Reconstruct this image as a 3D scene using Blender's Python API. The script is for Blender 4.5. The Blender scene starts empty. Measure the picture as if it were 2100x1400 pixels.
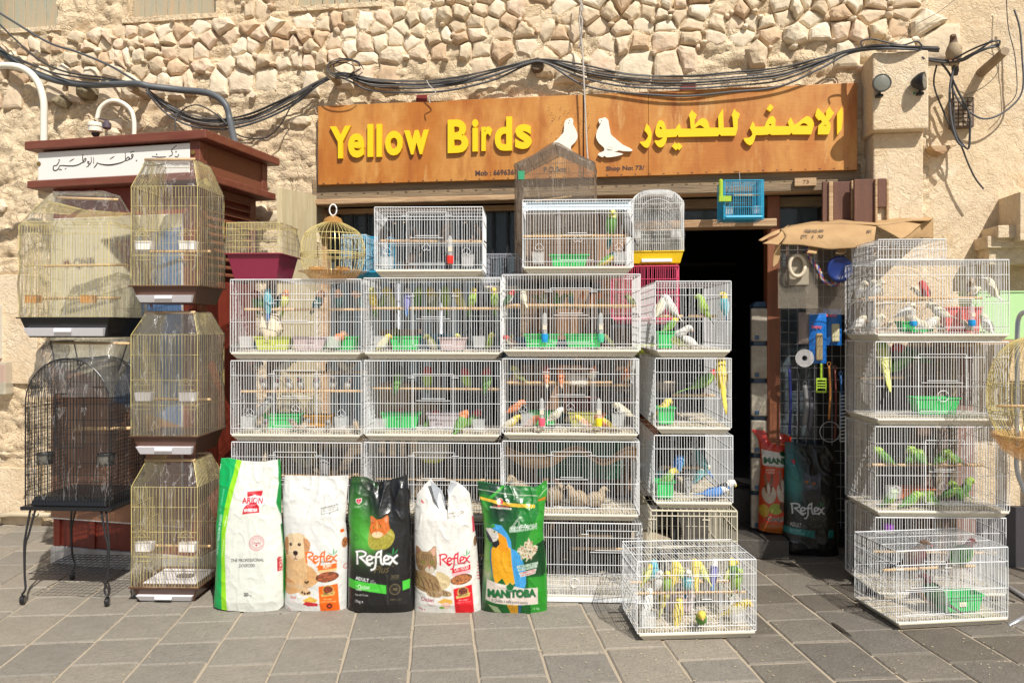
import bpy, bmesh, math, random
import numpy as np
from mathutils import Vector, Matrix, noise
random.seed(7); rng = np.random.default_rng(7)
R = math.radians
sc = bpy.context.scene
C = sc.collection
# ---------------------------------------------------------------- camera
F = 1600.0                    # focal length in pixels of the 2100 px wide photograph
CAMZ = 1.6
HOR = 670.0                   # row of the horizon in the photograph
cam = bpy.data.objects.new('camera', bpy.data.cameras.new('camera'))
C.objects.link(cam); sc.camera = cam
cam.location = (0, 0, CAMZ); cam.rotation_euler = (R(90), 0, 0)
cam.data.sensor_width = 36; cam.data.lens = 36*F/2100
cam.data.shift_y = -(700-HOR)/2100
cam.data.clip_start = 0.1; cam.data.clip_end = 500
# ---------------------------------------------------------------- sky and sun
SUN = Vector((-.40, .80, -1.02)).normalized()       # the way the light travels
elev = math.asin(-SUN.z); az = math.atan2(-SUN.x, -SUN.y)   # azimuth of the sun seen from the ground
w = bpy.data.worlds.new('World'); sc.world = w; w.use_nodes = True
nt = w.node_tree
sky = nt.nodes.new('ShaderNodeTexSky'); sky.sky_type = 'NISHITA'; sky.sun_disc = False
sky.sun_elevation = elev; sky.sun_rotation = az; sky.dust_density = 2.0
bg = nt.nodes['Background']; bg.inputs['Strength'].default_value = 0.07
nt.links.new(sky.outputs[0], bg.inputs['Color'])
sl = bpy.data.lights.new('sun', 'SUN'); sl.energy = 4.9; sl.angle = R(.53); sl.color = (1, .955, .88)
so = bpy.data.objects.new('sun', sl); C.objects.link(so)
so.rotation_euler = SUN.to_track_quat('-Z', 'Y').to_euler(); so.location = (3, -4, 8)
sc.view_settings.view_transform = 'Standard'; sc.view_settings.look = 'None'
sc.view_settings.gamma = 1; sc.view_settings.use_curve_mapping = False
sc.view_settings.exposure = 0.29
sc.render.engine = 'CYCLES'
sc.cycles.transparent_max_bounces = 24; sc.cycles.max_bounces = 6
# ---------------------------------------------------------------- places
def P(u, v, Y): return Vector(((u-1050)/F*Y, Y, CAMZ-(v-HOR)/F*Y))
def Yg(v): return CAMZ*F/(v-HOR)
class Frame:
    """upright local frame: origin (x, y), turned by rz; local y runs away from the viewer"""
    def __init__(s, x, y, rz): s.o = Vector((x, y, 0)); s.rz = rz; s.ex = Vector((math.cos(rz), math.sin(rz), 0)); s.ey = Vector((-math.sin(rz), math.cos(rz), 0))
    def px(s, u, v, y=0):
        d = Vector(((u-1050)/F, 1, -(v-HOR)/F))
        t = (y + s.o.dot(s.ey))/d.dot(s.ey); p = d*t
        return Vector(((p-s.o).dot(s.ex), y, CAMZ+p.z))
    def w(s, x, y, z): return s.o + s.ex*x + s.ey*y + Vector((0, 0, z))
# ---------------------------------------------------------------- materials
MATS = {}
def lin(c): return tuple(((x/12.92) if x <= .04045 else ((x+.055)/1.055)**2.4) for x in c)
def mat(name, col, rough=.6, metal=0, bump=0, bscale=40, var=0, vscale=6, col2=None, alpha=1, spec=None, stretch=None, trans=0, detail=6, coords='Object', emit=None):
    """procedural material; var mixes col with col2 (or a darker col) by noise, bump adds fine relief"""
    if name in MATS: return MATS[name]
    m = bpy.data.materials.new(name); m.use_nodes = True; MATS[name] = m
    n = m.node_tree.nodes; l = m.node_tree.links; b = n['Principled BSDF']
    b.inputs['Base Color'].default_value = (*col, 1); b.inputs['Roughness'].default_value = rough
    b.inputs['Metallic'].default_value = metal
    if spec is not None: b.inputs['Specular IOR Level'].default_value = spec
    if trans: b.inputs['Transmission Weight'].default_value = trans
    if alpha < 1: b.inputs['Alpha'].default_value = alpha
    tc = mp = None
    if var or bump:
        tc = n.new('ShaderNodeTexCoord'); mp = n.new('ShaderNodeMapping'); l.new(tc.outputs[coords], mp.inputs[0])
        if stretch: mp.inputs['Scale'].default_value = stretch
    if var:
        t = n.new('ShaderNodeTexNoise'); t.inputs['Scale'].default_value = vscale; t.inputs['Detail'].default_value = detail
        t.inputs['Roughness'].default_value = .65
        l.new(mp.outputs[0], t.inputs['Vector'])
        r = n.new('ShaderNodeMapRange'); r.inputs[1].default_value = .35; r.inputs[2].default_value = .65
        r.inputs[4].default_value = var
        l.new(t.outputs[0], r.inputs[0])
        x = n.new('ShaderNodeMix'); x.data_type = 'RGBA'
        x.inputs[6].default_value = (*col, 1); x.inputs[7].default_value = (*(col2 or tuple(c*.5 for c in col)), 1)
        l.new(r.outputs[0], x.inputs[0]); l.new(x.outputs[2], b.inputs['Base Color'])
    if bump:
        t = n.new('ShaderNodeTexNoise'); t.inputs['Scale'].default_value = bscale; t.inputs['Detail'].default_value = 5
        l.new(mp.outputs[0], t.inputs['Vector'])
        u = n.new('ShaderNodeBump'); u.inputs['Strength'].default_value = bump; u.inputs['Distance'].default_value = .01
        l.new(t.outputs[0], u.inputs['Height']); l.new(u.outputs[0], b.inputs['Normal'])
    return m
def print_mat(name, rough=.4, bump=0, bscale=30, coat=0, trans=0):
    """material whose base colour is the flat print stored on the mesh"""
    if name in MATS: return MATS[name]
    m = bpy.data.materials.new(name); m.use_nodes = True; MATS[name] = m
    n = m.node_tree.nodes; l = m.node_tree.links; b = n['Principled BSDF']
    a = n.new('ShaderNodeAttribute'); a.attribute_name = 'print'
    l.new(a.outputs['Color'], b.inputs['Base Color']); b.inputs['Roughness'].default_value = rough
    if coat: b.inputs['Coat Weight'].default_value = coat; b.inputs['Coat Roughness'].default_value = .15
    if bump:
        tc = n.new('ShaderNodeTexCoord')
        t = n.new('ShaderNodeTexNoise'); t.inputs['Scale'].default_value = bscale; t.inputs['Detail'].default_value = 4
        l.new(tc.outputs['Object'], t.inputs['Vector'])
        u = n.new('ShaderNodeBump'); u.inputs['Strength'].default_value = bump; u.inputs['Distance'].default_value = .012
        l.new(t.outputs[0], u.inputs['Height']); l.new(u.outputs[0], b.inputs['Normal'])
    return m
def film_mat(name, tint=(.9, .9, .9), haze=.10, gloss=.22):
    """clear wrinkled wrapping film: mostly see-through, a little scatter, sharp glints"""
    m = bpy.data.materials.new(name); m.use_nodes = True; MATS[name] = m
    n = m.node_tree.nodes; l = m.node_tree.links; n.remove(n['Principled BSDF']); out = n['Material Output']
    tr = n.new('ShaderNodeBsdfTransparent'); tr.inputs[0].default_value = (.97, .97, .96, 1)
    di = n.new('ShaderNodeBsdfDiffuse'); di.inputs[0].default_value = (*tint, 1)
    tl = n.new('ShaderNodeBsdfTranslucent'); tl.inputs[0].default_value = (*tint, 1)
    gl = n.new('ShaderNodeBsdfGlossy'); gl.inputs[1].default_value = .17
    tc = n.new('ShaderNodeTexCoord'); mp = n.new('ShaderNodeMapping'); mp.inputs['Scale'].default_value = (1.3, 1.3, .16); mp.inputs['Rotation'].default_value = (.25, .35, .3)
    l.new(tc.outputs['Object'], mp.inputs[0])
    no = n.new('ShaderNodeTexNoise'); no.inputs['Scale'].default_value = 9; no.inputs['Detail'].default_value = 4; no.inputs['Distortion'].default_value = .5
    l.new(mp.outputs[0], no.inputs[0])
    bu = n.new('ShaderNodeBump'); bu.inputs['Strength'].default_value = .9; bu.inputs['Distance'].default_value = .03
    l.new(no.outputs[0], bu.inputs['Height'])
    for q in (di, tl, gl): l.new(bu.outputs[0], q.inputs['Normal'])
    a = n.new('ShaderNodeAddShader'); 
    mx0 = n.new('ShaderNodeMixShader'); l.new(di.outputs[0], mx0.inputs[1]); l.new(tl.outputs[0], mx0.inputs[2])
    # creases: white streaks mixed over the haze, standing in for highlights on folds
    wv = n.new('ShaderNodeTexNoise'); wv.inputs['Scale'].default_value = 9; wv.inputs['Detail'].default_value = 4; wv.inputs['Distortion'].default_value = .35
    l.new(mp.outputs[0], wv.inputs[0])
    su = n.new('ShaderNodeMath'); su.operation = 'SUBTRACT'; su.inputs[1].default_value = .5; l.new(wv.outputs[0], su.inputs[0])
    ab = n.new('ShaderNodeMath'); ab.operation = 'ABSOLUTE'; l.new(su.outputs[0], ab.inputs[0])
    rg = n.new('ShaderNodeMapRange'); rg.inputs[1].default_value = 0; rg.inputs[2].default_value = .012
    rg.inputs[3].default_value = haze+.24; rg.inputs[4].default_value = haze; l.new(ab.outputs[0], rg.inputs[0])
    m1 = n.new('ShaderNodeMixShader'); l.new(rg.outputs[0], m1.inputs[0]); l.new(tr.outputs[0], m1.inputs[1]); l.new(mx0.outputs[0], m1.inputs[2])
    lw = n.new('ShaderNodeLayerWeight'); lw.inputs[0].default_value = gloss; l.new(bu.outputs[0], lw.inputs[1])
    fm = n.new('ShaderNodeMath'); fm.operation = 'MULTIPLY'; fm.inputs[1].default_value = .75; l.new(lw.outputs['Fresnel'], fm.inputs[0]); m2 = n.new('ShaderNodeMixShader'); l.new(fm.outputs[0], m2.inputs[0]); l.new(m1.outputs[0], m2.inputs[1]); l.new(gl.outputs[0], m2.inputs[2])
    l.new(m2.outputs[0], out.inputs[0])
    return m
def ramp_noise(n, l, vec, scale, stretch, lo, hi, a, b, detail=6, kind=None):
    mp = n.new('ShaderNodeMapping'); mp.inputs['Scale'].default_value = stretch; l.new(vec, mp.inputs[0])
    if kind == 'crack': t = n.new('ShaderNodeTexVoronoi'); t.feature = 'DISTANCE_TO_EDGE'
    else: t = n.new('ShaderNodeTexNoise'); t.inputs['Detail'].default_value = detail; t.inputs['Roughness'].default_value = .68
    t.inputs['Scale'].default_value = scale; l.new(mp.outputs[0], t.inputs['Vector'])
    r = n.new('ShaderNodeMapRange'); r.inputs[1].default_value = lo; r.inputs[2].default_value = hi; r.inputs[3].default_value = a; r.inputs[4].default_value = b; l.new(t.outputs[0], r.inputs[0]); return r.outputs[0]
def layered(m, specs, bumps=(), warp=0, dist=.009):
    """replace the base colour by layers: (factor noise args, colour); add summed bumps"""
    n = m.node_tree.nodes; l = m.node_tree.links; b = n['Principled BSDF']; tc = n.new('ShaderNodeTexCoord'); vec = tc.outputs['Object']
    if warp:
        w_ = n.new('ShaderNodeTexNoise'); w_.inputs['Scale'].default_value = 7; w_.inputs['Detail'].default_value = 3; l.new(vec, w_.inputs[0]); ma = n.new('ShaderNodeVectorMath'); ma.operation = 'SCALE'; ma.inputs['Scale'].default_value = warp; l.new(w_.outputs['Color'], ma.inputs[0]); ad = n.new('ShaderNodeVectorMath'); l.new(ma.outputs[0], ad.inputs[0]); l.new(vec, ad.inputs[1]); vec2 = ad.outputs[0]
    else: vec2 = vec
    cur = None
    for args, col in specs:
        if args is None: rg = n.new('ShaderNodeRGB'); rg.outputs[0].default_value = (*col, 1); cur = rg.outputs[0]; continue
        f = ramp_noise(n, l, vec2, *args); x = n.new('ShaderNodeMix'); x.data_type = 'RGBA'; l.new(f, x.inputs[0]); l.new(cur, x.inputs[6]); x.inputs[7].default_value = (*col, 1); cur = x.outputs[2]
    l.new(cur, b.inputs['Base Color']); hs = None
    for args in bumps:
        f = ramp_noise(n, l, vec2, *args)
        if hs is None: hs = f
        else: a = n.new('ShaderNodeMath'); l.new(hs, a.inputs[0]); l.new(f, a.inputs[1]); hs = a.outputs[0]
    if hs: u = n.new('ShaderNodeBump'); u.inputs['Strength'].default_value = 1; u.inputs['Distance'].default_value = dist; l.new(hs, u.inputs['Height']); l.new(u.outputs[0], b.inputs['Normal'])
    return m
# ---------------------------------------------------------------- objects
def tag(o, label=None, cat=None, group=None, kind=None):
    if label: o['label'] = label
    if cat: o['category'] = cat
    if group: o['group'] = group
    if kind: o['kind'] = kind
    return o
def thing(name, label, cat, loc=(0, 0, 0), rz=0, group=None):
    o = bpy.data.objects.new(name, None); C.objects.link(o); o.empty_display_size = .1
    o.location = loc; o.rotation_euler = (0, 0, rz); return tag(o, label, cat, group)
def link(name, me, parent=None, loc=None, rot=None):
    o = bpy.data.objects.new(name, me); C.objects.link(o)
    if parent: o.parent = parent
    if loc is not None: o.location = loc
    if rot is not None: o.rotation_euler = rot
    return o
def copy_tree(o, parent=None):
    c = o.copy(); C.objects.link(c)
    if parent: c.parent = parent
    for ch in list(KIDS.get(o.name, [])) or [k for k in o.children]: copy_tree(ch, c)
    return c
KIDS = {}
class MB:
    """collects shapes into one mesh"""
    def __init__(s): s.v = []; s.f = []; s.m = []
    def add(s, vs, fs, m=0):
        k = len(s.v); s.v += [tuple(p) for p in vs]; s.f += [tuple(i+k for i in f) for f in fs]; s.m += [m]*len(fs); return s
    def box(s, x0, x1, y0, y1, z0, z1, m=0):
        return s.add([(x0,y0,z0),(x1,y0,z0),(x1,y1,z0),(x0,y1,z0),(x0,y0,z1),(x1,y0,z1),(x1,y1,z1),(x0,y1,z1)],
                     [(0,3,2,1),(4,5,6,7),(0,1,5,4),(1,2,6,5),(2,3,7,6),(3,0,4,7)], m)
    def hexa(s, b, t, m=0):      # four bottom, four top corners
        return s.add(list(b)+list(t), [(0,3,2,1),(4,5,6,7),(0,1,5,4),(1,2,6,5),(2,3,7,6),(3,0,4,7)], m)
    def bar(s, p, q, r, n=4, m=0, cap=False):
        return s.tube([p, q], r, n, m, cap)
    def tube(s, pts, r, n=6, m=0, cap=True):
        pts = [Vector(p) for p in pts]; rs = r if isinstance(r, (list, tuple)) else [r]*len(pts)
        k = len(s.v); up = None
        for i, p in enumerate(pts):
            d = (pts[min(i+1, len(pts)-1)]-pts[max(i-1, 0)])
            if d.length < 1e-9: d = Vector((0, 0, 1))
            d.normalize()
            if up is None: up = Vector((0, 0, 1)) if abs(d.z) < .9 else Vector((1, 0, 0))
            a = d.cross(up)
            if a.length < 1e-5: a = d.cross(Vector((1, .3, 0)))
            a.normalize(); b = a.cross(d); up = b
            for j in range(n):
                t = 2*math.pi*(j+.5)/n; s.v.append(tuple(p+(a*math.cos(t)+b*math.sin(t))*rs[i]))
        for i in range(len(pts)-1):
            for j in range(n):
                q = k+i*n; s.f.append((q+j, q+(j+1) % n, q+n+(j+1) % n, q+n+j)); s.m.append(m)
        if cap:
            s.f.append(tuple(k+j for j in range(n))[::-1]); s.m.append(m)
            q = k+(len(pts)-1)*n; s.f.append(tuple(q+j for j in range(n))); s.m.append(m)
        return s
    def lathe(s, prof, n=24, m=0, c=(0, 0, 0), sx=1, sy=1):
        k = len(s.v)
        for r, z in prof:
            for j in range(n):
                t = 2*math.pi*j/n; s.v.append((c[0]+r*math.cos(t)*sx, c[1]+r*math.sin(t)*sy, c[2]+z))
        for i in range(len(prof)-1):
            for j in range(n):
                q = k+i*n; s.f.append((q+j, q+(j+1) % n, q+n+(j+1) % n, q+n+j)); s.m.append(m)
        return s
    def prism(s, poly, y0, y1, m=0):     # outline in x, z pushed along y (convex or nearly)
        n = len(poly); k = len(s.v)
        s.v += [(x, y0, z) for x, z in poly]+[(x, y1, z) for x, z in poly]
        s.f.append(tuple(k+i for i in range(n))); s.m.append(m); s.f.append(tuple(k+n+i for i in range(n))[::-1]); s.m.append(m)
        for i in range(n): j = (i+1) % n; s.f.append((k+j, k+i, k+n+i, k+n+j)); s.m.append(m)
        return s
    def mesh(s, name, mats, smooth=False):
        me = bpy.data.meshes.new(name); me.from_pydata(s.v, [], s.f)
        for m in (mats if isinstance(mats, (list, tuple)) else [mats]): me.materials.append(m)
        if any(s.m): me.polygons.foreach_set('material_index', s.m)
        if smooth: me.polygons.foreach_set('use_smooth', [True]*len(me.polygons))
        me.update(); return me
    def build(s, name, mats, parent=None, loc=None, rot=None, smooth=False):
        return link(name, s.mesh(name, mats, smooth), parent, loc, rot)
def spline(pts, k=6):
    """Catmull-Rom through points"""
    pts = [Vector(p) for p in pts]; out = []
    for i in range(len(pts)-1):
        a = pts[max(i-1, 0)]; b = pts[i]; c = pts[i+1]; d = pts[min(i+2, len(pts)-1)]
        for j in range(k):
            t = j/k; out.append(.5*((2*b)+(c-a)*t+(2*a-5*b+4*c-d)*t*t+(3*b-a-3*c+d)*t**3))
    out.append(pts[-1]); return out
def bevel(o, wd=.004, seg=2):
    m = o.modifiers.new('bevel', 'BEVEL'); m.width = wd; m.segments = seg; m.limit_method = 'ANGLE'; m.angle_limit = R(40); return o
# ---- flat shapes cut from sheet (letters, emblems): curve fill turned into mesh
def cut_shape(loops, depth):
    cu = bpy.data.curves.new('cut', 'CURVE'); cu.dimensions = '2D'; cu.fill_mode = 'BOTH'; cu.extrude = depth/2
    for lp in loops:
        sp = cu.splines.new('POLY'); sp.points.add(len(lp)-1); sp.use_cyclic_u = True
        for i, (x, y) in enumerate(lp): sp.points[i].co = (x, y, 0, 1)
    o = bpy.data.objects.new('cut', cu); C.objects.link(o)
    dg = bpy.context.evaluated_depsgraph_get(); me = bpy.data.meshes.new_from_object(o.evaluated_get(dg))
    bpy.data.objects.remove(o); bpy.data.curves.remove(cu); return me
TXT = {}
def text_tris(s, bold=0.0, shear=0.0, extrude=0.0):
    """mesh of a line of text, not yet scaled; returns (verts Nx3, faces)"""
    key = (s, bold, shear, extrude)
    if key in TXT: return TXT[key]
    cu = bpy.data.curves.new('t', 'FONT'); cu.body = s; cu.offset = bold; cu.shear = shear; cu.extrude = extrude; cu.resolution_u = 4
    o = bpy.data.objects.new('t', cu); C.objects.link(o)
    dg = bpy.context.evaluated_depsgraph_get(); me = bpy.data.meshes.new_from_object(o.evaluated_get(dg))
    bpy.data.objects.remove(o); bpy.data.curves.remove(cu)
    vs = np.array([v.co[:] for v in me.vertices]); fs = [tuple(p.vertices) for p in me.polygons]
    bpy.data.meshes.remove(me); TXT[key] = (vs, fs); return TXT[key]
def text_mesh(s, x0, x1, z0, z1, y, depth, material, name='lettering', bold=.02, shear=0, parent=None):
    """text fitted to a rectangle in x, z, standing on the plane y, facing -y"""
    vs, fs = text_tris(s, bold, shear, .5)
    a = vs.min(0); b = vs.max(0)
    X = x0+(vs[:, 0]-a[0])/(b[0]-a[0])*(x1-x0); Z = z0+(vs[:, 1]-a[1])/(b[1]-a[1])*(z1-z0); Y = y-(vs[:, 2]+.5)*depth
    mb = MB(); mb.add(np.stack([X, Y, Z], 1).tolist(), fs); return mb.build(name, material, parent)
# ---- flat print: painted into an array, then stored per vertex on a fine grid
class Art:
    def __init__(s, W, H, col): s.W = int(W); s.H = int(H); s.a = np.empty((s.H, s.W, 3)); s.a[:] = col; s._n = {}
    def put(s, x0, y0, mask, col, al=1.0):
        h, w_ = mask.shape; r = s.a[y0:y0+h, x0:x0+w_]; m = (mask*al)[..., None]; r[:] = r*(1-m)+np.asarray(col)*m
    def box(s, pts):
        p = np.array(pts, float); x0 = max(int(p[:, 0].min()), 0); x1 = min(int(p[:, 0].max())+2, s.W); y0 = max(int(p[:, 1].min()), 0); y1 = min(int(p[:, 1].max())+2, s.H)
        return p, x0, x1, y0, y1
    def mask(s, pts):
        p, x0, x1, y0, y1 = s.box(pts)
        if x1 <= x0 or y1 <= y0: return None
        X, Y = np.meshgrid(np.arange(x0, x1)+.5, np.arange(y0, y1)+.5); m = np.zeros(X.shape, bool)
        for i in range(len(p)):
            (ax, ay), (bx, by) = p[i], p[(i+1) % len(p)]
            if ay == by: continue
            c = ((ay > Y) != (by > Y)) & (X < (bx-ax)*(Y-ay)/(by-ay)+ax); m ^= c
        return x0, y0, m.astype(float)
    def poly(s, pts, col, al=1.0, fur=0, ang=90, soft=0):
        if len(pts) > 4 and soft: pts = [tuple(q[:2]) for q in spline([(x, y, 0) for x, y in list(pts)+[pts[0]]], 5)][:-1]
        r = s.mask(pts)
        if r is None: return s
        x0, y0, m = r
        if fur:
            h, w_ = m.shape; n = s.grain(h, w_, ang); c = np.clip(np.asarray(col)*(1+fur*n[..., None]), 0, 1)
            q = s.a[y0:y0+h, x0:x0+w_]; mm = (m*al)[..., None]; q[:] = q*(1-mm)+c*mm
        else: s.put(x0, y0, m, col, al)
        return s
    def grain(s, h, w_, ang):
        n = rng.standard_normal((h+40, w_+40)); dx = math.cos(R(ang)); dy = math.sin(R(ang)); o = 0
        for k in range(-7, 8): o = o+np.roll(np.roll(n, int(round(k*dy)), 0), int(round(k*dx)), 1)
        o = (o+np.roll(o, 1, 1)+np.roll(o, 1, 0))[20:20+h, 20:20+w_]; return o/o.std()*.5
    def ell(s, cx, cy, rx, ry, col, al=1.0, rot=0, fur=0):
        c, q = math.cos(R(rot)), math.sin(R(rot))
        return s.poly([(cx+rx*math.cos(t)*c-ry*math.sin(t)*q, cy+rx*math.cos(t)*q+ry*math.sin(t)*c) for t in np.linspace(0, 2*math.pi, 28)[:-1]], col, al, fur)
    def glow(s, cx, cy, rx, ry, col, al=1.0, p=2.0):
        Y, X = np.mgrid[0:s.H, 0:s.W]; d = ((X-cx)/rx)**2+((Y-cy)/ry)**2; m = np.exp(-d**(p/2))*al; s.a = s.a*(1-m[..., None])+np.asarray(col)*m[..., None]; return s
    def line(s, pts, wd, col, al=1.0):
        for i in range(len(pts)-1):
            a = np.array(pts[i], float); b = np.array(pts[i+1], float); d = b-a; L = np.hypot(*d)
            if L < 1e-6: continue
            n = np.array([-d[1], d[0]])/L*wd/2; e = d/L*wd*.3; s.poly([tuple(a+n-e), tuple(b+n+e), tuple(b-n+e), tuple(a-n-e)], col, al)
        return s
    def ring(s, cx, cy, r, wd, col, a0=0, a1=360, al=1.0, ry=None):
        return s.line([(cx+r*math.cos(R(t)), cy+(ry or r)*math.sin(R(t))) for t in np.linspace(a0, a1, 25)], wd, col, al)
    def text(s, t, x0, x1, y0, y1, col, bold=.02, shear=0, rot=0, tilt=0, al=1.0):
        """text fitted to the rectangle, then turned by rot degrees about its centre; tilt lifts the right end"""
        vs, fs = text_tris(t, bold, shear); a = vs.min(0); b = vs.max(0)
        X = x0+(vs[:, 0]-a[0])/(b[0]-a[0])*(x1-x0); Y = y1-(vs[:, 1]-a[1])/(b[1]-a[1])*(y1-y0)
        Y = Y-tilt*(X-x0)/(x1-x0)
        if rot:
            cx, cy = (x0+x1)/2, (y0+y1)/2; c, q = math.cos(R(rot)), math.sin(R(rot)); X, Y = cx+(X-cx)*c-(Y-cy)*q, cy+(X-cx)*q+(Y-cy)*c
        ix0 = max(int(X.min())-1, 0); iy0 = max(int(Y.min())-1, 0); ix1 = min(int(X.max())+2, s.W); iy1 = min(int(Y.max())+2, s.H)
        if ix1 <= ix0 or iy1 <= iy0: return s
        M = np.zeros((iy1-iy0, ix1-ix0))
        for f in fs:
            r = s.mask([(X[i], Y[i]) for i in f])
            if r is None: continue
            mx, my, m = r; hh, ww = m.shape
            M[my-iy0:my-iy0+hh, mx-ix0:mx-ix0+ww] = np.maximum(M[my-iy0:my-iy0+hh, mx-ix0:mx-ix0+ww], m)
        s.put(ix0, iy0, M, col, al); return s
    def kibble(s, cx, cy, rx, ry, base, n=160, rot=0):
        s.ell(cx, cy, rx, ry, tuple(c*.55 for c in base), rot=rot)
        for i in range(n):
            t = random.random()*6.283; q = math.sqrt(random.random())*.92; k = random.uniform(.75, 1.25)
            x = q*rx*math.cos(t); y = q*ry*math.sin(t); c, z = math.cos(R(rot)), math.sin(R(rot))
            s.ell(cx+x*c-y*z, cy+x*z+y*c, rx*.085, rx*.07, tuple(min(1, b*k) for b in base))
        return s
    def sample(s, U, V, rad=2):
        k = 2*rad+1; a = np.pad(s.a, ((rad, rad), (rad, rad), (0, 0)), mode='edge'); cs = np.cumsum(np.cumsum(a, 0), 1); cs = np.pad(cs, ((1, 0), (1, 0), (0, 0)))
        U = np.clip(U.astype(int), 0, s.W-1); V = np.clip(V.astype(int), 0, s.H-1)
        r = (cs[V+k, U+k]-cs[V, U+k]-cs[V+k, U]+cs[V, U])/(k*k); r = np.clip(r, 0, 1)
        return .72*np.where(r <= .04045, r/12.92, ((r+.055)/1.055)**2.4)
def put_print(me, cols):
    ca = me.color_attributes.new('print', 'FLOAT_COLOR', 'POINT'); a = np.ones((len(me.vertices), 4), 'f'); a[:, :3] = cols; ca.data.foreach_set('color', a.ravel())
def grid_faces(nu, nv, off=0, flip=False):
    i = np.arange(nv-1)[:, None]*nu+np.arange(nu-1)[None, :]+off; i = i.ravel()
    q = np.stack([i, i+1, i+nu+1, i+nu], 1); return q[:, ::-1] if flip else q
def np_mesh(name, V, Q, mats, smooth=True):
    me = bpy.data.meshes.new(name); V = np.asarray(V, 'f'); Q = np.asarray(Q, 'i')
    me.vertices.add(len(V)); me.vertices.foreach_set('co', V.ravel()); me.loops.add(Q.size); me.loops.foreach_set('vertex_index', Q.ravel())
    me.polygons.add(len(Q)); me.polygons.foreach_set('loop_start', np.arange(len(Q), dtype='i')*4)
    for m in (mats if isinstance(mats, (list, tuple)) else [mats]): me.materials.append(m)
    me.update(calc_edges=True); me.validate()
    me.polygons.foreach_set('use_smooth', np.full(len(me.polygons), smooth)); return me
# shared materials
M_white = mat('white_enamel_wire', (.78, .80, .82), .38, var=.5, vscale=9, col2=(.62, .61, .57))
M_gold = mat('brassy_wire', (.74, .62, .26), .3, .3)
M_black = mat('black_enamel', (.018, .018, .02), .35)
M_cream = mat('cream_tray_plastic', (.66, .61, .50), .5, var=.35, vscale=5, col2=(.52, .46, .35))
M_clear = mat('clear_plastic', (.75, .76, .74), .12, alpha=.32)
M_dowel = mat('pale_dowel', (.62, .42, .22), .6, var=.5, vscale=30, col2=(.48, .29, .13))
M_chrome = mat('galvanised_steel', (.45, .47, .5), .35, .7)
M_seed = mat('seed_litter', (.66, .58, .42), .9, var=.9, vscale=60, col2=(.34, .26, .16), bump=.6, bscale=90)
M_green = mat('green_tub_plastic', (.03, .50, .11), .35)
# ================================================================ GROUND
M_grout = mat('sandy_joint', (.38, .315, .23), .95, var=.6, vscale=8, col2=(.36, .30, .22), bump=.4, bscale=60)
def tile_mat(i, c):
    c = (c[0]*.99, c[1]*.955, c[2]*.90)
    m = mat('paving_stone_%d' % i, c, .62)
    return layered(m, [(None, c), ((1.9+i*.2, (1, 1, 1), .42, .62, 0, .8), tuple(x*.72 for x in c)), ((6, (1, 1, 1), .55, .7, 0, .6), tuple(x*1.25 for x in c)), ((38, (1, 1, 1), .5, .75, 0, .7), tuple(x*.6 for x in c)), ((14, (1, 1, 1), .64, .70, 0, .55), (c[0]*.5, c[1]*.45, c[2]*.38))], [(60, (1, 1, 1), .3, .7, 0, .6), (9, (1, 1, 1), .3, .7, 0, .5)], 0, .006)
    return mat('paving_stone_%d' % i, c, .62, var=.9, vscale=3.1+i*.37, col2=tuple(x*.72 for x in c), bump=.45, bscale=70, detail=10)
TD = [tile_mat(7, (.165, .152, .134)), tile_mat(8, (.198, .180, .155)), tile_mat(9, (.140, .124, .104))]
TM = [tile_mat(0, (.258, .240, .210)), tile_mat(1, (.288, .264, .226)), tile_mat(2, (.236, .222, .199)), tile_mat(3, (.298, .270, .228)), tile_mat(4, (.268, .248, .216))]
g = MB(); g.box(-60, 60, -60, 5.72, -.4, -.007); g.box(-60, 60, 5.72, 60, -.4, -.008)
ground = g.build('ground', M_grout); tag(ground, kind='structure')
PH = R(5.6); ca, sa = math.cos(PH), math.sin(PH)
def tile_mesh(w_, l, m, seed):
    r = random.Random(seed); mb = MB(); b = .006
    def j(): return r.uniform(-.0035, .0035)
    o = [(b+j(), b+j()), (w_*.5, b+j()), (w_-b+j(), b+j()), (w_-b+j(), l*.5), (w_-b+j(), l-b+j()), (w_*.5, l-b+j()), (b+j(), l-b+j()), (b+j(), l*.5)]
    n = 8; t = r.uniform(-.001, .0015)
    c = (w_/2, l/2)
    lo = [(x, y, -.03) for x, y in o]; mi = [(x, y, -.006+t) for x, y in o]; hi = [(x+(c[0]-x)*.045, y+(c[1]-y)*.045, t) for x, y in o]
    k = mb.v; mb.add(lo+mi+hi, [(i, (i+1) % n, n+(i+1) % n, n+i) for i in range(n)]+[(n+i, n+(i+1) % n, 2*n+(i+1) % n, 2*n+i) for i in range(n)]+[tuple(range(2*n, 3*n))], 0)
    return mb
rest = MB(); tiles = []
for ci in range(-34, 34):
    c0 = -.124+.32*ci; y = -1.2+random.random()*.3
    while y < 8.0:
        l = random.choice([.24, .28, .30, .33, .33, .38, .42])
        X = (c0+.16)*ca-(y+l/2)*sa; Y = (c0+.16)*sa+(y+l/2)*ca
        wallY = 5.74-.1495*X
        if Y < wallY+.2:
            u = 1050+F*X/max(Y, .3); vis = 3.3 < Y and -60 < u < 2160
            tiles.append((c0, y, l, vis, Y))
        y += l
tiles.sort(key=lambda t: (not t[3], t[4])); nvis = 0
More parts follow.
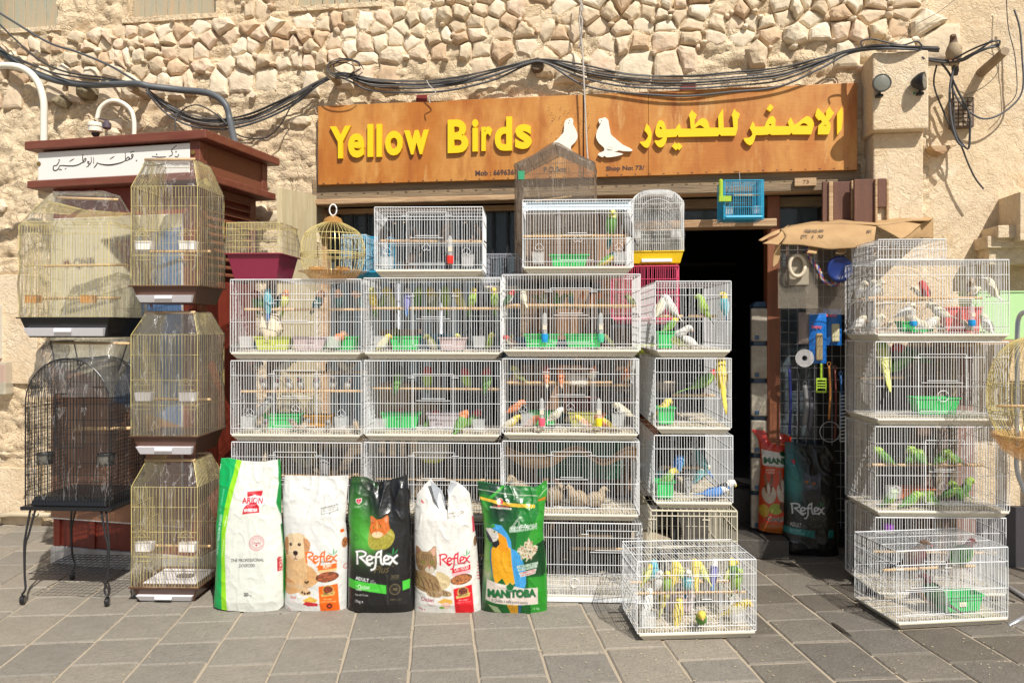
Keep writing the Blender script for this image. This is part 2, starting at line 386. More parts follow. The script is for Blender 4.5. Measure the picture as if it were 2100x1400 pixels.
for c0, y, l, vis, Y in tiles:
    mb = tile_mesh(.32, l, 0, hash((ci, y)) & 9999)
    base = Vector((c0*ca-y*sa, c0*sa+y*ca, 0))
    if vis and nvis < 299:
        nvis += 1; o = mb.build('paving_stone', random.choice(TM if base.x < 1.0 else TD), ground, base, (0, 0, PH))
    else:
        k = random.randrange(5)
        vs = [(base.x+x*ca-yy*sa, base.y+x*sa+yy*ca, z) for x, yy, z in mb.v]; rest.add(vs, mb.f, k)
o = rest.build('outer_paving', TM, ground); tag(o, kind='stuff')
# a dirty damp streak and litter in the joint by the right-hand cages
# ================================================================ SHOP BUILDING
WF = Frame(0, 5.75, R(-8.5))
shop = thing('shop_building', 'pale rubble stone shop building with plastered pillar and dark timber shopfront', 'building', WF.o, WF.rz)
def WX(u, y=0): return WF.px(u, 400, y).x
def WZ(u, v, y=0): return WF.px(u, v, y).z
M_plaster = mat('sandy_plaster', (.66, .52, .345), .92, var=.9, vscale=2.2, col2=(.53, .385, .23), bump=1, bscale=22, detail=12)
layered(M_plaster, [(None, (.75, .605, .41)), ((1.3, (1, 1, 1.6), .42, .66, 0, .85), (.67, .505, .315)), ((9, (1, 1, 1.5), .54, .74, 0, .5), (.50, .36, .22)), ((4, (1, 1, 1), .60, .75, 0, .6), (.74, .64, .48))],
    [(4.2, (1, 1, 1.7), 0, .03, 0, .7, 6, 'crack'), (8, (1, 1, 1.6), .3, .7, 0, 1.5), (30, (1, 1, 1), .3, .7, 0, .8)], .3)
M_smooth = mat('smooth_plaster', (.70, .55, .365), .9, var=.8, vscale=3.0, col2=(.58, .42, .25), bump=.5, bscale=14, detail=10)
M_pillar = mat('pillar_plaster', (.68, .56, .41), .9, var=.5, vscale=2.5, col2=(.60, .47, .33), bump=.8, bscale=10)
for m_ in (M_smooth, M_pillar): layered(m_, [(None, (.74, .60, .42)), ((1.1, (1, 1, .8), .42, .62, 0, .9), (.66, .50, .31)), ((5, (1, 1, 1), .56, .70, 0, .55), (.56, .38, .21)), ((3, (1, 1, .5), .60, .72, 0, .6), (.82, .73, .57)), ((26, (1, 1, 1), .66, .74, 0, .5), (.45, .32, .2))], [(1.0, (1, 1, 1), 0, .008, 0, .3, 6, 'crack'), (14, (1, 1, .7), .3, .7, 0, .8), (60, (1, 1, 1), .3, .7, 0, .3)], .5)
sL, sR, zT = WX(645), WX(1757), 2.60
sP = WX(1905); zS = 3.46
def nz(x, y, z, o=4): return noise.fractal(Vector((x, y, z)), 1.0, 2.0, o)
def relief(s, z):
    if s > sP-.02:
        return .012*nz(s*1.3, z*1.3, 3)+.006*nz(s*7, z*7, 9)
    a = WF_u(s, z)
    sm = 1.0
    if s < WX(60) and z < WZ(30, 560): sm = .35 if not (.55 < z < 1.15) else 1.0
    layer = noise.noise(Vector((s*3.1, z*7.5, 5.0))); cl = noise.voronoi(Vector((s*4.5+.25*noise.noise(Vector((s*6, z*6, 2))), z*7.0, 1.0)))[0]
    v = min((cl[1]-cl[0]), .16)*.12+.020*layer+.018*nz(s*8, z*11, 2)+.016*abs(noise.noise(Vector((s*14, z*24, 1))))
    return v*sm-.03+(.012 if z > zS-.02 else 0)
def WF_u(s, z): return 0
ds = .017; S = np.arange(-5.4, 4.3, ds); Z = np.arange(-.02, 4.75, ds)
V = []; idx = {}
Q = []
ns, nzv = len(S), len(Z)
for j, z in enumerate(Z):
    for i, s in enumerate(S):
        ex = .0
        if sL-.05 < s < sR+.02 and z < zT-.03: V.append((s, 0, z)); continue
        V.append((s, -relief(s, z)-.03*(s <= sP-.02), z))
V = np.array(V)
ii, jj = np.meshgrid(np.arange(ns-1), np.arange(nzv-1)); ii = ii.ravel(); jj = jj.ravel()
inopen = (S[ii] > sL-.012) & (S[ii+1] < sR) & (Z[jj+1] < zT)
wins = [(0, 125, 62), (265, 447, 38), (606, 780, 14)]
for a, b, vb in wins:
    inopen |= (S[ii] > WX(a)) & (S[ii+1] < WX(b)) & (Z[jj] > WZ((a+b)/2, vb))
k = jj*ns+ii; Qf = np.stack([k, k+1, k+1+ns, k+ns], 1)[~inopen]
used = np.unique(Qf); remap = np.full(len(V), -1); remap[used] = np.arange(len(used))
me = np_mesh('wall_face', V[used], remap[Qf], [M_plaster, M_smooth], True)
cs = V[used][remap[Qf][:, 0]][:, 0]; me.polygons.foreach_set('material_index', (cs > sP-.01).astype('i')); me.update()
link('wall_face', me, shop)
core = MB()      # the solid wall behind its face
core.box(-9, sL, .06, .5, 0, 4.9); core.box(sR, 9, .06, .5, 0, 4.9); 
wl = [(WX(a), WX(b), WZ((a+b)/2, vb)) for a, b, vb in wins]
core.box(sL, sR, .06, .5, zT+.04, 3.95)
x = sL
core.box(sL, sR, .22, .5, 3.95, 4.9)
core.box(-9, -5.38, -.02, .06, 0, 4.9); core.box(4.28, 9, 0.0, .06, 0, 4.9)
core.build('wall_core', M_plaster, shop)
# --- rubble stones
STM = [mat('limestone_%d' % i, c, .88, var=.7, vscale=5+i, col2=d, bump=.8, bscale=22, detail=9) for i, (c, d) in enumerate([
    ((.67, .56, .40), (.52, .41, .275)), ((.71, .61, .455), (.57, .47, .33)), ((.63, .505, .35), (.48, .365, .235)), ((.66, .53, .375), (.53, .40, .27)), ((.71, .60, .45), (.53, .41, .28)), ((.60, .44, .29), (.44, .30, .18)), ((.68, .55, .41), (.58, .40, .26)), ((.76, .67, .52), (.62, .52, .38))])]
def stone(w_, h, d, seed, outline=None):
    """a roughly squared stone: angular outline, chiselled front made of a few flats"""
    r = random.Random(seed)
    if outline is None:
        k = r.choice([5, 6, 7]); outline = []
        for q in range(k):
            t = 2*math.pi*(q+r.uniform(-.3, .3))/k+r.random()*.0; c, s_ = math.cos(t), math.sin(t); e = (abs(c)**4+abs(s_)**4)**-.25*r.uniform(.82, 1.05); outline.append((c*e*w_/2, s_*e*h/2))
    out = []
    for q in range(len(outline)):
        (ax, az), (bx, bz) = outline[q], outline[(q+1) % len(outline)]; L_ = math.hypot(bx-ax, bz-az); m = max(1, int(round(L_/.035)))
        for e in range(m):
            f = e/m; j_ = 0 if e == 0 else r.uniform(-.005, .005); out.append((ax+(bx-ax)*f+j_*(bz-az)/L_, az+(bz-az)*f-j_*(bx-ax)/L_))
    N = len(out)
    planes = [(0, 0, r.uniform(.8, 1.05))]
    for _ in range(4): t = r.uniform(0, 6.28); g_ = r.uniform(.5, 1.3); planes.append((math.cos(t)*g_, math.sin(t)*g_+.1, r.uniform(.85, 1.25)))
    def depth(x, z, e):
        a = x/(w_/2); b = z/(h/2); v = min(p[2]-p[0]*a*.38-p[1]*b*.38 for p in planes); v = max(v, .12)
        v += .10*noise.noise(Vector((x*30+seed, z*30, seed*.37)))
        return -d*v*(1-e**8*.75)
    mb = MB(); vs = [(0, depth(0, 0, 0), 0)]; rings = [.25, .5, .74, .92, .99]
    for e in rings:
        for x, z in out: vs.append((x*e, depth(x*e, z*e, e), z*e))
    for x, z in out: vs.append((x, .03, z))
    fs = [(0, 1+k, 1+(k+1) % N) for k in range(N)]
    for q in range(len(rings)):
        for k in range(N): a = 1+q*N+k; b = 1+q*N+(k+1) % N; fs.append((a, a+N, b+N, b))
    mb.add(vs, fs); return mb
# fitted rubble: every stone fills its own cell between its neighbours
seeds = []; z = zS+.05; ri = 0
while z < 4.5:
    s = WX(-40)+random.random()*.1
    while s < sP-.06:
        wd = random.choice([.06, .09, .11, .13, .15, .18, .22, .27]); seeds.append((s+wd/2, z+random.uniform(-.03, .03))); s += wd
    z += random.choice([.085, .11, .125, .145, .165])
def cell(i):
    px_, pz_ = seeds[i]; poly = [(px_-.2, pz_-.13), (px_+.2, pz_-.13), (px_+.2, pz_+.13), (px_-.2, pz_+.13)]
    for j, (qx, qz) in enumerate(seeds):
        if j == i or abs(qx-px_) > .6 or abs(qz-pz_) > .45: continue
        nx, nz_ = (qx-px_), (qz-pz_)*1.0; mx, mz = (qx+px_)/2, (qz+pz_)/2; o = []
        for k in range(len(poly)):
            a, b = poly[k], poly[(k+1) % len(poly)]; da = (a[0]-mx)*nx+(a[1]-mz)*nz_; db = (b[0]-mx)*nx+(b[1]-mz)*nz_
            if da <= 0: o.append(a)
            if da*db < 0: t = da/(da-db); o.append((a[0]+(b[0]-a[0])*t, a[1]+(b[1]-a[1])*t))
        poly = o
        if len(poly) < 3: return None
    return poly
nst = 0; sid = 0; rubble = MB()
for i, (cx0, cz0) in enumerate(seeds):
    sid += 1
    if cz0 > 4.42: continue
    if any(a-.10 < cx0 < b+.08 and cz0 > zb-.08 for a, b, zb in wl): continue
    if cx0 < WX(448) and cz0 > WZ(200, 60): continue
    if cz0 < zS+.13 and random.random() < .3: continue
    if random.random() < .06: continue
    pl_ = cell(i)
    if not pl_: continue
    cx = sum(p[0] for p in pl_)/len(pl_); cz = sum(p[1] for p in pl_)/len(pl_); g_ = random.uniform(.86, .965)
    ol = [((x-cx)*g_, (z-cz)*g_) for x, z in pl_]
    q = []      # drop corners that sit too close together
    for p in ol:
        if not q or math.hypot(p[0]-q[-1][0], p[1]-q[-1][1]) > .022: q.append(p)
    if len(q) < 4: continue
    w_ = max(p[0] for p in q)-min(p[0] for p in q); h = max(p[1] for p in q)-min(p[1] for p in q)
    st_ = stone(w_, h, random.choice([.02, .035, .05, .065]), sid, q)
    if w_*h > .0125 and nst < 280: st_.build('stone', random.choice(STM), shop, (cx, -.028, cz)); nst += 1
    else: rubble.add([(x+cx, y-.028, z+cz) for x, y, z in st_.v], st_.f, random.randrange(8))
    if random.random() < .5:
        k = stone(random.uniform(.035, .07), random.uniform(.025, .05), .05, sid+5000); c_ = random.choice(q); rubble.add([(x+cx+c_[0]*1.08, y-.03, z+cz+c_[1]*1.08) for x, y, z in k.v], k.f, random.randrange(8))
# scattered stones half sunk in the mud plaster lower down
for k in range(46):
    s = random.uniform(WX(0), WX(640)); z = random.uniform(2.0, 3.42); sid += 1
    if nst > 296: break
    mb = stone(random.uniform(.09, .24), random.uniform(.07, .13), random.uniform(.02, .045), sid)
    mb.build('stone', random.choice(STM[:3]), shop, (s, -.028, z), (0, random.uniform(-.2, .2), 0)); nst += 1
tag(rubble.build('pinning_stones', STM, shop), kind='stuff')
print('stones', nst)
# --- shuttered windows above
M_teal = mat('faded_teal_boards', (.30, .33, .26), .85, var=1, vscale=3, col2=(.46, .33, .20), stretch=(7, 7, .8), bump=.4)
M_rust = mat('rusty_gap', (.30, .13, .05), .9)
for (a, b, vb), lab in zip(wins, ('', '', '')):
    x0, x1 = WX(a)-(.5 if a == 0 else 0), WX(b); z0 = WZ((a+b)/2, vb)
    sh = link('window_shutter', None, shop, (0, 0, 0))
    bk = MB(); bk.box(x0, x1, .075, .09, z0, 4.7); bk.build('backing', M_rust, sh)
    x = x0; wd = .098
    while x < x1-.02:
        q = MB(); q.box(x+.004, min(x+wd-.004, x1), .05, .078, z0+.004, 4.7); bevel(q.build('plank', M_teal, sh), .003, 1); x += wd
    fr = MB(); fr.box(x0-.03, x1+.03, -.05, .09, z0-.035, z0+.002); fr.box(x0-.03, x0+.002, -.03, .09, z0, 4.7); fr.box(x1-.002, x1+.03, -.03, .09, z0, 4.7); fr.build('reveal', M_plaster, sh)
# --- plaster pillar
pl = MB()
def PX(u, v, y): p = WF.px(u, v, y); return p.x, p.z
xa, zt = PX(1790, 108, -.28); xb, _ = PX(1905, 108, -.28); zb = PX(1790, 268, -.28)[1]
xc, _ = PX(1795, 268, -.2); xd, _ = PX(1894, 268, -.2)
pu = MB(); pu.box(xa, xb, -.28, .02, zb, zt); o = pu.build('pillar_head', M_pillar, shop); bevel(o, .012, 3)
pu = MB(); pu.box(xc-.012, xd, -.20, .02, 0, zb+.002); o = pu.build('pillar_shaft', M_pillar, shop); bevel(o, .012, 3)
pu = MB(); pu.box(xd-.004, xd+.02, -.05, .02, 0, 3.2); pu.build('pillar_seam', M_smooth, shop)
# stepped plaster mouldings on the right
ms = MB()
def mould(u0, u1, v0, v1, d):
    a = WF.px(u0, v0, -d); b = WF.px(u1, v1, -d); q = MB(); q.box(a.x, b.x, -d, .02, b.z, a.z); bevel(q.build('plaster_moulding', M_pillar, shop), .006, 2)
mould(2092, 2300, 393, 490, .30); mould(2047, 2300, 462, 484, .24); mould(2025, 2300, 484, 505, .20) ; mould(2028, 2300, 505, 540, .17)
# grey painted skirting on the right, stone base on the left
q = MB(); q.box(WX(1985), 8.9, -.05, 0, 0, .40); q.build('dark_skirting', mat('dark_skirting_paint', (.05, .045, .05), .6), shop)
q = MB(); q.box(-8.9, WX(92), -.04, 0, 0, .46); q.box(-8.9, WX(84), -.045, 0, 1.14, 2.02); o = q.build('dressed_base', M_smooth, shop); bevel(o, .006)
# --- timber shopfront
M_oldwood = mat('weathered_timber', (.17, .125, .08), .85, var=1, vscale=4, col2=(.30, .21, .12), stretch=(.6, 4, 9), bump=.7, bscale=16)
M_palewood = mat('sunbleached_timber', (.50, .35, .20), .85, var=1, vscale=4, col2=(.33, .19, .10), stretch=(.6, 5, 9), bump=.6, bscale=16)
M_redwood = mat('reddish_door_timber', (.26, .085, .032), .6, var=.8, vscale=3, col2=(.15, .05, .022), stretch=(5, 5, .6), bump=.3, bscale=20)
M_brownb = mat('brown_shutter_board', (.155, .068, .042), .75, var=.8, vscale=4, col2=(.10, .045, .03), stretch=(5, 5, .5), bump=.4)
M_rough = mat('rough_brown_board', (.33, .19, .10), .85, var=1, vscale=5, col2=(.20, .10, .05), stretch=(6, 6, .7), bump=.8, bscale=18)
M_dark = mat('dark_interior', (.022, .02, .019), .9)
M_darkm = mat('black_painted_iron', (.012, .012, .013), .5)
M_glass = mat('dusty_glass', (.10, .13, .15), .12, alpha=.55)
def wbox(name, u0, u1, v0, v1, y0, y1, m, par=shop, bev=.005, yr=None):
    """box seen between two columns and two rows of the photograph when its front stands at y0"""
    a = WF.px(u0, (v0+v1)/2, y0); b = WF.px(u1, (v0+v1)/2, y0); zt = WF.px((u0+u1)/2, v0, y0).z; zb = WF.px((u0+u1)/2, v1, y0).z
    q = MB(); q.box(a.x, b.x, y0, y1, zb, zt); o = q.build(name, m, par)
    if bev: bevel(o, bev)
    return o
o = wbox('lintel_beam', 640, 1765, 352, 402, -.045, .14, M_oldwood)
o = MB(); z = WZ(850, 402, -.03)
o.box(WX(640, -.06), WX(1066, -.06), -.055, .10, zT-.075, zT-.035); bevel(o.build('window_head_ledge', M_palewood, shop), .008)
o = MB(); o.box(WX(1222, -.03), WX(1700, -.03), -.03, .08, zT-.062, zT-.005); bevel(o.build('door_head_ledge', M_palewood, shop), .008)
o = MB(); o.box(WX(1297), WX(1700), .03, .12, zT-.13, zT-.062); o.build('door_head_board', M_oldwood, shop)
# left window
zw0 = .75; zw1 = zT-.075
fr = MB(); x0, x1 = sL, WX(1070)
win = link('display_window', None, shop)
fr.box(x0-.02, x0+.035, 0, .12, 0, zw1); fr.box(x1-.03, x1+.03, 0, .12, 0, zw1); fr.box(x0+.035, x1-.03, .01, .10, zw1-.04, zw1)
bevel(fr.build('frame', M_palewood, win), .004)
q = MB(); q.box(x0+.035, x1-.03, .085, .09, zw0, zw1-.04); q.build('pane', M_glass, win)
xx = x0+.12
while xx < x1-.06:
    q = MB(); q.box(xx-.008, xx+.008, .03, .05, zw0, zw1-.04); q.build('window_bar', M_darkm, win); xx += .112
q = MB(); q.box(x0+.035, x1-.03, .02, .10, 0, zw0); q.build('panel', M_oldwood, win)
# black mesh panel behind the bars (right half)
q = MB(); xa_, xb_ = WX(905), WX(1062)
for t in np.arange(xa_, xb_, .02): q.bar((t, .12, 1.0), (t, .12, zw1-.05), .0022)
for t in np.arange(1.0, zw1-.05, .02): q.bar((xa_, .122, t), (xb_, .122, t), .0022)
q.build('wire_mesh', M_darkm, win)
# boards between window and door
x = WX(1070)+.03; e = WX(1297)
n = 5; wd = (e-x)/n
for i in range(n):
    q = MB(); q.box(x+i*wd+.003, x+(i+1)*wd-.003, .0-.008*(i % 2), .09, 0, zT-.066 if i > 2 else zT-.066); bevel(q.build('board', M_rough, shop), .004, 1)
# transom over the door
q = MB(); zl = WZ(1500, 462, -.05)
q.box(e+.01, WX(1590), -.06, .12, zl-.012, zl+.042); bevel(q.build('transom_ledge', M_palewood, shop), .006)
q = MB(); q.box(e, WX(1577), .10, .11, zl+.04, zT-.13); q.build('transom_pane', M_glass, shop)
q = MB(); q.box(WX(1400), WX(1462), .06, .08, zl+.27, zl+.315); q.box(WX(1565), WX(1625), .06, .08, zl+.275, zl+.315);  q.build('pale_slat_strip', mat('pale_green_strip', (.42, .45, .33), .6), shop)
xd0, xd1 = WX(1576), WX(1603)
q = MB(); q.box(xd0, xd1, -.04, .12, 0, zT-.062); bevel(q.build('door_post', M_redwood, shop), .006)
q = MB(); q.box(xd1, WX(1690), .09, .10, .4, zT-.13); q.build('side_pane', M_glass, shop)
for u in (1622, 1645, 1668):
    q = MB(); q.box(WX(u)-.006, WX(u)+.006, .04, .055, 1.9, 2.18); q.build('iron_bar', mat('rust_bar', (.16, .08, .05), .7), shop)
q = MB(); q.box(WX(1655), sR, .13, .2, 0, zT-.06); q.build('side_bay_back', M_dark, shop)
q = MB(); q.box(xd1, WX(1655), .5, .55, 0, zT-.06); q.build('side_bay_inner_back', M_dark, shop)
# folded-back shutter leaves, right of the door
lf = link('folded_shutter', None, shop)
def leaf(u0, u1, v0, v1, y, m, nm='leaf'): return wbox(nm, u0, u1, v0, v1, y, y+.03, m, lf, .004)
leaf(1687, 1700, 372, 470, -.17, M_brownb, 'stile'); leaf(1700, 1709, 372, 470, -.185, M_palewood, 'edge')
leaf(1709, 1746, 372, 470, -.16, M_brownb); leaf(1746, 1751, 370, 470, -.175, M_palewood, 'edge'); leaf(1752, 1795, 367, 470, -.24, M_brownb); leaf(1795, 1800, 366, 470, -.26, M_palewood, 'edge'); leaf(1800, 1818, 366, 425, -.23, M_brownb); leaf(1818, 1823, 366, 470, -.235, M_palewood, 'edge')
# number plate
np_ = thing('number_plate', 'small wooden plate with worn digits under the right end of the sign', 'plate', WF.w(WX(1651, -.06), -.065, WZ(1651, 382, -.06)), WF.rz)
q = MB(); q.box(-.072, .072, -.01, .02, 0, .055); bevel(q.build('plate', M_palewood, np_), .003)
text_mesh('73', -.018, .022, .014, .040, -.0105, .001, mat('burnt_digit', (.16, .08, .04), .8), 'digit', .01, 0, np_)
# pale board shutter left of the window, standing open
q = MB(); a = WF.px(568, 385, -.40); b = WF.px(640, 410, -.06)
y0, y1 = -.40, -.06; xa2 = WF.px(568, 400, y0).x; xb2 = WF.px(640, 400, y1).x
za = WF.px(568, 385, y0).z; zb2 = WF.px(640, 412, y1).z
lf2 = link('open_shutter_leaf', None, shop)
for i in range(4):
    t0, t1 = i/4, (i+1)/4-.012
    A = Vector((xa2+(xb2-xa2)*t0, y0+(y1-y0)*t0, 0)); B = Vector((xa2+(xb2-xa2)*t1, y0+(y1-y0)*t1, 0)); nrm = Vector((.03, .02, 0))
    zt0 = za; q = MB(); q.hexa([A, B, B+nrm, A+nrm], [p+Vector((0, 0, zt0)) for p in (A, B, B+nrm, A+nrm)]); q.v = [(x_, y_, z_ if z_ > .1 else .55) for x_, y_, z_ in q.v]
    q.build('board', mat('pale_grey_board', (.50, .43, .27), .85, var=.9, vscale=4, col2=(.38, .30, .17), stretch=(5, 5, .6), bump=.3), lf2)
# interior: dark room with shelves
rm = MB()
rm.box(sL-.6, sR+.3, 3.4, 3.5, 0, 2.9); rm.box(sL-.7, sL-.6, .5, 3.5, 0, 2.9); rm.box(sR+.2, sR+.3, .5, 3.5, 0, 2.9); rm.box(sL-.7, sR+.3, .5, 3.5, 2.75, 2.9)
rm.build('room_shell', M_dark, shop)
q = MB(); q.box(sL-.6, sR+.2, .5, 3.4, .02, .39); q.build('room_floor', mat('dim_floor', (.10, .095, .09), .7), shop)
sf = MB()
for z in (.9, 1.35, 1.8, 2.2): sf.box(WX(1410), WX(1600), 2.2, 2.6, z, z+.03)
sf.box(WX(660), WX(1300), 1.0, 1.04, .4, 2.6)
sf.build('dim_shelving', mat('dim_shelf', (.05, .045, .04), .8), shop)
for o in list(C.objects):
    if o.parent in (shop, win) and o.name.split('.')[0] in ('frame', 'pane', 'window_bar', 'panel', 'wire_mesh', 'board', 'transom_pane', 'pale_slat_strip', 'door_post', 'side_pane', 'iron_bar', 'door_head_board', 'side_bay_back', 'side_bay_inner_back'): o.location.y += .16; o.location.x += (.012 if o.name.startswith(('door_post', 'side', 'iron')) else 0)
# steps
M_step = mat('dark_stone_step', (.075, .066, .056), .75, var=.8, vscale=6, col2=(.045, .04, .035), bump=.5)
q = MB(); q.box(WX(1400), WX(1612), -.11, .37, 0, .13); bevel(q.build('step', M_step, shop), .008)
q = MB(); q.box(WX(1380), WX(1600), .36, .52, 0, .385); bevel(q.build('step', M_step, shop), .008)
# ---------------------------------------------------------------- shop sign
sgn = thing('shop_sign', 'long varnished plywood shop sign with raised yellow letters and two white doves', 'sign', WF.w(0, -.06, 0), WF.rz)
def sx_(u, v, y=-.085): p = WF.px(u, v, y); return p.x, p.z
M_ply = mat('varnished_plywood', (.40, .135, .018), .45, var=1, vscale=2.0, col2=(.56, .27, .065), stretch=(1.6, 1, .6), bump=.15, bscale=60, detail=9)
layered(M_ply, [(None, (.42, .145, .020)), ((1.7, (1.1, 1, .45), .44, .60, 0, 1), (.54, .255, .06)), ((3.1, (1.6, 1, .35), .50, .66, 0, .9), (.33, .095, .014)), ((7, (1, 1, .25), .60, .72, 0, .7), (.62, .38, .14)), ((3, (3, 1, 38), .45, .75, 0, .22), (.26, .08, .015)), ((30, (1, 1, 1), .68, .76, 0, .7), (.16, .055, .02))], [(3, (3, 1, 38), .3, .7, 0, .05)])
def ply(u0, u1, nm='panel'):
    a = sx_(u0, 300)[0]; b = sx_(u1, 300)[0]; q = MB(); q.box(a, b, -.025, .055, 2.668, 3.262); return bevel(q.build(nm, M_ply, sgn), .003)
ply(652, 1194.5); ply(1197.5, 1329, 'panel'); ply(1329.6, 1758)
q = MB(); q.box(sx_(1190, 300)[0], sx_(1202, 300)[0], -.015, .05, 2.67, 3.26); q.build('batten', mat('dark_gap', (.06, .025, .012), .8), sgn)
M_yel = mat('yellow_letter_sheet', (.82, .545, .008), .38)
def fit_glyph(ch, zx0, zy0, zx1, zy1):
    f = lambda x, y: (660+x/4.667, 220+y/4.667)
    a = sx_(*f(zx0, zy1)); b = sx_(*f(zx1, zy0)); return text_mesh(ch, a[0], b[0], a[1], b[1], -.030, .020, M_yel, 'letter', .035 if ch not in 'l' else .03, 0, sgn)
for ch, b in zip('YellowBirds', [(88, 185, 288, 500), (262, 255, 415, 492), (447, 168, 500, 483), (533, 168, 583, 483), (615, 230, 782, 472), (797, 222, 1032, 462), (1212, 122, 1408, 447), (1445, 122, 1502, 432), (1533, 190, 1637, 427), (1660, 97, 1825, 427), (1855, 168, 2012, 410)]):
    fit_glyph(ch, *b)
sh_i = [0]
def sign_cut(loops, z_or, scl, m, nm, d=.020, y=-.030):
    sh_i[0] += 1; L = []
    for lp in loops: L.append([sx_(z_or[0]+x/scl, z_or[1]+y_/scl) for x, y_ in lp])
    me = cut_shape(L, d+.0006*(sh_i[0] % 5)); me.materials.append(m)
    return link(nm, me, sgn, (0, y-.010, 0), (R(90), 0, 0))
Z1 = ((1300, 200), 9.545); Z2 = ((1510, 200), 8.4); Z3 = ((1120, 220), 10.5)
def crv(pts, k=4): return [tuple(p[:2]) for p in spline([(x, y, 0) for x, y in pts+[pts[0]]], k)][:-1]
for lp in [
    [crv([(245, 530), (300, 590), (340, 680), (348, 760), (330, 880), (300, 960), (260, 1005), (200, 985), (150, 935), (115, 885), (190, 880), (235, 850), (265, 800), (275, 760), (240, 700), (205, 665), (225, 590)], 2)],
    [crv([(520, 465), (575, 490), (610, 570), (635, 700), (640, 840), (610, 920), (570, 975), (520, 995), (470, 975), (430, 925), (400, 860), (480, 860), (540, 830), (560, 800), (490, 802), (440, 770), (415, 700), (425, 620), (450, 540), (480, 480)], 2), [(495, 612), (520, 592), (545, 620), (545, 645), (512, 635)]],
    [[(620, 643), (815, 635), (820, 615), (850, 570), (882, 530), (900, 560), (915, 630), (1010, 630), (1010, 788), (870, 790), (850, 740), (830, 785), (625, 800)]],
    [[(1130, 262), (1165, 310), (1225, 350), (1205, 430), (1185, 450), (1180, 540), (1172, 640), (1110, 640), (1090, 430), (1070, 370)]],
    [[(1172, 565), (1260, 470), (1300, 440), (1345, 425), (1400, 440), (1450, 500), (1475, 610), (1645, 610), (1655, 740), (1640, 775), (1005, 787), (1005, 630), (1150, 632)], [(1185, 622), (1250, 572), (1290, 558), (1330, 580), (1375, 620)]],
    [[(1735, 235), (1742, 420), (1750, 600), (1755, 650), (1700, 765), (1665, 735), (1648, 760), (1640, 700), (1650, 600), (1642, 385)]],
    [[(1700, 612), (1940, 605), (1920, 400), (1900, 370), (1955, 240), (1995, 295), (2065, 335), (2040, 430), (2025, 440), (2020, 640), (1980, 765), (1700, 768), (1672, 735), (1700, 700)]],
    [[(735, 970), (805, 898), (842, 935), (870, 898), (945, 975), (885, 1050), (850, 1018), (820, 1052)]]]:
    sign_cut(lp, *Z1, M_yel, 'letter')
for lp in [
    [crv([(275, 430), (305, 480), (312, 520), (420, 521), (525, 520), (530, 658), (420, 662), (325, 665), (300, 760), (265, 820), (220, 840), (170, 810), (130, 760), (115, 715), (190, 715), (240, 690), (270, 650), (255, 600), (220, 540), (245, 490)], 1)],
    [crv([(470, 521), (510, 430), (560, 360), (600, 335), (640, 350), (665, 400), (660, 511), (780, 511), (905, 510), (912, 640), (905, 657), (740, 659), (600, 662), (560, 640), (520, 660)], 1), [(550, 485), (575, 468), (600, 485), (575, 505)]],
    [crv([(875, 440), (925, 360), (960, 430), (985, 490), (1050, 450), (1120, 390), (1190, 340), (1240, 345), (1300, 400), (1325, 470), (1310, 540), (1275, 652), (1110, 652), (960, 652), (935, 620), (912, 655), (900, 510)], 1), [(1075, 505), (1120, 465), (1150, 455), (1190, 470), (1225, 505)]],
    [[(1390, 200), (1440, 250), (1500, 310), (1522, 350), (1535, 300), (1530, 250), (1595, 175), (1620, 230), (1670, 285), (1610, 380), (1572, 425), (1600, 450), (1612, 500), (1605, 560), (1580, 652), (1390, 652), (1400, 500), (1465, 440), (1440, 400), (1405, 415), (1345, 330), (1360, 260)], [(1485, 504), (1515, 485), (1545, 504)]],
    [[(1805, 180), (1822, 300), (1808, 470), (1800, 560), (1720, 665), (1720, 300)]],
    [[(570, 130), (632, 185), (575, 265), (510, 220)]]]:
    sign_cut(lp, *Z2, M_yel, 'letter')
M_dove = mat('cream_painted_board', (.80, .74, .64), .5)
dv = sign_cut([crv([(1255, 235), (1310, 265), (1345, 320), (1355, 400), (1380, 520), (1400, 610), (1480, 680), (1560, 750), (1660, 830), (1790, 890), (1860, 940), (1820, 965), (1700, 962), (1570, 945), (1540, 915), (1555, 955), (1460, 975), (1560, 995), (1660, 1025), (1500, 1075), (1310, 1095), (1245, 1055), (1225, 1095), (1120, 1045), (1150, 1000), (1245, 960), (1250, 890), (1150, 800), (1090, 700), (1080, 620), (1110, 500), (1165, 400), (1150, 370), (1130, 300), (1160, 265), (1230, 255)], 2)], *Z3, M_dove, 'dove_cutout')
dv2 = sign_cut([crv([(545, 248), (580, 275), (592, 330), (580, 375), (640, 490), (675, 580), (675, 690), (620, 780), (545, 850), (540, 920), (590, 980), (645, 1015), (600, 1040), (560, 1050), (500, 1020), (400, 960), (250, 880), (130, 815), (240, 720), (330, 620), (385, 550), (395, 400), (420, 310), (480, 265)], 2)], *Z3, M_dove, 'dove_cutout')
M_eye = mat('dark_paint', (.03, .025, .02), .6)
for cx, cy in ((1195, 325), (515, 315)):
    sign_cut([[(cx+11*math.cos(t), cy+11*math.sin(t)) for t in np.linspace(0, 6.28, 9)[:-1]]], *Z3, M_eye, 'painted_eye', .002, -.051)
sign_cut([[(1330, 868), (1400, 892), (1455, 880), (1410, 900), (1370, 895)]], *Z3, mat('pencil_line', (.45, .38, .3), .7), 'painted_wing_line', .0015, -.0512)
for k in range(40):
    u = 1124+random.random()*88; v = 218+random.random()*70
    if 1158 < u < 1185 and v > 243: continue
    sign_cut([[(u+.9*math.cos(t), v+.9*math.sin(t)) for t in (0, 1.2, 2.5, 3.8, 5)]], (0, 0), 1, M_eye, 'drill_hole', .0012, -.0265)
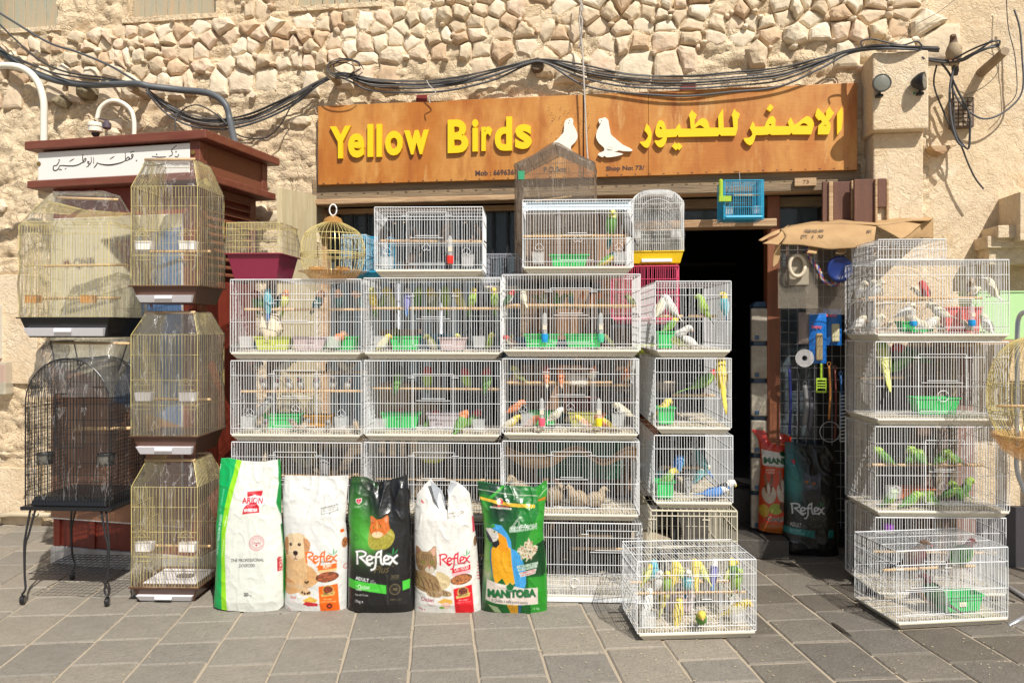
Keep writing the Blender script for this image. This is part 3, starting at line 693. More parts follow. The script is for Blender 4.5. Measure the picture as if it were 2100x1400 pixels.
M_ink = mat('dark_sign_paint', (.07, .035, .03), .7)
def small(t, u0, u1, v0, v1):
    a = sx_(u0, v1); b = sx_(u1, v0); return text_mesh(t, a[0], b[0], a[1], b[1], -.0262, .0012, M_ink, 'small_lettering', .03, 0, sgn)
small('Mob : 6696369', 975, 1062, 347, 361); small('P.O.Box :', 1115, 1168, 341, 354); small('Shop No: 73/', 1243, 1322, 339, 353)
for u in range(665, 1755, 29):
    sign_cut([[(u-2.2, 0), (u+2.2, 0), (u+1.5, -2), (u-1.5, -2)]], (0, 379-(u-652)*.0298), 1, M_eye, 'nail', .001, -.0263)
# ================================================================ KIOSK
KA = P(60, 300, 5.22); KB = P(420, 275, 4.90)
krz = math.atan2(KB.y-KA.y, KB.x-KA.x); KF = Frame(KA.x, KA.y, krz); KW = math.hypot(KB.x-KA.x, KB.y-KA.y)
kio = thing('kiosk', 'dark red wooden cash machine kiosk with louvred side behind the golden cages', 'kiosk', KF.o, krz)
M_kr = mat('dark_red_stained_timber', (.22, .035, .018), .45, var=.8, vscale=4, col2=(.15, .022, .012), stretch=(6, 6, .6), bump=.15)
M_kt = mat('red_brown_trim', (.14, .034, .02), .5, var=.9, vscale=3, col2=(.19, .065, .038), stretch=(1, 4, 6), bump=.2)
M_ks = mat('brown_louvre_timber', (.17, .058, .03), .5, var=.8, vscale=3, col2=(.17, .055, .028), stretch=(1, 1, 8), bump=.2)
M_wp = mat('white_sign_panel', (.76, .74, .70), .4)
def kz(v): return KF.px(240, v-.068*(240-60)*0, 0).z
top = KF.px(60, 295, 0).z
dp = .76
def kbox(nm, x0, x1, y0, y1, z0, z1, m, par=kio, bv=.006): q = MB(); q.box(x0, x1, y0, y1, z0, z1); return bevel(q.build(nm, m, par), bv)
zr0 = top-.045; zr1 = top+.012
kbox('roof_slab', -.02, KW+.02, -.02, dp+.1, zr0, zr1, M_kt)
zm0 = top-.30
kbox('lower_moulding', -.01, KW+.0, -.01, dp+.08, zm0, zm0+.05, M_kt)
kbox('fascia', .05, KW-.06, .06, dp, zm0+.05, zr0, M_ks)
kbox('corner_bracket', KW-.13, KW-.05, .02, .10, zm0+.05, zr0, M_kt)
kbox('corner_bracket', KW-.13, KW-.05, dp-.02, dp+.05, zm0+.05, zr0, M_kt)
kbox('sign_panel', .05, KW-.12, .018, .04, zm0+.052, zr0-.012, M_wp)
bx0, bx1 = .11, KW-.10
kbox('body', bx0, bx1-.03, .10, dp-.02, .12, zm0, M_kr)
kbox('plinth', bx0-.02, bx1, .08, dp, 0, .12, mat('worn_white_plinth', (.55, .52, .48), .7, var=.8, vscale=8, col2=(.3, .26, .22)))
for x in (bx0, bx0+.28, bx1-.05-.03): kbox('front_batten', x, x+.05, .085, .10, .12, zm0, M_kr, bv=.003)
# side: frame and louvres
kbox('side_post', bx1-.035, bx1, .10, .17, .12, zm0, M_ks); kbox('side_post', bx1-.035, bx1, dp-.09, dp-.02, .12, zm0, M_ks); kbox('side_rail', bx1-.035, bx1-.001, .17, dp-.09, zm0-.05, zm0, M_ks); kbox('side_panel', bx1-.03, bx1-.012, .17, dp-.09, .12, zm0-.62, M_kr)
z = zm0-.065
while z > zm0-.60:
    q = MB(); q.hexa([(bx1-.028, .17, z+.030), (bx1+.004, .17, z), (bx1+.004, dp-.09, z), (bx1-.028, dp-.09, z+.030)], [(bx1-.028, .17, z+.038), (bx1+.004, .17, z+.010), (bx1+.004, dp-.09, z+.010), (bx1-.028, dp-.09, z+.038)]); q.build('louvre_slat', M_ks, kio); z -= .052
# round brass fixings on the sign panel
def kpt(u, v, y=.016): p = KF.px(u, v, y); return p.x, p.z
for u, v in ((80, 336), (396, 313)):
    x, z = kpt(u, v); q = MB(); q.lathe([(0, .006), (.014, .004), (.015, 0)], 14); q.build('brass_fixing', mat('brass', (.30, .20, .06), .4, .6), kio, (x, .016, z), (R(90), 0, 0))
# calligraphy painted on the panel
M_blk = mat('black_script_paint', (.012, .012, .014), .5)
def ribbon(pts, nm='script_stroke', zo=(70, 280), sc_=5.833, y=.0165, frame=kpt, par=kio, m=M_blk):
    q = spline([(a, b, c) for a, b, c in pts], 5); L = []; Rr = []
    for i, p in enumerate(q):
        d = q[min(i+1, len(q)-1)]-q[max(i-1, 0)]; d = Vector((d.x, d.y)); d.normalize() if d.length else None
        n = Vector((-d.y, d.x)); w_ = max(p.z, 2.2)/2
        L.append((p.x+n.x*w_, p.y+n.y*w_)); Rr.append((p.x-n.x*w_, p.y-n.y*w_))
    mb = MB(); N = len(L); V = []
    for yy in (y-.0015, y):
        for a in (L, Rr):
            for s_ in a: x, z = frame(zo[0]+s_[0]/sc_, zo[1]+s_[1]/sc_); V.append((x, yy, z))
    fs = []
    for i in range(N-1): fs += [(i, i+1, N+i+1, N+i), (2*N+i, 3*N+i, 3*N+i+1, 2*N+i+1), (i, 2*N+i, 2*N+i+1, i+1), (N+i, N+i+1, 3*N+i+1, 3*N+i)]
    mb.add(V, fs); return mb.build(nm, m, par)
for st in [
    [(300, 295, 5), (285, 325, 8), (262, 348, 7), (242, 345, 6), (228, 372, 9), (234, 400, 10), (260, 406, 9), (290, 385, 7), (303, 350, 6)],
    [(303, 350, 7), (340, 346, 8), (400, 350, 10), (470, 350, 10), (530, 336, 9), (578, 308, 6)],
    [(583, 213, 4), (580, 260, 8), (586, 308, 7)], [(586, 300, 5), (608, 262, 7), (622, 272, 8), (604, 300, 6), (575, 315, 4)],
    [(625, 362, 3), (650, 350, 8), (657, 322, 8), (640, 315, 6), (643, 297, 6), (662, 305, 6)],
    [(681, 242, 4), (684, 300, 7), (668, 332, 5), (662, 325, 3)], [(711, 248, 4), (713, 326, 6)],
    [(713, 374, 4), (740, 345, 9), (757, 312, 8)], [(757, 315, 5), (800, 330, 9), (880, 340, 13), (960, 332, 12), (1040, 312, 9), (1090, 288, 5)],
    [(1090, 190, 4), (1094, 288, 8)], [(1094, 282, 5), (1122, 246, 8), (1140, 258, 8), (1122, 282, 6), (1090, 290, 4)],
    [(1130, 272, 5), (1165, 262, 8), (1186, 225, 7), (1174, 212, 7), (1164, 232, 7), (1184, 245, 6)],
    [(420, 300, 2), (450, 282, 6), (480, 264, 2)], [(905, 273, 2), (930, 255, 6), (962, 234, 2)], [(365, 392, 2), (386, 379, 5)],
    [(1610, 238, 4), (1648, 222, 7), (1655, 190, 6), (1642, 172, 5), (1668, 138, 6), (1706, 108, 4)], [(1680, 236, 5), (1716, 242, 7), (1732, 208, 5)], [(1300, 330, 5), (1400, 345, 9), (1540, 330, 8), (1610, 300, 5)], [(1410, 236, 4), (1500, 246, 8), (1580, 240, 4)]]:
    ribbon(st)
for x, y in ((1160, 187), (1183, 180), (300, 280), (304, 393), (322, 394), (1224, 286), (1466, 212), (1698, 180)): ribbon([(x-7, y, 7), (x, y+1, 13), (x+7, y+2, 6)])
# poster with logo on the front
pos = Art(300, 620, (.90, .86, .74)); W_, H_ = 300, 620
pos.poly([(115, 45), (300, 25), (300, 230), (240, 170)], (.40, .36, .33)); pos.poly([(190, 40), (300, 25), (300, 560), (20, 500), (170, 320), (215, 220)], (.42, .55, .74)); pos.poly([(150, 52), (195, 42), (240, 150), (235, 190)], (.36, .22, .2)); pos.poly([(60, 380), (150, 330), (140, 620), (20, 620)], (.80, .78, .72))
pos.poly([(0, 330), (300, 420), (300, 620), (0, 620)], (.70, .50, .38)); pos.poly([(0, 300), (120, 330), (160, 420), (80, 470), (0, 440)], (.78, .58, .45))
pos.text('QNB', 54, 104, 82, 104, (.33, .28, .30), .03)
for t in range(0, 180, 36):
    c, s_ = math.cos(R(t)), math.sin(R(t)); pos.poly([(38+12*c, 93+12*s_), (38-3*s_, 93+3*c), (38-12*c, 93-12*s_), (38+3*s_, 93-3*c)], (.42, .15, .2))
nu, nv = 90, 180
a = np.linspace(0, 1, nu); b = np.linspace(0, 1, nv); A, B = np.meshgrid(a, b)
p0 = KF.px(105, 450, .08); p1 = KF.px(372, 440, .08); zb_ = KF.px(105, 1060, .08).z
V = np.stack([p0.x+A*(p1.x-p0.x), np.full(A.shape, .078), p0.z+B*(zb_-p0.z)], -1).reshape(-1, 3)
me = np_mesh('printed_poster', V, grid_faces(nu, nv, flip=True), print_mat('poster_print', .5), False); put_print(me, pos.sample((A*299).ravel(), (B*619).ravel(), 1)); link('printed_poster', me, kio)
kbox('poster_backing', p0.x-.005, p1.x+.005, .079, .10, zb_-.01, p0.z+.005, M_wp)
# ================================================================ PIPES, CAMERA
M_pipe = mat('cream_painted_pipe', (.72, .69, .58), .35)
def ptube(pts, r, Y, k=8): return spline([P(u, v, Y if not isinstance(Y, (list, tuple)) else Y[i]) for i, (u, v) in enumerate(pts)], k)
def tube_thing(name, label, cat, pts, r, m, group=None, n=8):
    mb = MB(); base = Vector(pts[-1]); mb.tube([Vector(p)-base for p in pts], r, n); o = mb.build(name, m, None, base, smooth=True); return tag(o, label, cat, group)
gp = thing('vent_pipe', 'thick cream painted pipe bending over above the kiosk roof, left of the camera pipe', 'pipe', P(88, 290, 5.5))
q = MB(); q.tube([p-gp.location for p in ptube([(-160, 170), (-60, 145), (0, 135), (45, 140), (75, 165), (89, 205), (90, 250), (90, 292)], .034, 5.5)], .024, 10); q.build('pipe', M_pipe, gp, smooth=True)
cp = thing('security_camera', 'white dome security camera hanging from a cream hooked pipe on the kiosk roof', 'camera', P(275, 280, 5.3))
L0 = cp.location
q = MB(); q.tube([p-L0 for p in ptube([(275, 283), (275, 250), (268, 226), (248, 210), (225, 208), (206, 222), (199, 245)], .02, 5.3)], .015, 10); q.build('hooked_pipe', M_pipe, cp, smooth=True)
c = P(196, 262, 5.3)-L0
q = MB(); q.lathe([(0, .035), (.044, .032), (.050, .022), (.050, .006), (.046, .004), (.046, -.028), (.030, -.034), (0, -.034)], 20, c=c); q.build('housing', M_pipe, cp, smooth=False)
q = MB(); q.lathe([(.028, -.033), (.026, -.05), (.015, -.062), (0, -.066)], 16, c=c); q.build('dome', mat('smoked_dome', (.02, .02, .025), .08), cp, smooth=True)
c = P(219, 256, 5.25)-L0
q = MB(); q.lathe([(0, .03), (.012, .028), (.022, .015), (.028, .01), (.028, -.022), (.02, -.030), (0, -.032)], 16, c=c); q.bar(c+Vector((0, 0, .03)), P(200, 243, 5.3)-L0, .006); q.build('sensor_can', mat('dull_violet_metal', (.16, .13, .15), .35, .6), cp, smooth=False)
# ================================================================ LEFT WALL FITTINGS
al = thing('fire_alarm', 'red call point under a clear weathered cover at the left edge of the wall', 'alarm', WF.w(WX(4), -.05, 1.25), WF.rz)
def wl_(u, v, y=-.05): p = WF.px(u, v, y); return p.x-WX(4), p.z-1.25
a = wl_(-40, 740); b = wl_(24, 808)
q = MB(); q.box(a[0], b[0], -.07, .03, b[1], a[1]); bevel(q.build('cover', mat('yellowed_cover', (.62, .58, .46), .25, alpha=.55), al), .01)
a = wl_(-30, 748); b = wl_(10, 782); q = MB(); q.box(a[0], b[0], -.045, .02, b[1], a[1]); q.build('call_point', mat('alarm_red', (.55, .02, .03), .4), al)
pb = thing('wall_panel', 'narrow dark edged white panel at the far left edge of the wall', 'panel', WF.w(WX(-20), -.05, 1.6), WF.rz)
a = wl_(-80, 625); b = wl_(4, 735); q = MB(); q.box(a[0]+WX(4)-WX(-20), b[0]+WX(4)-WX(-20), -.03, .02, b[1]+1.25-1.6, a[1]+1.25-1.6); bevel(q.build('panel', mat('dull_white_panel', (.6, .58, .5), .5), pb), .004)
mbp = [WF.w(WX(16), -.08, .02+WZ(16, 1075, -.08)), WF.w(WX(16), -.08, WZ(16, 1056, -.08)), WF.w(WX(40), -.08, WZ(16, 1054, -.08)), WF.w(WX(130), -.08, WZ(16, 1052, -.08))]
tube_thing('ground_pipe', 'thin beige pipe running low along the wall left of the kiosk', 'pipe', mbp, .022, mat('beige_pipe', (.45, .38, .26), .6))
# ================================================================ PILLAR SPOTLIGHTS
def spot(label, u, v, y, az_):
    o = WF.px(u, v, y); t = thing('spotlight', label, 'spotlight', WF.w(o.x, o.y, o.z), WF.rz, 'black spotlights on the plaster pillar')
    h = MB(); h.lathe([(.012, .07), (.03, .055), (.052, .02), (.058, .0), (.058, -.012), (.050, -.012)], 22); ho = h.build('housing', M_darkm, t, (0, 0, 0), (R(-90), 0, az_), smooth=False)
    g_ = MB(); g_.lathe([(.051, -.010), (.03, -.016), (0, -.018)], 22); g_.build('lens', mat('spot_lens', (.17, .17, .14), .12, spec=.8), t, (0, 0, 0), (R(-90), 0, az_), smooth=True)
    k = MB(); k.bar((0, .03, -.02), (0, .05, -.07), .008); k.box(-.02, .02, .03, .07, -.075, -.06); k.build('bracket', M_darkm, t); return t
spot('round black spotlight facing forward near the left edge of the pillar', 1808, 171, -.35, 0)
spot('black spotlight turned sideways at the right edge of the plaster pillar', 1892, 167, -.34, R(58))
for i, u in enumerate((1875, 1888)):
    p = WF.px(u, 191, -.285); q = MB(); q.lathe([(0, -.006), (.006, -.004), (.007, 0), (.007, .008), (0, .008)], 10); o = q.build('green_indicator', mat('green_glass_bead', (.01, .28, .10), .15), None, WF.w(p.x, p.y, p.z), (R(-90), 0, WF.rz))
    tag(o, ['left', 'right'][i]+' one of two tiny green indicators under the sideways spotlight', 'light', 'green indicators on the pillar')
# bracket, vent and little ledge on the right-hand wall
o = WF.px(1968, 235, -.0)
vt = thing('vent_brick', 'rusty perforated metal vent tangled in cables on the right wall', 'vent', WF.w(o.x, 0, o.z), WF.rz)
q = MB(); q.box(-.07, .07, -.055, .02, -.10, .10); bevel(q.build('vent_box', mat('rusty_vent', (.15, .10, .07), .8, var=.8, vscale=20, col2=(.06, .045, .04)), vt), .004)
for i in range(4):
    for j in range(7):
        q = MB(); q.box(-.056+i*.029, -.036+i*.029, -.062, -.05, -.09+j*.027, -.072+j*.027); q.build('vent_slot', mat('vent_slot_dust', (.34, .26, .18), .9), vt)
a = WF.px(1897, 306, -.02); b = WF.px(1950, 306, -.02)
q = MB(); q.prism([(0, 0), (b.x-a.x, .0), (b.x-a.x-.05, -.03), (.08, -.055), (.03, -.035)], -.12, .02); o = q.build('broken_ledge', M_palewood, None, WF.w(a.x, 0, a.z), (0, 0, WF.rz)); tag(o, 'broken wooden ledge stub right of the pillar', 'ledge')
# pole stubs and lumps sticking out of the wall
M_pole = mat('old_pole_wood', (.33, .25, .16), .85, var=.8, vscale=8, col2=(.20, .14, .09), bump=.5)
def stub(u, v, L_, r, lab, dz=.0, m=M_pole):
    p = WF.px(u, v, 0); t = MB(); t.tube([(0, .03, 0), (0, -L_*.5, dz*.5), (0, -L_, dz)], [r*1.1, r, r*.9], 9); o = t.build('roof_pole', m, None, WF.w(p.x, 0, p.z), (0, 0, WF.rz)); tag(o, lab, 'pole', 'pole stubs built into the stone wall')
stub(306, 198, .24, .036, 'pole stub carrying the thick grey conduit above the kiosk')
stub(700, 172, .20, .034, 'pole stub under the coil of black cable')
stub(1105, 142, .12, .05, 'knotty pole stub holding the cables above the word Birds', m=mat('dark_knot', (.12, .085, .055), .9, bump=1))
stub(2012, 150, .34, .03, 'long pale pole stub carrying the cable bundle beside the pigeon', .03)
for u, v, l_ in ((190, 195, 'larger dark stone lump sticking out of the wall above the camera'), (138, 212, 'smaller dark stone lump sticking out left of the camera')):
    p = WF.px(u, v, 0); q = stone(.16 if u > 150 else .12, .12, .16, u); q.v = [(x, y, z) for x, y, z in q.v]; o = q.build('stone_lump', mat('lichen_stone', (.26, .21, .13), .9, var=.8, vscale=20, col2=(.12, .10, .06), bump=.8), None, WF.w(p.x, 0, p.z), (0, 0, WF.rz)); tag(o, l_, 'stone')
p = WF.px(522, 197, -.02); q = MB(); q.lathe([(0, -.012), (.024, -.010), (.026, .03)], 16); tag(q.build('round_cap', mat('cream_cap', (.66, .57, .42), .6), None, WF.w(p.x, p.y-.03, p.z), (R(-90), 0, WF.rz)), 'small round cream cap on the plaster left of the sign', 'cap')
for u, v, w_, l_ in ((865, 203, .08, 'small dark red plate standing on the sign top, left half'), (1412, 181, .10, 'small dark red plate standing on the sign top, right half')):
    p = WF.px(u, v, -.03); q = MB(); q.box(-w_/2, w_/2, -.005, .005, -.03, .028); tag(q.build('red_plate', mat('dark_red_plate', (.20, .025, .02), .5), None, WF.w(p.x, p.y, p.z), (0, 0, WF.rz)), l_, 'plate')
# ================================================================ CABLES
M_cab = [mat('black_cable', (.022, .023, .026), .5, var=.8, vscale=9, col2=(.075, .07, .062)), mat('grey_cable', (.075, .078, .085), .55), mat('dusty_cable', (.13, .12, .11), .7)]
M_cond = mat('grey_conduit', (.085, .095, .105), .5)
def cable(label, pts, r=.008, out=.12, m=0, group='cables strung along the stone wall', name='cable', seg=7, amp=.006):
    L_ = []
    for i, p in enumerate(pts):
        y = -(p[2] if len(p) > 2 else out); q = WF.px(p[0], p[1], y); L_.append(WF.w(q.x, q.y, q.z))
    s_ = spline(L_, seg); r = r*(.78 if m in (0, 1, 2) else 1); sd = random.random()*50
    s_ = [p+Vector((noise.noise(p*3+Vector((sd, 0, 0))), noise.noise(p*3+Vector((0, sd, 0))), noise.noise(p*3+Vector((0, 0, sd)))))*amp for p in s_]
    return tube_thing(name, label, 'cable', s_, r, M_cab[m] if isinstance(m, int) else m, group, 6)
cable('thick grey conduit bending down onto the kiosk roof', [(-30, 90), (10, 112), (60, 145), (130, 170), (200, 175), (275, 172, .24), (310, 178, .22), (370, 184), (430, 192), (462, 214), (473, 250), (480, 280, .3), (484, 310, .5)], .026, .14, M_cond, None, 'conduit', amp=.01)
cable('topmost cable falling from the upper left corner to the pole stub', [(-20, 15), (60, 65), (110, 92), (160, 108), (230, 138), (300, 180, .24)], .011, .14, 1)
cable('second cable from the upper left, sagging below the topmost one', [(-20, 30), (40, 90), (90, 130), (150, 152), (220, 160), (300, 176, .24)], .009, .15)
cable('third cable from the left edge, running close to the conduit', [(-20, 95), (60, 130), (110, 150), (180, 162), (240, 166), (300, 178, .24)], .009, .16)
cable('thin black cable in front of the conduit on the left wall', [(-20, 80), (30, 120), (80, 140), (150, 166), (260, 176, .22)], .007, .18)
base = [(300, 182, .24), (340, 212), (390, 238), (450, 246), (520, 234), (600, 196), (660, 163), (700, 152, .2), (760, 165), (850, 170), (930, 164), (1010, 145), (1080, 127), (1120, 124, .14), (1200, 140), (1300, 158), (1400, 161), (1500, 155), (1600, 144), (1680, 122), (1740, 103), (1800, 95, .3), (1860, 96, .31), (1925, 100, .2)]
labs = ['uppermost cable of the long bundle above the shop sign', 'slack cable of the long bundle, dipping behind the coil', 'middle cable of the long bundle above the shop sign', 'lower cable of the long bundle touching the sign top', 'lowest cable of the long bundle, sagging over the sign', 'thin dusty cable twisted round the long bundle', 'grey cable on the underside of the long bundle']
for i, lb in enumerate(labs):
    dv_ = [-3, 2, 5, 12, 20, -1, 8][i]; pts = []
    for p in base:
        k = 1.0 if p[0] in (300, 700, 1120, 1860) else 1.8
        sag = dv_*(.35 if p[0] in (300, 660, 700, 1080, 1120, 1740, 1800, 1860, 1925) else 1)*(1.0 if p[0] < 1150 or p[0] > 1600 else 1.7)
        pts.append((p[0], p[1]+sag+random.uniform(-1.5, 1.5), (p[2] if len(p) > 2 else .12)+random.uniform(-.015, .015)))
    cable(lb, pts, [.009, .007, .011, .009, .010, .006, .008][i], .12, [0, 1, 0, 1, 1, 2, 2][i])
cable('loose black loop hanging between the conduit and the sign', [(362, 275, .25), (360, 245), (380, 222), (410, 216), (450, 240), (480, 272), (510, 284), (545, 282), (575, 255), (600, 215), (640, 180)], .007, .14)
for i, (cx, cy, r_) in enumerate(((705, 138, 30), (712, 136, 26), (700, 142, 24), (708, 142, 34))):
    cable(['widest', 'second widest', 'innermost', 'front'][i]+' loop of the black cable coil left of the sign top', [(cx+r_*math.cos(t)*1.1, cy+r_*.55*math.sin(t)) for t in np.linspace(.3, 6.3, 11)], .005, .2+i*.01, 0)
cable('short cable arching above the pillar head', [(1768, 98, .3), (1766, 85, .3), (1785, 79, .3), (1810, 84, .3), (1850, 92, .3), (1880, 85, .3), (1892, 95, .3)], .007, .3)
# tangle on the right
cable('cable running from the pillar to the pigeon perch', [(1890, 118, .28), (1930, 122), (1960, 126), (1990, 112, .3), (2015, 98, .34), (2035, 82, .35)], .009, .2, 1)
cable('cable bundle strand ending above the pole stub', [(1892, 120, .28), (1935, 128), (1975, 124), (2005, 108, .3), (2052, 90, .36)], .011, .2)
cable('dusty strand lying over the long pole stub', [(1950, 128, .2), (1985, 118, .28), (2020, 100, .36), (2048, 95, .36)], .010, .2, 1)
cable('dark strand curling over the end of the long pole stub', [(1955, 124, .22), (1990, 104, .3), (2028, 88, .37), (2050, 84, .38), (2048, 95, .38)], .008, .2)
cable('cable dropping straight through the vent tangle', [(1956, 128), (1952, 165), (1955, 215), (1960, 270), (1985, 305), (1990, 275), (1988, 235), (1965, 190), (1945, 150), (1930, 130)], .009, .14)
cable('long cable hanging from the tangle to a loose curled end', [(1920, 135), (1915, 175), (1935, 230), (1955, 275), (1970, 298), (1985, 335), (2000, 365), (2018, 388)], .008, .12)
cable('thick cable hugging the left side of the vent', [(1958, 130), (1948, 180), (1950, 240), (1962, 285), (1975, 300)], .011, .16, 1)
cable('wide cable loop reaching to the right edge of the wall', [(2080, 20), (2092, 60), (2096, 120), (2095, 190), (2060, 230), (2020, 245), (1990, 232), (1965, 205), (1950, 170)], .008, .1, 1)
cable('thin wire dropping down the far right of the wall', [(2065, -10), (2068, 60), (2082, 120), (2085, 190), (2060, 222)], .004, .08)
cable('thin curl of wire right of the pole stub', [(2020, 106), (2045, 120), (2045, 150), (2015, 180), (1980, 195)], .003, .15)
cable('pale string across the upper right corner', [(1840, 85), (1880, 50), (1925, 25), (1965, -5)], .0025, .12, 2)
# rope hanging over the sign
M_rope = mat('grubby_white_rope', (.55, .50, .44), .9, bump=1, bscale=200)
rp = thing('hanging_rope', 'grubby white rope hanging over the sign between the two doves', 'rope', WF.w(WX(1205), -.12, 2.7), WF.rz)
def rl(u, v, y=-.16): p = WF.px(u, v, y); return Vector((p.x-WX(1205), y+.12, p.z-2.7))
q = MB(); q.tube(spline([rl(1192, -30), rl(1191, 20), rl(1188, 45), rl(1194, 100), rl(1199, 200), rl(1203, 290), rl(1206, 335)], 5), .006, 6); q.build('strand', M_rope, rp, smooth=True)
q = MB(); q.tube(spline([rl(1186, 0), rl(1196, 15), rl(1189, 28), rl(1194, 45), rl(1190, 95), rl(1193, 60), rl(1188, 100)], 5), .006, 6); q.build('knotted_tail', M_rope, rp, smooth=True)
q = MB(); q.tube(spline([rl(875, 165), rl(880, 175), rl(890, 185), rl(893, 192), rl(880, 200), rl(882, 212)], 4), .004, 6); o = q.build('cable_tie', M_rope, None, WF.w(WX(1205), -.12, 2.7), (0, 0, WF.rz)); tag(o, 'white string tied round the cable bundle above the word Yellow', 'string')
# ================================================================ CAGES
CG = {}
def wiggle(a, s): return random.uniform(-s, s)
def grille(mb, O, ux, uz, W_, H_, sp, r, rails=(), wob=.0015, arch=None, rr=1.5, border=True, off=None):
    """wires along uz spaced along ux; rails (fractions of H) across, laid just behind the wires"""
    O, ux, uz = Vector(O), Vector(ux), Vector(uz); n = max(2, int(round(W_/sp))); off = off or ux.cross(uz)*(r*1.7)
    for i in range(n+1):
        a = W_*i/n+(0 if i in (0, n) else wiggle(0, wob)); b = a+wiggle(0, wob)
        h = H_ if arch is None else arch(a)
        R_ = r*rr if (i in (0, n) and border) else r
        m_ = O+ux*((a+b)/2+wiggle(0, wob*1.5))+uz*h*.5
        mb.tube([O+ux*a, m_, O+ux*b+uz*h], R_, 4, 0, False)
    for f in rails:
        q = O+uz*H_*f+off; mb.bar(q, q+ux*W_, r*1.25)
def heart(mb, c, s, r, ux=(1, 0, 0)):
    ux = Vector(ux); pts = []
    for t in np.linspace(-2.6, 2.6, 15):
        x = .9*math.sin(t)**3 if abs(t) < 2.2 else .9*math.sin(t)**3+.25*(-1 if t > 0 else 1)*0
        z = -(13*math.cos(t)-5*math.cos(2*t)-2*math.cos(3*t)-math.cos(4*t))/16
        pts.append(Vector(c)+ux*(16/17*math.sin(t)**3)*s+Vector((0, 0, -z*s*-1)))
    mb.tube([Vector(c)+(p-Vector(c)) for p in pts], r, 4, 0, False)
def tray_mb(W_, D, h, lip=.012, inset=.03, mb=None):
    mb = mb or MB(); a = W_/2
    lo = [(-a+inset, .012, .002), (a-inset, .012, .002), (a-inset, D-.012, .002), (-a+inset, D-.012, .002)]; hi = [(-a+.004, -.006, h-lip), (a-.004, -.006, h-lip), (a-.004, D, h-lip), (-a+.004, D, h-lip)]
    mb.hexa(lo, hi); mb.box(-a+.002, a-.002, -.012, .0, h-lip, h); mb.box(-a+.002, -a+.012, 0, D, h-lip, h); mb.box(a-.012, a-.002, 0, D, h-lip, h); return mb
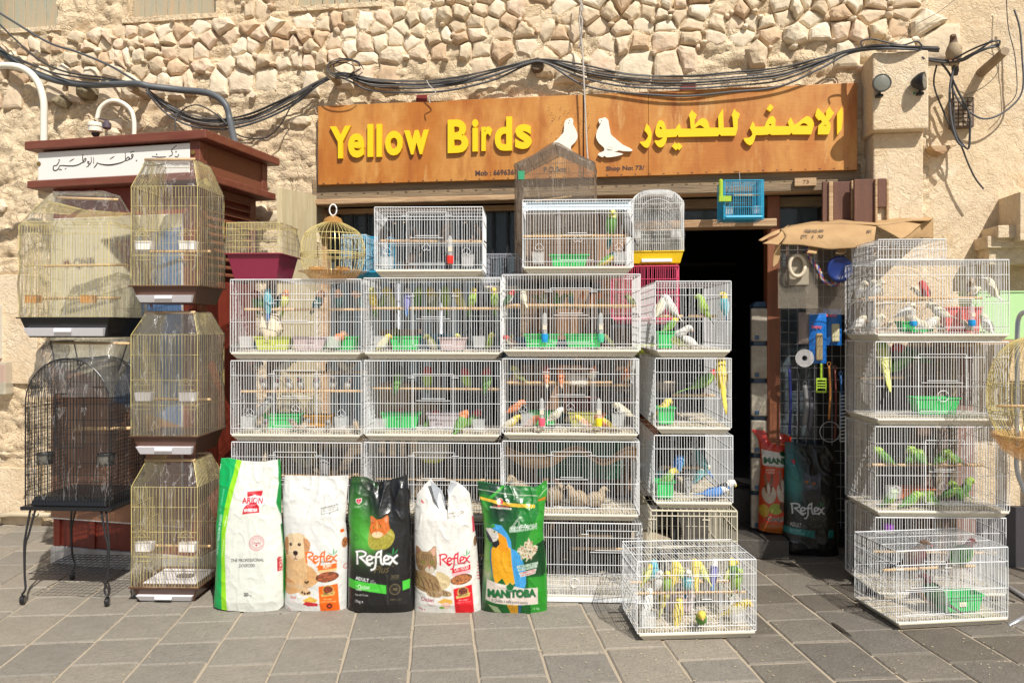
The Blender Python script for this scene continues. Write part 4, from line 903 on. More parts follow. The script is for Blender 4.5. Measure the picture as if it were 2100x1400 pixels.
def cage(key, label, u0, u1, v0, v1, Y, D=.44, rz=-3, wire=None, sp=.0155, r=.00155, tray='cream', trh=.042, rails=(.08, .42, .80), door=None, hearts=(), perches=((.5, .16, .02, .98),),
         cups=(), group=None, W_=None, name='bird_cage', loc=None, H_=None, traymat=None, roof=None, film=None, side_rails=(.1, .45, .8), seed=True, floor=True, parent_name=None, drawer=None, base=0, litter=None):
    wire = wire or M_white
    if loc is None:
        p0 = P(u0, v1, Y); p1 = P(u1, v1, Y); W_ = W_ or (p1.x-p0.x)/math.cos(R(rz)); z = P(0, v1, Y).z; H_ = H_ or P(0, v0, Y).z-z; loc = Vector(((p0.x+p1.x)/2, Y, z))
    fr = Frame(loc.x, loc.y, R(rz)); CG[key] = dict(fr=fr, z=loc.z, W=W_, D=D, H=H_, perch=[])
    t = thing(name, label, 'birdcage', loc, R(rz), group)
    a = W_/2; zb = trh if tray else .004; h = H_-zb; ft = zb+.008; CG[key]['floor'] = loc.z+ft
    if tray == 'cream':
        bevel(tray_mb(W_-.012, D, trh).build('tray', traymat or M_cream, t), .003, 2)
    elif tray == 'deep':
        mb = MB(); i_ = .035
        mb.hexa([(-a+i_, i_, 0), (a-i_, i_, 0), (a-i_, D-i_, 0), (-a+i_, D-i_, 0)], [(-a+.004, .0, trh-.006), (a-.004, 0, trh-.006), (a-.004, D, trh-.006), (-a+.004, D, trh-.006)])
        mb.box(-a-.012, a+.012, -.014, D+.014, trh-.008, trh); bevel(mb.build('tray', traymat, t), .003, 2)
        if drawer:
            d0, d1 = drawer; q = MB(); q.hexa([(-a+i_+.01, .012, d0), (a-i_-.01, .012, d0), (a-i_-.01, .1, d0), (-a+i_+.01, .1, d0)], [(-a+i_-.005, -.012, d1), (a-i_+.005, -.012, d1), (a-i_+.005, .1, d1), (-a+i_-.005, .1, d1)]); q.box(-.05, .05, -.02, -.008, (d0+d1)/2, d1-.002); bevel(q.build('drawer', mat('white_drawer', (.80, .78, .82), .35), t), .002, 2)
    if seed and tray:
        q = MB(); N = 26; vs = []
        for j in range(9):
            for i in range(N): vs.append((-a+.012+(W_-.024)*i/(N-1), .008+(D-.016)*j/8, zb-.004+random.uniform(0, .007)))
        q.add(vs, [(j*N+i, j*N+i+1, (j+1)*N+i+1, (j+1)*N+i) for j in range(8) for i in range(N-1)]); q.build('litter', litter or M_seed, t)
    if floor:
        q = MB(); n = int(W_/.022)
        for i in range(1, n): q.bar((-a+W_*i/n, .005, ft), (-a+W_*i/n, D-.005, ft), r*.8)
        for f in (.25, .5, .75): q.bar((-a, D*f, ft+.002), (a, D*f, ft+.002), r)
        q.build('floor_grille', wire, t)
    body = h if not roof else roof['body']-zb
    q = MB(); grille(q, (-a, 0, zb), (1, 0, 0), (0, 0, 1), W_, body, sp, r, (0, *rails, 1)); q.build('front_grille', wire, t)
    q = MB(); grille(q, (-a, D, zb), (1, 0, 0), (0, 0, 1), W_, body, sp*2.0, r*.55, (0, .5, 1)); q.build('back_grille', wire, t)
    for sgn_, x in ((1, -a), (-1, a)):
        q = MB(); grille(q, (x, 0, zb), (0, 1, 0), (0, 0, 1), D, body, sp*1.5, r*.75, (0, *side_rails, 1)); q.build('side_grille', wire, t)
    if not roof:
        q = MB(); grille(q, (-a, 0, H_), (1, 0, 0), (0, 1, 0), W_, D, sp*1.15, r*.8, (0, .33, .66, 1)); q.build('top_grille', wire, t)
    else:
        rf = roof; zt = H_; bx = a-rf['ix']; y0_, y1_ = rf['iy'], D-rf['iy']; zb2 = roof['body']
        q = MB(); n = int(W_/sp)
        for i in (0, n): f = i/n; q.bar((-a+W_*f, 0, zb2), (-bx+2*bx*f, y0_, zt), r*1.4); q.bar((-a+W_*f, D, zb2), (-bx+2*bx*f, y1_, zt), r*1.4)
        n = int(D/sp)
        for i in range(n+1):
            f = i/n; q.bar((-a, D*f, zb2), (-bx, y0_+(y1_-y0_)*f, zt), r); q.bar((a, D*f, zb2), (bx, y0_+(y1_-y0_)*f, zt), r)
        for y_ in (y0_, y1_): q.bar((-bx, y_, zt), (bx, y_, zt), r*1.6)
        for x_ in (-bx, bx): q.bar((x_, y0_, zt), (x_, y1_, zt), r*1.6)
        q.build('roof_grille', wire, t)
        if rf.get('dowel'):
            q = MB(); q.tube([(-bx-.01, y0_+.0, zt), (bx+.01, y0_+.0, zt)], .009, 8); q.build('top_dowel', M_dowel, t, smooth=True)
    if door:
        x0, x1, z0, z1 = door; X0 = -a+W_*x0; X1 = -a+W_*x1; Z0 = zb+h*z0; Z1_ = zb+h*z1; q = MB(); yy = -.005
        for A_, B_ in (((X0, yy, Z0), (X0, yy, Z1_)), ((X1, yy, Z0), (X1, yy, Z1_)), ((X0, yy, Z1_), (X1, yy, Z1_)), ((X0+.01, yy, Z0), (X1-.01, yy, Z0)), ((X0-.03, yy-.003, Z1_-.02), (X0+.012, yy-.003, Z1_-.02)), ((X1-.012, yy-.003, Z1_-.02), (X1+.03, yy-.003, Z1_-.02)), ((X0+.02, yy-.003, (Z0+Z1_)/2), (X1-.02, yy-.003, (Z0+Z1_)/2)), ((X0+.05, yy-.004, (Z0+Z1_)/2+.012), (X1-.05, yy-.004, (Z0+Z1_)/2+.012))): q.bar(A_, B_, r*1.35)
        q.build('door', wire, t)
    if hearts:
        q = MB()
        for x_, z_ in hearts: heart(q, (-a+W_*x_, -.006, zb+h*z_), .026, r*.9)
        q.build('heart_ornament', wire, t)
    for pz, py, px0, px1 in perches:
        q = MB(); zz = zb+h*pz; yy = D*py; n = 26; A_ = Vector((-a+W_*px0, yy, zz)); B_ = Vector((-a+W_*px1, yy, zz+wiggle(0, .006)))
        q.tube([A_.lerp(B_, i/n) for i in range(n+1)], [.0088 if i % 2 else .0072 for i in range(n+1)], 7); q.build('perch', M_dowel, t)
        CG[key]['perch'].append((yy, loc.z+zz+.006))
    for cx, cz, cw, ch, m_ in cups:
        q = MB(); x = -a+W_*cx; z = zb+h*cz; q.hexa([(x-cw/2+.006, .004, z), (x+cw/2-.006, .004, z), (x+cw/2-.006, .05, z), (x-cw/2+.006, .05, z)], [(x-cw/2, .003, z+ch), (x+cw/2, .003, z+ch), (x+cw/2, .055, z+ch), (x-cw/2, .055, z+ch)]); q.build('feed_cup', m_, t)
    CG[key]['t'] = t
    return t
def film_hull(t, loops, mat_, name='film', n=64, k=9, amp=.007, seed=1):
    """wrapping film stretched over rounded rectangles (z, half width, y0, y1, x shift)"""
    V = []; rows_ = []
    for i in range(len(loops)-1):
        for j in range(k): f = j/k; rows_.append([loops[i][q]*(1-f)+loops[i+1][q]*f for q in range(5)]+[math.sin(math.pi*f)])
    rows_.append(list(loops[-1])+[0])
    for (z, hw, y0, y1, sx, s_) in rows_:
        for j in range(n):
            th = 2*math.pi*(j+.5)/n; c, s2 = math.cos(th), math.sin(th); q = (abs(c)**16+abs(s2)**16)**(-1/16)
            x = c*q*hw*(1-.015*s_); y = (y0+y1)/2+s2*q*(y1-y0)/2*(1-.02*s_)
            d = 1+amp/max(hw, .05)*noise.noise(Vector((x*9+seed*7, y*9, z*11)))*1.6
            V.append((x*d+sx, (y-(y0+y1)/2)*d+(y0+y1)/2, z+.004*noise.noise(Vector((x*12, y*12, z*9+seed)))))
    m = len(rows_); q = MB(); fs = [(i*n+j, i*n+(j+1) % n, (i+1)*n+(j+1) % n, (i+1)*n+j) for i in range(m-1) for j in range(n)]
    q.add(V, fs+[tuple((m-1)*n+j for j in range(n))]); return q.build(name, mat_, t, smooth=True)
M_film = film_mat('clear_film', tint=(1, .99, .97), haze=.06, gloss=.16); M_filmh = film_mat('hazy_film', tint=(1, .99, .97), haze=.085, gloss=.24); M_filmd = film_mat('dusty_film', (.75, .68, .58), haze=.10, gloss=.12)
WG = 'white wire cages stacked three columns wide'
cu = lambda x, z=.06: (x, z, .075, .07, M_clear)
YA, YB, YC = 4.64, 4.59, 4.54
dr = (.335, .67, .06, .74)
cage('A1', 'white cage with lime and pink tubs, top of the left column below the maroon tray', 470, 742, 573, 737, YA, group=WG, door=(.335, .66, .1, .72), perches=((.60, .35, .03, .98), (.60, .75, .03, .98)), cups=(cu(.11), cu(.78)))
cage('B1', 'white cage with the violet budgie, top of the middle column', 745, 1027, 570, 737, YB, group=WG, door=(.36, .66, .1, .8), perches=((.60, .25, .02, .98), (.60, .75, .02, .98)), cups=(cu(.12), cu(.84)))
cage('C1', 'white cage with blue and green drinkers, top of the right column', 1030, 1312, 563, 732, YC, group=WG, door=(.35, .65, .1, .82), perches=((.60, .2, .0, .98), (.58, .6, .0, .98)), cups=())
cage('A2', 'white cage of small grey finches with heart hooks, second of the left column', 471, 742, 740, 905, YA, group=WG, door=(.33, .66, .12, .87), hearts=((.15, .30), (.5, .36), (.85, .30)), perches=((.56, .25, .02, .98), (.80, .7, .3, .98)), cups=(cu(.12, .08), cu(.84, .08)))
cage('B2', 'white cage with cardboard behind it and red faced lovebirds, second of the middle column', 746, 1026, 740, 905, YB, group=WG, door=(.36, .66, .1, .82), perches=((.60, .35, .02, .98),), cups=(cu(.11, .04), cu(.84, .04)))
cage('C2', 'white cage of orange and yellow canaries, second of the right column', 1031, 1309, 736, 903, YC, group=WG, door=(.33, .67, .12, .87), hearts=((.15, .33), (.5, .36), (.85, .33)), perches=((.66, .3, .02, .82), (.60, .8, .02, .98)), cups=(cu(.18, .10), cu(.85, .10)))
cage('A3', 'white cage behind the puppy food bag, third of the left column', 473, 742, 907, 1070, YA, group=WG, door=(.33, .66, .1, .87), perches=((.48, .3, .1, .98), (.42, .7, .1, .98)))
cage('B3', 'white cage behind the black and green bag, third of the middle column', 746, 1027, 908, 1070, YB, group=WG, door=(.36, .66, .1, .87), perches=((.4, .5, .02, .98),))
cage('C3', 'white cage of speckled quails under a hanging brown cloth, third of the right column', 1031, 1310, 905, 1068, YC, group=WG, door=(.36, .65, .1, .86), perches=((.1, .9, .02, .2),))
cage('A4', 'white cage on the ground hidden behind the white puppy bag', 474, 742, 1072, 1221, YA, group=WG)
cage('B4', 'white cage on the ground behind the black cat food bag', 747, 1027, 1072, 1227, YB, group=WG)
cage('C4', 'white cage on the ground beside the parrot food bag, bottom of the right column', 1033, 1316, 1072, 1233, YC, group=WG, door=(.60, .97, .3, .9), perches=((.5, .5, .5, .98), (.75, .3, .55, .8)), cups=())
TG = 'white cages standing on top of the stacked columns'
cage('T1', 'white cage with red drinker and dark starlings, standing on the middle column', 768, 990, 425, 568, YB, D=.40, rz=-1, group=TG, door=(.30, .67, .1, .92), hearts=((.12, .30), (.48, .36), (.85, .30)), perches=((.50, .3, .02, .98),), cups=(cu(.11, .03), cu(.86, .06)))
cage('T2', 'white cage with one green tub and budgies, standing on the right column', 1072, 1298, 410, 562, YC, D=.42, rz=-3, group=TG, door=(.33, .66, .1, .85), hearts=((.15, .30), (.5, .42), (.87, .30)), perches=((.47, .1, .0, .98), (.55, .5, .08, .7)), cups=(cu(.14, .05), cu(.88, .05)))
M_sheet = mat('pale_blue_plastic_sheet', (.62, .72, .78), .4)
q = MB(); q.box(-.3, .3, .03, .40, CG['T2']['H']-.012, CG['T2']['H']-.008); q.build('top_sheet', M_sheet, CG['T2']['t']); q = MB(); q.hexa([(-.32, .012, .375), (.31, .012, .375), (.31, .016, .375), (-.32, .016, .375)], [(-.32, .05, CG['T2']['H']-.006), (.31, .05, CG['T2']['H']-.006), (.31, .055, CG['T2']['H']-.004), (-.32, .055, CG['T2']['H']-.004)]); q.build('sheet_edge', M_sheet, CG['T2']['t'])
SGp = 'white cages stacked end-on left of the doorway'
kD = dict(D=.76, rz=-2.5, group=SGp)
cage('D1', 'narrow white cage of white budgies, top of the end-on stack by the doorway', 1345, 1498, 577, 733, 4.45, perches=((.5, .2, .5, .9), (.5, .28, .05, .45)), door=None, **kD)
cage('D2', 'narrow white cage with the red crowned green parakeet, second from the top by the doorway', 1345, 1499, 735, 891, 4.45, perches=((.42, .3, .3, .9),), **kD)
cage('D3', 'narrow white cage with blue budgies, third from the top by the doorway', 1343, 1502, 893, 1044, 4.45, perches=((.42, .3, .2, .8),), **kD)
M_beige = mat('beige_enamel_wire', (.60, .55, .42), .45)
cage('D4', 'large beige wire cage at the bottom of the end-on stack by the doorway', 1336, 1510, 1047, 1250, 4.42, D=.76, rz=-2.5, wire=M_beige, sp=.030, r=.0026, rails=(.35, .7, .95), perches=(), door=(.03, .62, .3, .95), group=SGp, H_=None, tray=None, floor=False)
RG = 'white cages stacked on the right of the doorway'
kR = dict(D=.44, rz=-1.5, group=RG)
cage('R1', 'white cage of cream canaries with two blue drinkers, top of the right-hand stack', 1797, 2067, 533, 700, 4.55, perches=((.50, .3, .02, .9), (.5, .7, .02, .6)), cups=(), door=(.5, .8, .1, .8), **kR)
cage('R2', 'white cage with the big green parakeet and a ring, second of the right-hand stack', 1797, 2066, 701, 873, 4.55, perches=((.50, .5, .0, .35),), door=(.32, .68, .1, .84), **kR)
cage('R3', 'white cage of small green parrotlets, third of the right-hand stack', 1797, 2068, 875, 1062, 4.55, perches=((.5, .3, .0, .9), (.53, .1, .0, .25)), hearts=((.15, .26), (.5, .30)), door=(.37, .66, .1, .84), cups=(cu(.15, .14),), **kR)
cage('R4', 'white cage with a purple lid inside, bottom of the right-hand stack', 1797, 2061, 1066, 1230, 4.55, H_=P(0, 1064, 4.55).z, loc=None, **kR)
cage('R0', 'low white cage lying on top of the right-hand stack under the cardboard', 1803, 1937, 491, 532, 4.57, D=.42, rz=-4, group=None, tray=None, perches=(), rails=(.5,), floor=False)
cage('F1', 'white cage of yellow and turquoise budgies standing alone on the paving', 0, 0, 0, 0, 0, loc=Vector(((.638+1.253)/2, 3.99, 0)), W_=.617, H_=.407, D=.37, rz=3.7, perches=((.45, .30, .02, .98), (.50, .62, .02, .98)), door=(.46, .70, .08, .78), cups=(cu(.10, .06), cu(.86, .1)), sp=.0135)
cage('F2', 'white cage of three bronze green doves on the paving at the right', 0, 0, 0, 0, 0, loc=Vector(((2.027+2.665)/2, 4.156, 0)), W_=.643, H_=.417, D=.39, rz=7, perches=((.62, .35, .02, .86),), door=(.04, .44, .1, .8), sp=.0135)
# white drawer line on the bottom cage of the right column
for kk in ('C4',):
    q = MB(); q.box(-CG[kk]['W']/2, CG[kk]['W']/2, -.014, -.004, .004, .03); q.build('white_rail', M_white, CG[kk]['t'])
    q = MB(); W_ = CG[kk]['W']; grille(q, (-W_/2, -.010, .04), (1, 0, 0), (0, 0, 1), W_, .12, .0075, .0012, (0, .5, 1)); q.build('fine_guard', M_white, CG[kk]['t'])
# ---------------------------------------------------------------- golden film-wrapped cages
GG = 'golden cages wrapped in clear film before the kiosk'
M_brown = mat('brown_tray_plastic', (.10, .045, .028), .3); M_blk2 = mat('black_tray_plastic', (.012, .012, .013), .25)
M_wcup = mat('white_cup', (.82, .80, .84), .4)
def gold(key, label, v0, vs, v1, tr, dowel=True, film=M_film, cups=True, **kw):
    Y = 4.53; z = P(0, v1, Y).z; H_ = P(0, v0, Y).z-z; body = P(0, vs, Y).z-z; trh = P(0, tr, Y).z-z
    t = cage(key, label, 268, 406, v0, v1, Y, D=.38, rz=-2, wire=M_gold, sp=.0185, r=.0014, tray='deep', trh=trh, traymat=M_brown, drawer=(.006, trh*.45), roof=dict(body=body, ix=.055, iy=.07, dowel=dowel), rails=(.3, .55, .8), perches=((.28, .35, .1, 1.05),), group=GG, seed=False,
             cups=((.17, .28, .10, .05, M_wcup), (.83, .28, .10, .05, M_wcup)) if cups else (), floor=False, side_rails=(.3, .6, .8))
    W_ = CG[key]['W']; a = W_/2; q = MB()      # arched door wires
    for cx in (-.66*a, .66*a):
        z0 = trh+(body-trh)*.5
        for rr in (.035, .018): q.tube([(cx+rr*math.cos(x), -.004, z0+rr*1.1*math.sin(x)) for x in np.linspace(0, math.pi, 9)], .0015, 4, 0, False)
        for dz in (0, -.03, -.11, -.14): q.bar((cx-.05, -.004, z0+dz), (cx+.05, -.004, z0+dz), .0016)
    q.build('feeder_door', M_gold, t)
    film_hull(t, [(trh+.003, a+.014, -.016, .396, 0), (body, a+.008, -.01, .39, 0), (H_+.006, a-.05, .06, .32, 0)], film, seed=v0)
    return t
gold('G1', 'top golden cage of the brown tray column, covering part of the script', 322, 382, 622, 585)
gold('G2', 'middle golden cage of the brown tray column, with bunched film on its roof', 640, 686, 934, 893, film=M_filmh)
gold('G3', 'bottom golden cage of the brown tray column, standing on the paving', 947, 998, 1235, 1203, film=M_film)
q = MB(); q.box(-.16, .16, .06, .34, .088, .092); q.build('tray_paper', M_wcup, CG['G3']['t'])
# wide golden cage with black tray
Y = 4.50; z = P(0, 692, Y).z
t = cage('G0', 'widest golden cage with a black tray, leftmost, on top of the black arched cage', 36, 226, 460, 692, Y, D=.40, rz=-3, wire=M_gold, sp=.0165, r=.0014, tray='deep', trh=P(0, 650, Y).z-z, traymat=M_blk2, drawer=(.008, .055), rails=(.24, .56, .9), perches=((.56, .5, .02, 1.0), (.20, .3, .02, 1.0)), group=GG, seed=False, floor=False, roof=dict(body=P(0, 460, Y).z-z, ix=.03, iy=.04, dowel=False), H_=P(0, 452, Y).z-z)
W_ = CG['G0']['W']; a = W_/2; H_ = CG['G0']['H']; tt = t
q = MB()           # opened arched roof flaps
for k in range(26):
    f = k/25; x0 = -a+.02
    q.tube([(x0+.42*f*.55+.02, .05+.3*s_, H_+.02+.13*math.sin(math.pi*min(1, s_*.9+.1))*(1-.45*f)) for s_ in np.linspace(0, 1, 8)], .0012, 4, 0, False)
    q.tube([(a*.1+.26*f, .05+.3*s_, H_+.015+.075*math.sin(math.pi*s_)*(1-.3*f)) for s_ in np.linspace(0, 1, 7)], .0012, 4, 0, False)
for s_ in (0, .35, .7, 1): q.tube([(-a+.04+.23*f, .05+.3*s_, H_+.02+.13*math.sin(math.pi*min(1, s_*.9+.1))*(1-.45*f)) for f in np.linspace(0, 1, 8)], .002, 4, 0, False)
q.build('roof_flap', M_gold, tt)
q = MB(); q.tube([(-a+.10, .2, H_+.165), (a-.06, .2, H_+.15)], .008, 8); q.build('top_dowel', M_dowel, tt, smooth=True)
for cx in (-.2, .13):
    q = MB(); q.box(cx-.035, cx+.035, .0, .05, .20, .245); q.build('orange_feeder', mat('amber_plastic', (.62, .27, .05), .2, alpha=.7), tt)
film_hull(tt, [(.122, a+.014, -.016, .415, 0), (H_-.01, a+.008, -.012, .41, 0), (H_+.19, a-.11, .12, .30, .0)], M_film, seed=3, amp=.014)
# ---- black arched cage on a stand
Y = 4.52; zb_ = P(0, 1046, Y).z; a0 = P(48, 1046, Y); a1 = P(228, 1046, Y); W_ = a1.x-a0.x; D = .38; rzk = R(-4)
t = thing('bird_cage', 'black arched parrot cage on a wheeled stand, loosely wrapped in film', 'birdcage', ((a0.x+a1.x)/2, Y, 0), rzk)
CG['K'] = dict(fr=Frame(t.location.x, Y, rzk), z=zb_, W=W_, D=D, H=.9)
a = W_/2; zz0 = zb_+.03; zs = P(0, 828, Y).z; za = P(0, 735, Y).z
q = MB(); q.box(-a-.02, a+.02, -.02, D+.02, zb_, zb_+.022); bevel(q.build('base_shelf', M_blk2, t), .004)
q = MB(); q.hexa([(-a+.03, -.005, zb_+.024), (a-.02, -.005, zb_+.024), (a-.02, D, zb_+.024), (-a+.03, D, zb_+.024)], [(-a+.045, .01, zb_+.075), (a-.03, .01, zb_+.075), (a-.03, D-.01, zb_+.075), (-a+.045, D-.01, zb_+.075)]); bevel(q.build('tray', M_blk2, t), .006)
arch = lambda x_: zs+(za-zs)*math.sqrt(max(0, 1-((x_)/a)**2))
zf = zb_+.085
def wires(nm, y_, door=False):
    q = MB(); n = 26
    for i in range(n+1):
        x_ = -a+W_*i/n; q.bar((x_, y_, zb_+.022), (x_, y_, arch(x_)), .0019 if i not in (0, n) else .004)
    for z_ in (zf, zf+.12, zf+.30, zs-.14, zs, zs+.10):
        hw = a if z_ <= zs else a*math.sqrt(max(0, 1-((z_-zs)/(za-zs))**2)); q.bar((-hw, y_+.003, z_), (hw, y_+.003, z_), .0026)
    q.tube([(a*math.cos(x_), y_, zs+(za-zs)*math.sin(x_)) for x_ in np.linspace(0, math.pi, 25)], .004, 5, 0, False); q.build(nm, M_black, t)
wires('front_grille', 0); wires('back_grille', D)
for x_ in (-a, a):
    q = MB(); grille(q, (x_, 0, zb_+.022), (0, 1, 0), (0, 0, 1), D, zs-zb_-.022, .019, .0019)
    z_ = zf
    while z_ < zs: q.bar((x_, 0, z_), (x_, D, z_), .0018); z_ += .022
    q.build('side_grille', M_black, t)
q = MB()
for i in range(1, 20): q.tube([(a*math.cos(x_), D*i/20, zs+(za-zs)*math.sin(x_)) for x_ in np.linspace(0, math.pi, 19)], .0018, 4, 0, False)
for x_ in np.linspace(.25, math.pi-.25, 13): q.bar((a*math.cos(x_), 0, zs+(za-zs)*math.sin(x_)), (a*math.cos(x_), D, zs+(za-zs)*math.sin(x_)), .0018)
q.build('roof_grille', M_black, t)
q = MB(); x0, x1 = -.26*a, .40*a
for A_, B_ in (((x0, -.006, zf+.28), (x1, -.006, zf+.28)), ((x0, -.006, zs+.06), (x1, -.006, zs+.06)), ((x0, -.006, zf+.28), (x0, -.006, zs+.06)), ((x1, -.006, zf+.28), (x1, -.006, zs+.06))): q.bar(A_, B_, .004)
q.build('door', M_black, t)
q = MB(); q.tube([(-a*.35, .18, zf+.36), (a+.06, .18, zf+.37)], .011, 8); q.build('perch', M_dowel, t, smooth=True)
for x_ in (-a+.10, a-.04):
    q = MB(); q.lathe([(0, -.06), (.042, -.058), (.045, 0)], 18, c=(x_, .03, zf+.235)); q.build('steel_cup', mat('steel_cup', (.35, .35, .33), .25, .8), t, smooth=True)
    q = MB(); q.lathe([(.046, -.004), (.052, -.004), (.052, .006), (.046, .006)], 18, c=(x_, .03, zf+.235)); q.build('cup_ring', M_black, t)
q = MB(); yy = .12; q.tube([(-a+.08, yy, P(0, 703, Y).z), (a+.05, yy, P(0, 705, Y).z)], .009, 8)
q.build('top_dowel', M_dowel, t, smooth=True)
zt2 = P(0, 701, Y).z
q = MB()
for x_ in (-a+.07, a+.04):
    for y_ in (.12, .34): q.bar((x_, y_, zt2), (x_*.8, y_, za-.08), .004)
    q.bar((x_, .12, zt2), (x_, .34, zt2), .004)
q.build('playtop_frame', M_black, t)
film_hull(t, [(zs+.04, a+.006, -.008, D+.01, 0), (za-.03, a*.88, 0, D, .0), (zt2+.008, a-.03, .09, .36, .01)], M_filmh, seed=5, amp=.02)
film_hull(t, [(zb_+.06, a+.006, -.008, D+.012, 0), (zf+.25, a+.012, -.014, D+.016, 0), (zs-.02, a+.008, -.010, D+.012, 0)], film_mat('thin_film', haze=.015, gloss=.1), seed=6, amp=.016, name='lower_film')
# stand
def leg(x_, y_, dx, dy):
    q = MB(); zt_ = zb_
    for o in (0, .03):
        q.tube(spline([(x_-dx*(.02+o), y_, zt_), (x_-dx*(.0+o*.6), y_+dy*.01, .40), (x_+dx*(.006-o*.2), y_+dy*.015, .33), (x_+dx*.0, y_+dy*.02, .17), (x_-dx*.012, y_+dy*.03, .09), (x_+dx*.01, y_+dy*.03, .055)], 5), .0065, 6)
    q.tube([(x_-dx*.05+.02*math.cos(k), y_, zt_-.02+.02*math.sin(k)) for k in np.linspace(math.pi, 2*math.pi, 7)], .003, 4)
    q.build('leg', M_black, t, smooth=True)
    w_ = MB(); w_.lathe([(0, -.012), (.022, -.012), (.026, -.006), (.026, .006), (.022, .012), (0, .012)], 16); w_.build('castor', M_blk2, t, (x_+dx*.005, y_+dy*.03, .026), (0, R(90), R(20)))
leg(-a+.01, -.0, -1, -1); leg(a+.0, -.0, 1, -1); leg(-a+.02, D, -1, 1); leg(a, D, 1, 1)
q = MB(); z_ = .165
for i in range(15): f = i/14; q.bar((-a+.02+(W_-.02)*f, 0, z_), (-a+.02+(W_-.02)*f, D, z_), .0022)
for i in range(9): f = i/8; q.bar((-a+.02, D*f, z_+.003), (a, D*f, z_+.003), .0024)
q.build('wire_shelf', M_black, t)
# ---------------------------------------------------------------- small cages on top of the left column
M_mar = mat('maroon_plastic', (.23, .02, .055), .32, bump=.1)
Y = 4.66; z = P(0, 573, Y).z
t = cage('M', 'small golden cage with a deep maroon tray, wrapped in film on the left column', 463, 575, 457, 573, Y, D=.34, rz=-3, wire=M_gold, sp=.019, r=.0013, tray='deep', trh=P(0, 519, Y).z-z, traymat=M_mar, rails=(.2, .4, .6, .8), perches=(), seed=False, floor=False, side_rails=(.2, .4, .6, .8))
a = CG['M']['W']/2; film_hull(t, [(.162, a+.018, -.018, .36, 0), (CG['M']['H']+.004, a+.006, -.004, .35, .0), (CG['M']['H']+.012, a-.03, .03, .31, 0)], M_film, seed=9)
def globe(key, label, c, rad, prof, m_base, N=44, hoops=(.12, .5, .8), wire=M_gold, rz=0, plate=None):
    t = thing('bird_cage', label, 'birdcage', c); q = MB()
    pr = [Vector((p[0]*rad, 0, p[1])) for p in prof]; sp_ = spline(pr, 5)
    for i in range(N):
        th = 2*math.pi*i/N; q.tube([(p.x*math.cos(th), p.x*math.sin(th), p.z) for p in sp_], .0013, 4, 0, False)
    zmax = prof[-1][1]
    q.build('bars', wire, t)
    q = MB()
    for f in hoops:
        z_ = zmax*f; rr = np.interp(z_, [p.z for p in sp_], [p.x for p in sp_]); q.tube([(rr*math.cos(x), rr*math.sin(x), z_) for x in np.linspace(0, 2*math.pi, 33)], .0026, 4, 0, False)
    q.build('hoops', wire, t); return t
gl = globe('GR', 'round golden cage with a clear orange base and white top ring', P(683, 574, 4.74)+Vector((0, .0, 0)), .19, [(.80, .035), (.93, .08), (1.0, .15), (.98, .22), (.82, .29), (.45, .335), (.22, .35)], None, hoops=(.42, .45, .78))
M_amber = mat('clear_amber_plastic', (.58, .30, .09), .12, alpha=.5)
q = MB(); q.lathe([(0, .002), (.135, .002), (.15, .018), (.165, .035), (.205, .048), (.205, .052), (.16, .042), (.0, .02)], 32); q.build('base_dish', M_amber, gl, smooth=True)
q = MB(); q.lathe([(.062, .345), (.05, .372), (.02, .388), (0, .39)], 20); q.build('cap', M_amber, gl, smooth=True)
q = MB(); q.tube([(.022*math.cos(x), 0, .425+.034*math.sin(x)) for x in np.linspace(0, 6.283, 17)], .0042, 6); q.bar((0, 0, .38), (0, 0, .395), .005); q.build('ring_handle', mat('white_plastic', (.8, .8, .78), .4), gl, smooth=True)
q = MB(); q.bar((-.02, -.1, .17), (.03, .0, .175), .005, 6); q.build('perch', M_dowel, gl)
for x_ in (-.09, .07): q = MB(); q.lathe([(0, .045), (.04, .047), (.045, .075), (.042, .076), (0, .055)], 14, c=(x_, -.05, 0)); q.build('feed_cup', M_amber, gl, smooth=True)
M_pb = mat('pale_blue_enamel', (.45, .62, .74), .4); M_bl = mat('bright_blue_enamel', (.03, .36, .58), .35); M_pink = mat('pink_enamel', (.62, .07, .15), .4)
cage('S1', 'small pale blue cage behind the round golden cage', 700, 752, 482, 570, 4.93, D=.2, rz=-6, wire=M_pb, sp=.014, r=.0018, rails=(.3, .6), perches=(), traymat=M_bl)
cage('S2', 'bright blue cage half hidden between the pale blue cage and the starling cage', 735, 800, 486, 569, 5.0, D=.12, rz=-6, wire=M_bl, sp=.014, r=.0018, rails=(.3, .6), perches=(), traymat=M_bl)
cage('S3', 'grey wire cage in the shade between the two upper white cages', 992, 1062, 521, 600, 5.02, D=.3, rz=-6, wire=mat('grey_wire', (.35, .37, .42), .4), sp=.016, r=.0016, rails=(.25,), perches=())
cage('P1', 'pink cage under the clear cage with the yellow base', 1256, 1390, 546, 665, 5.24, D=.26, rz=-8.5, wire=M_pink, sp=.014, r=.0024, rails=(.25, .5, .75), perches=(), traymat=M_pink)
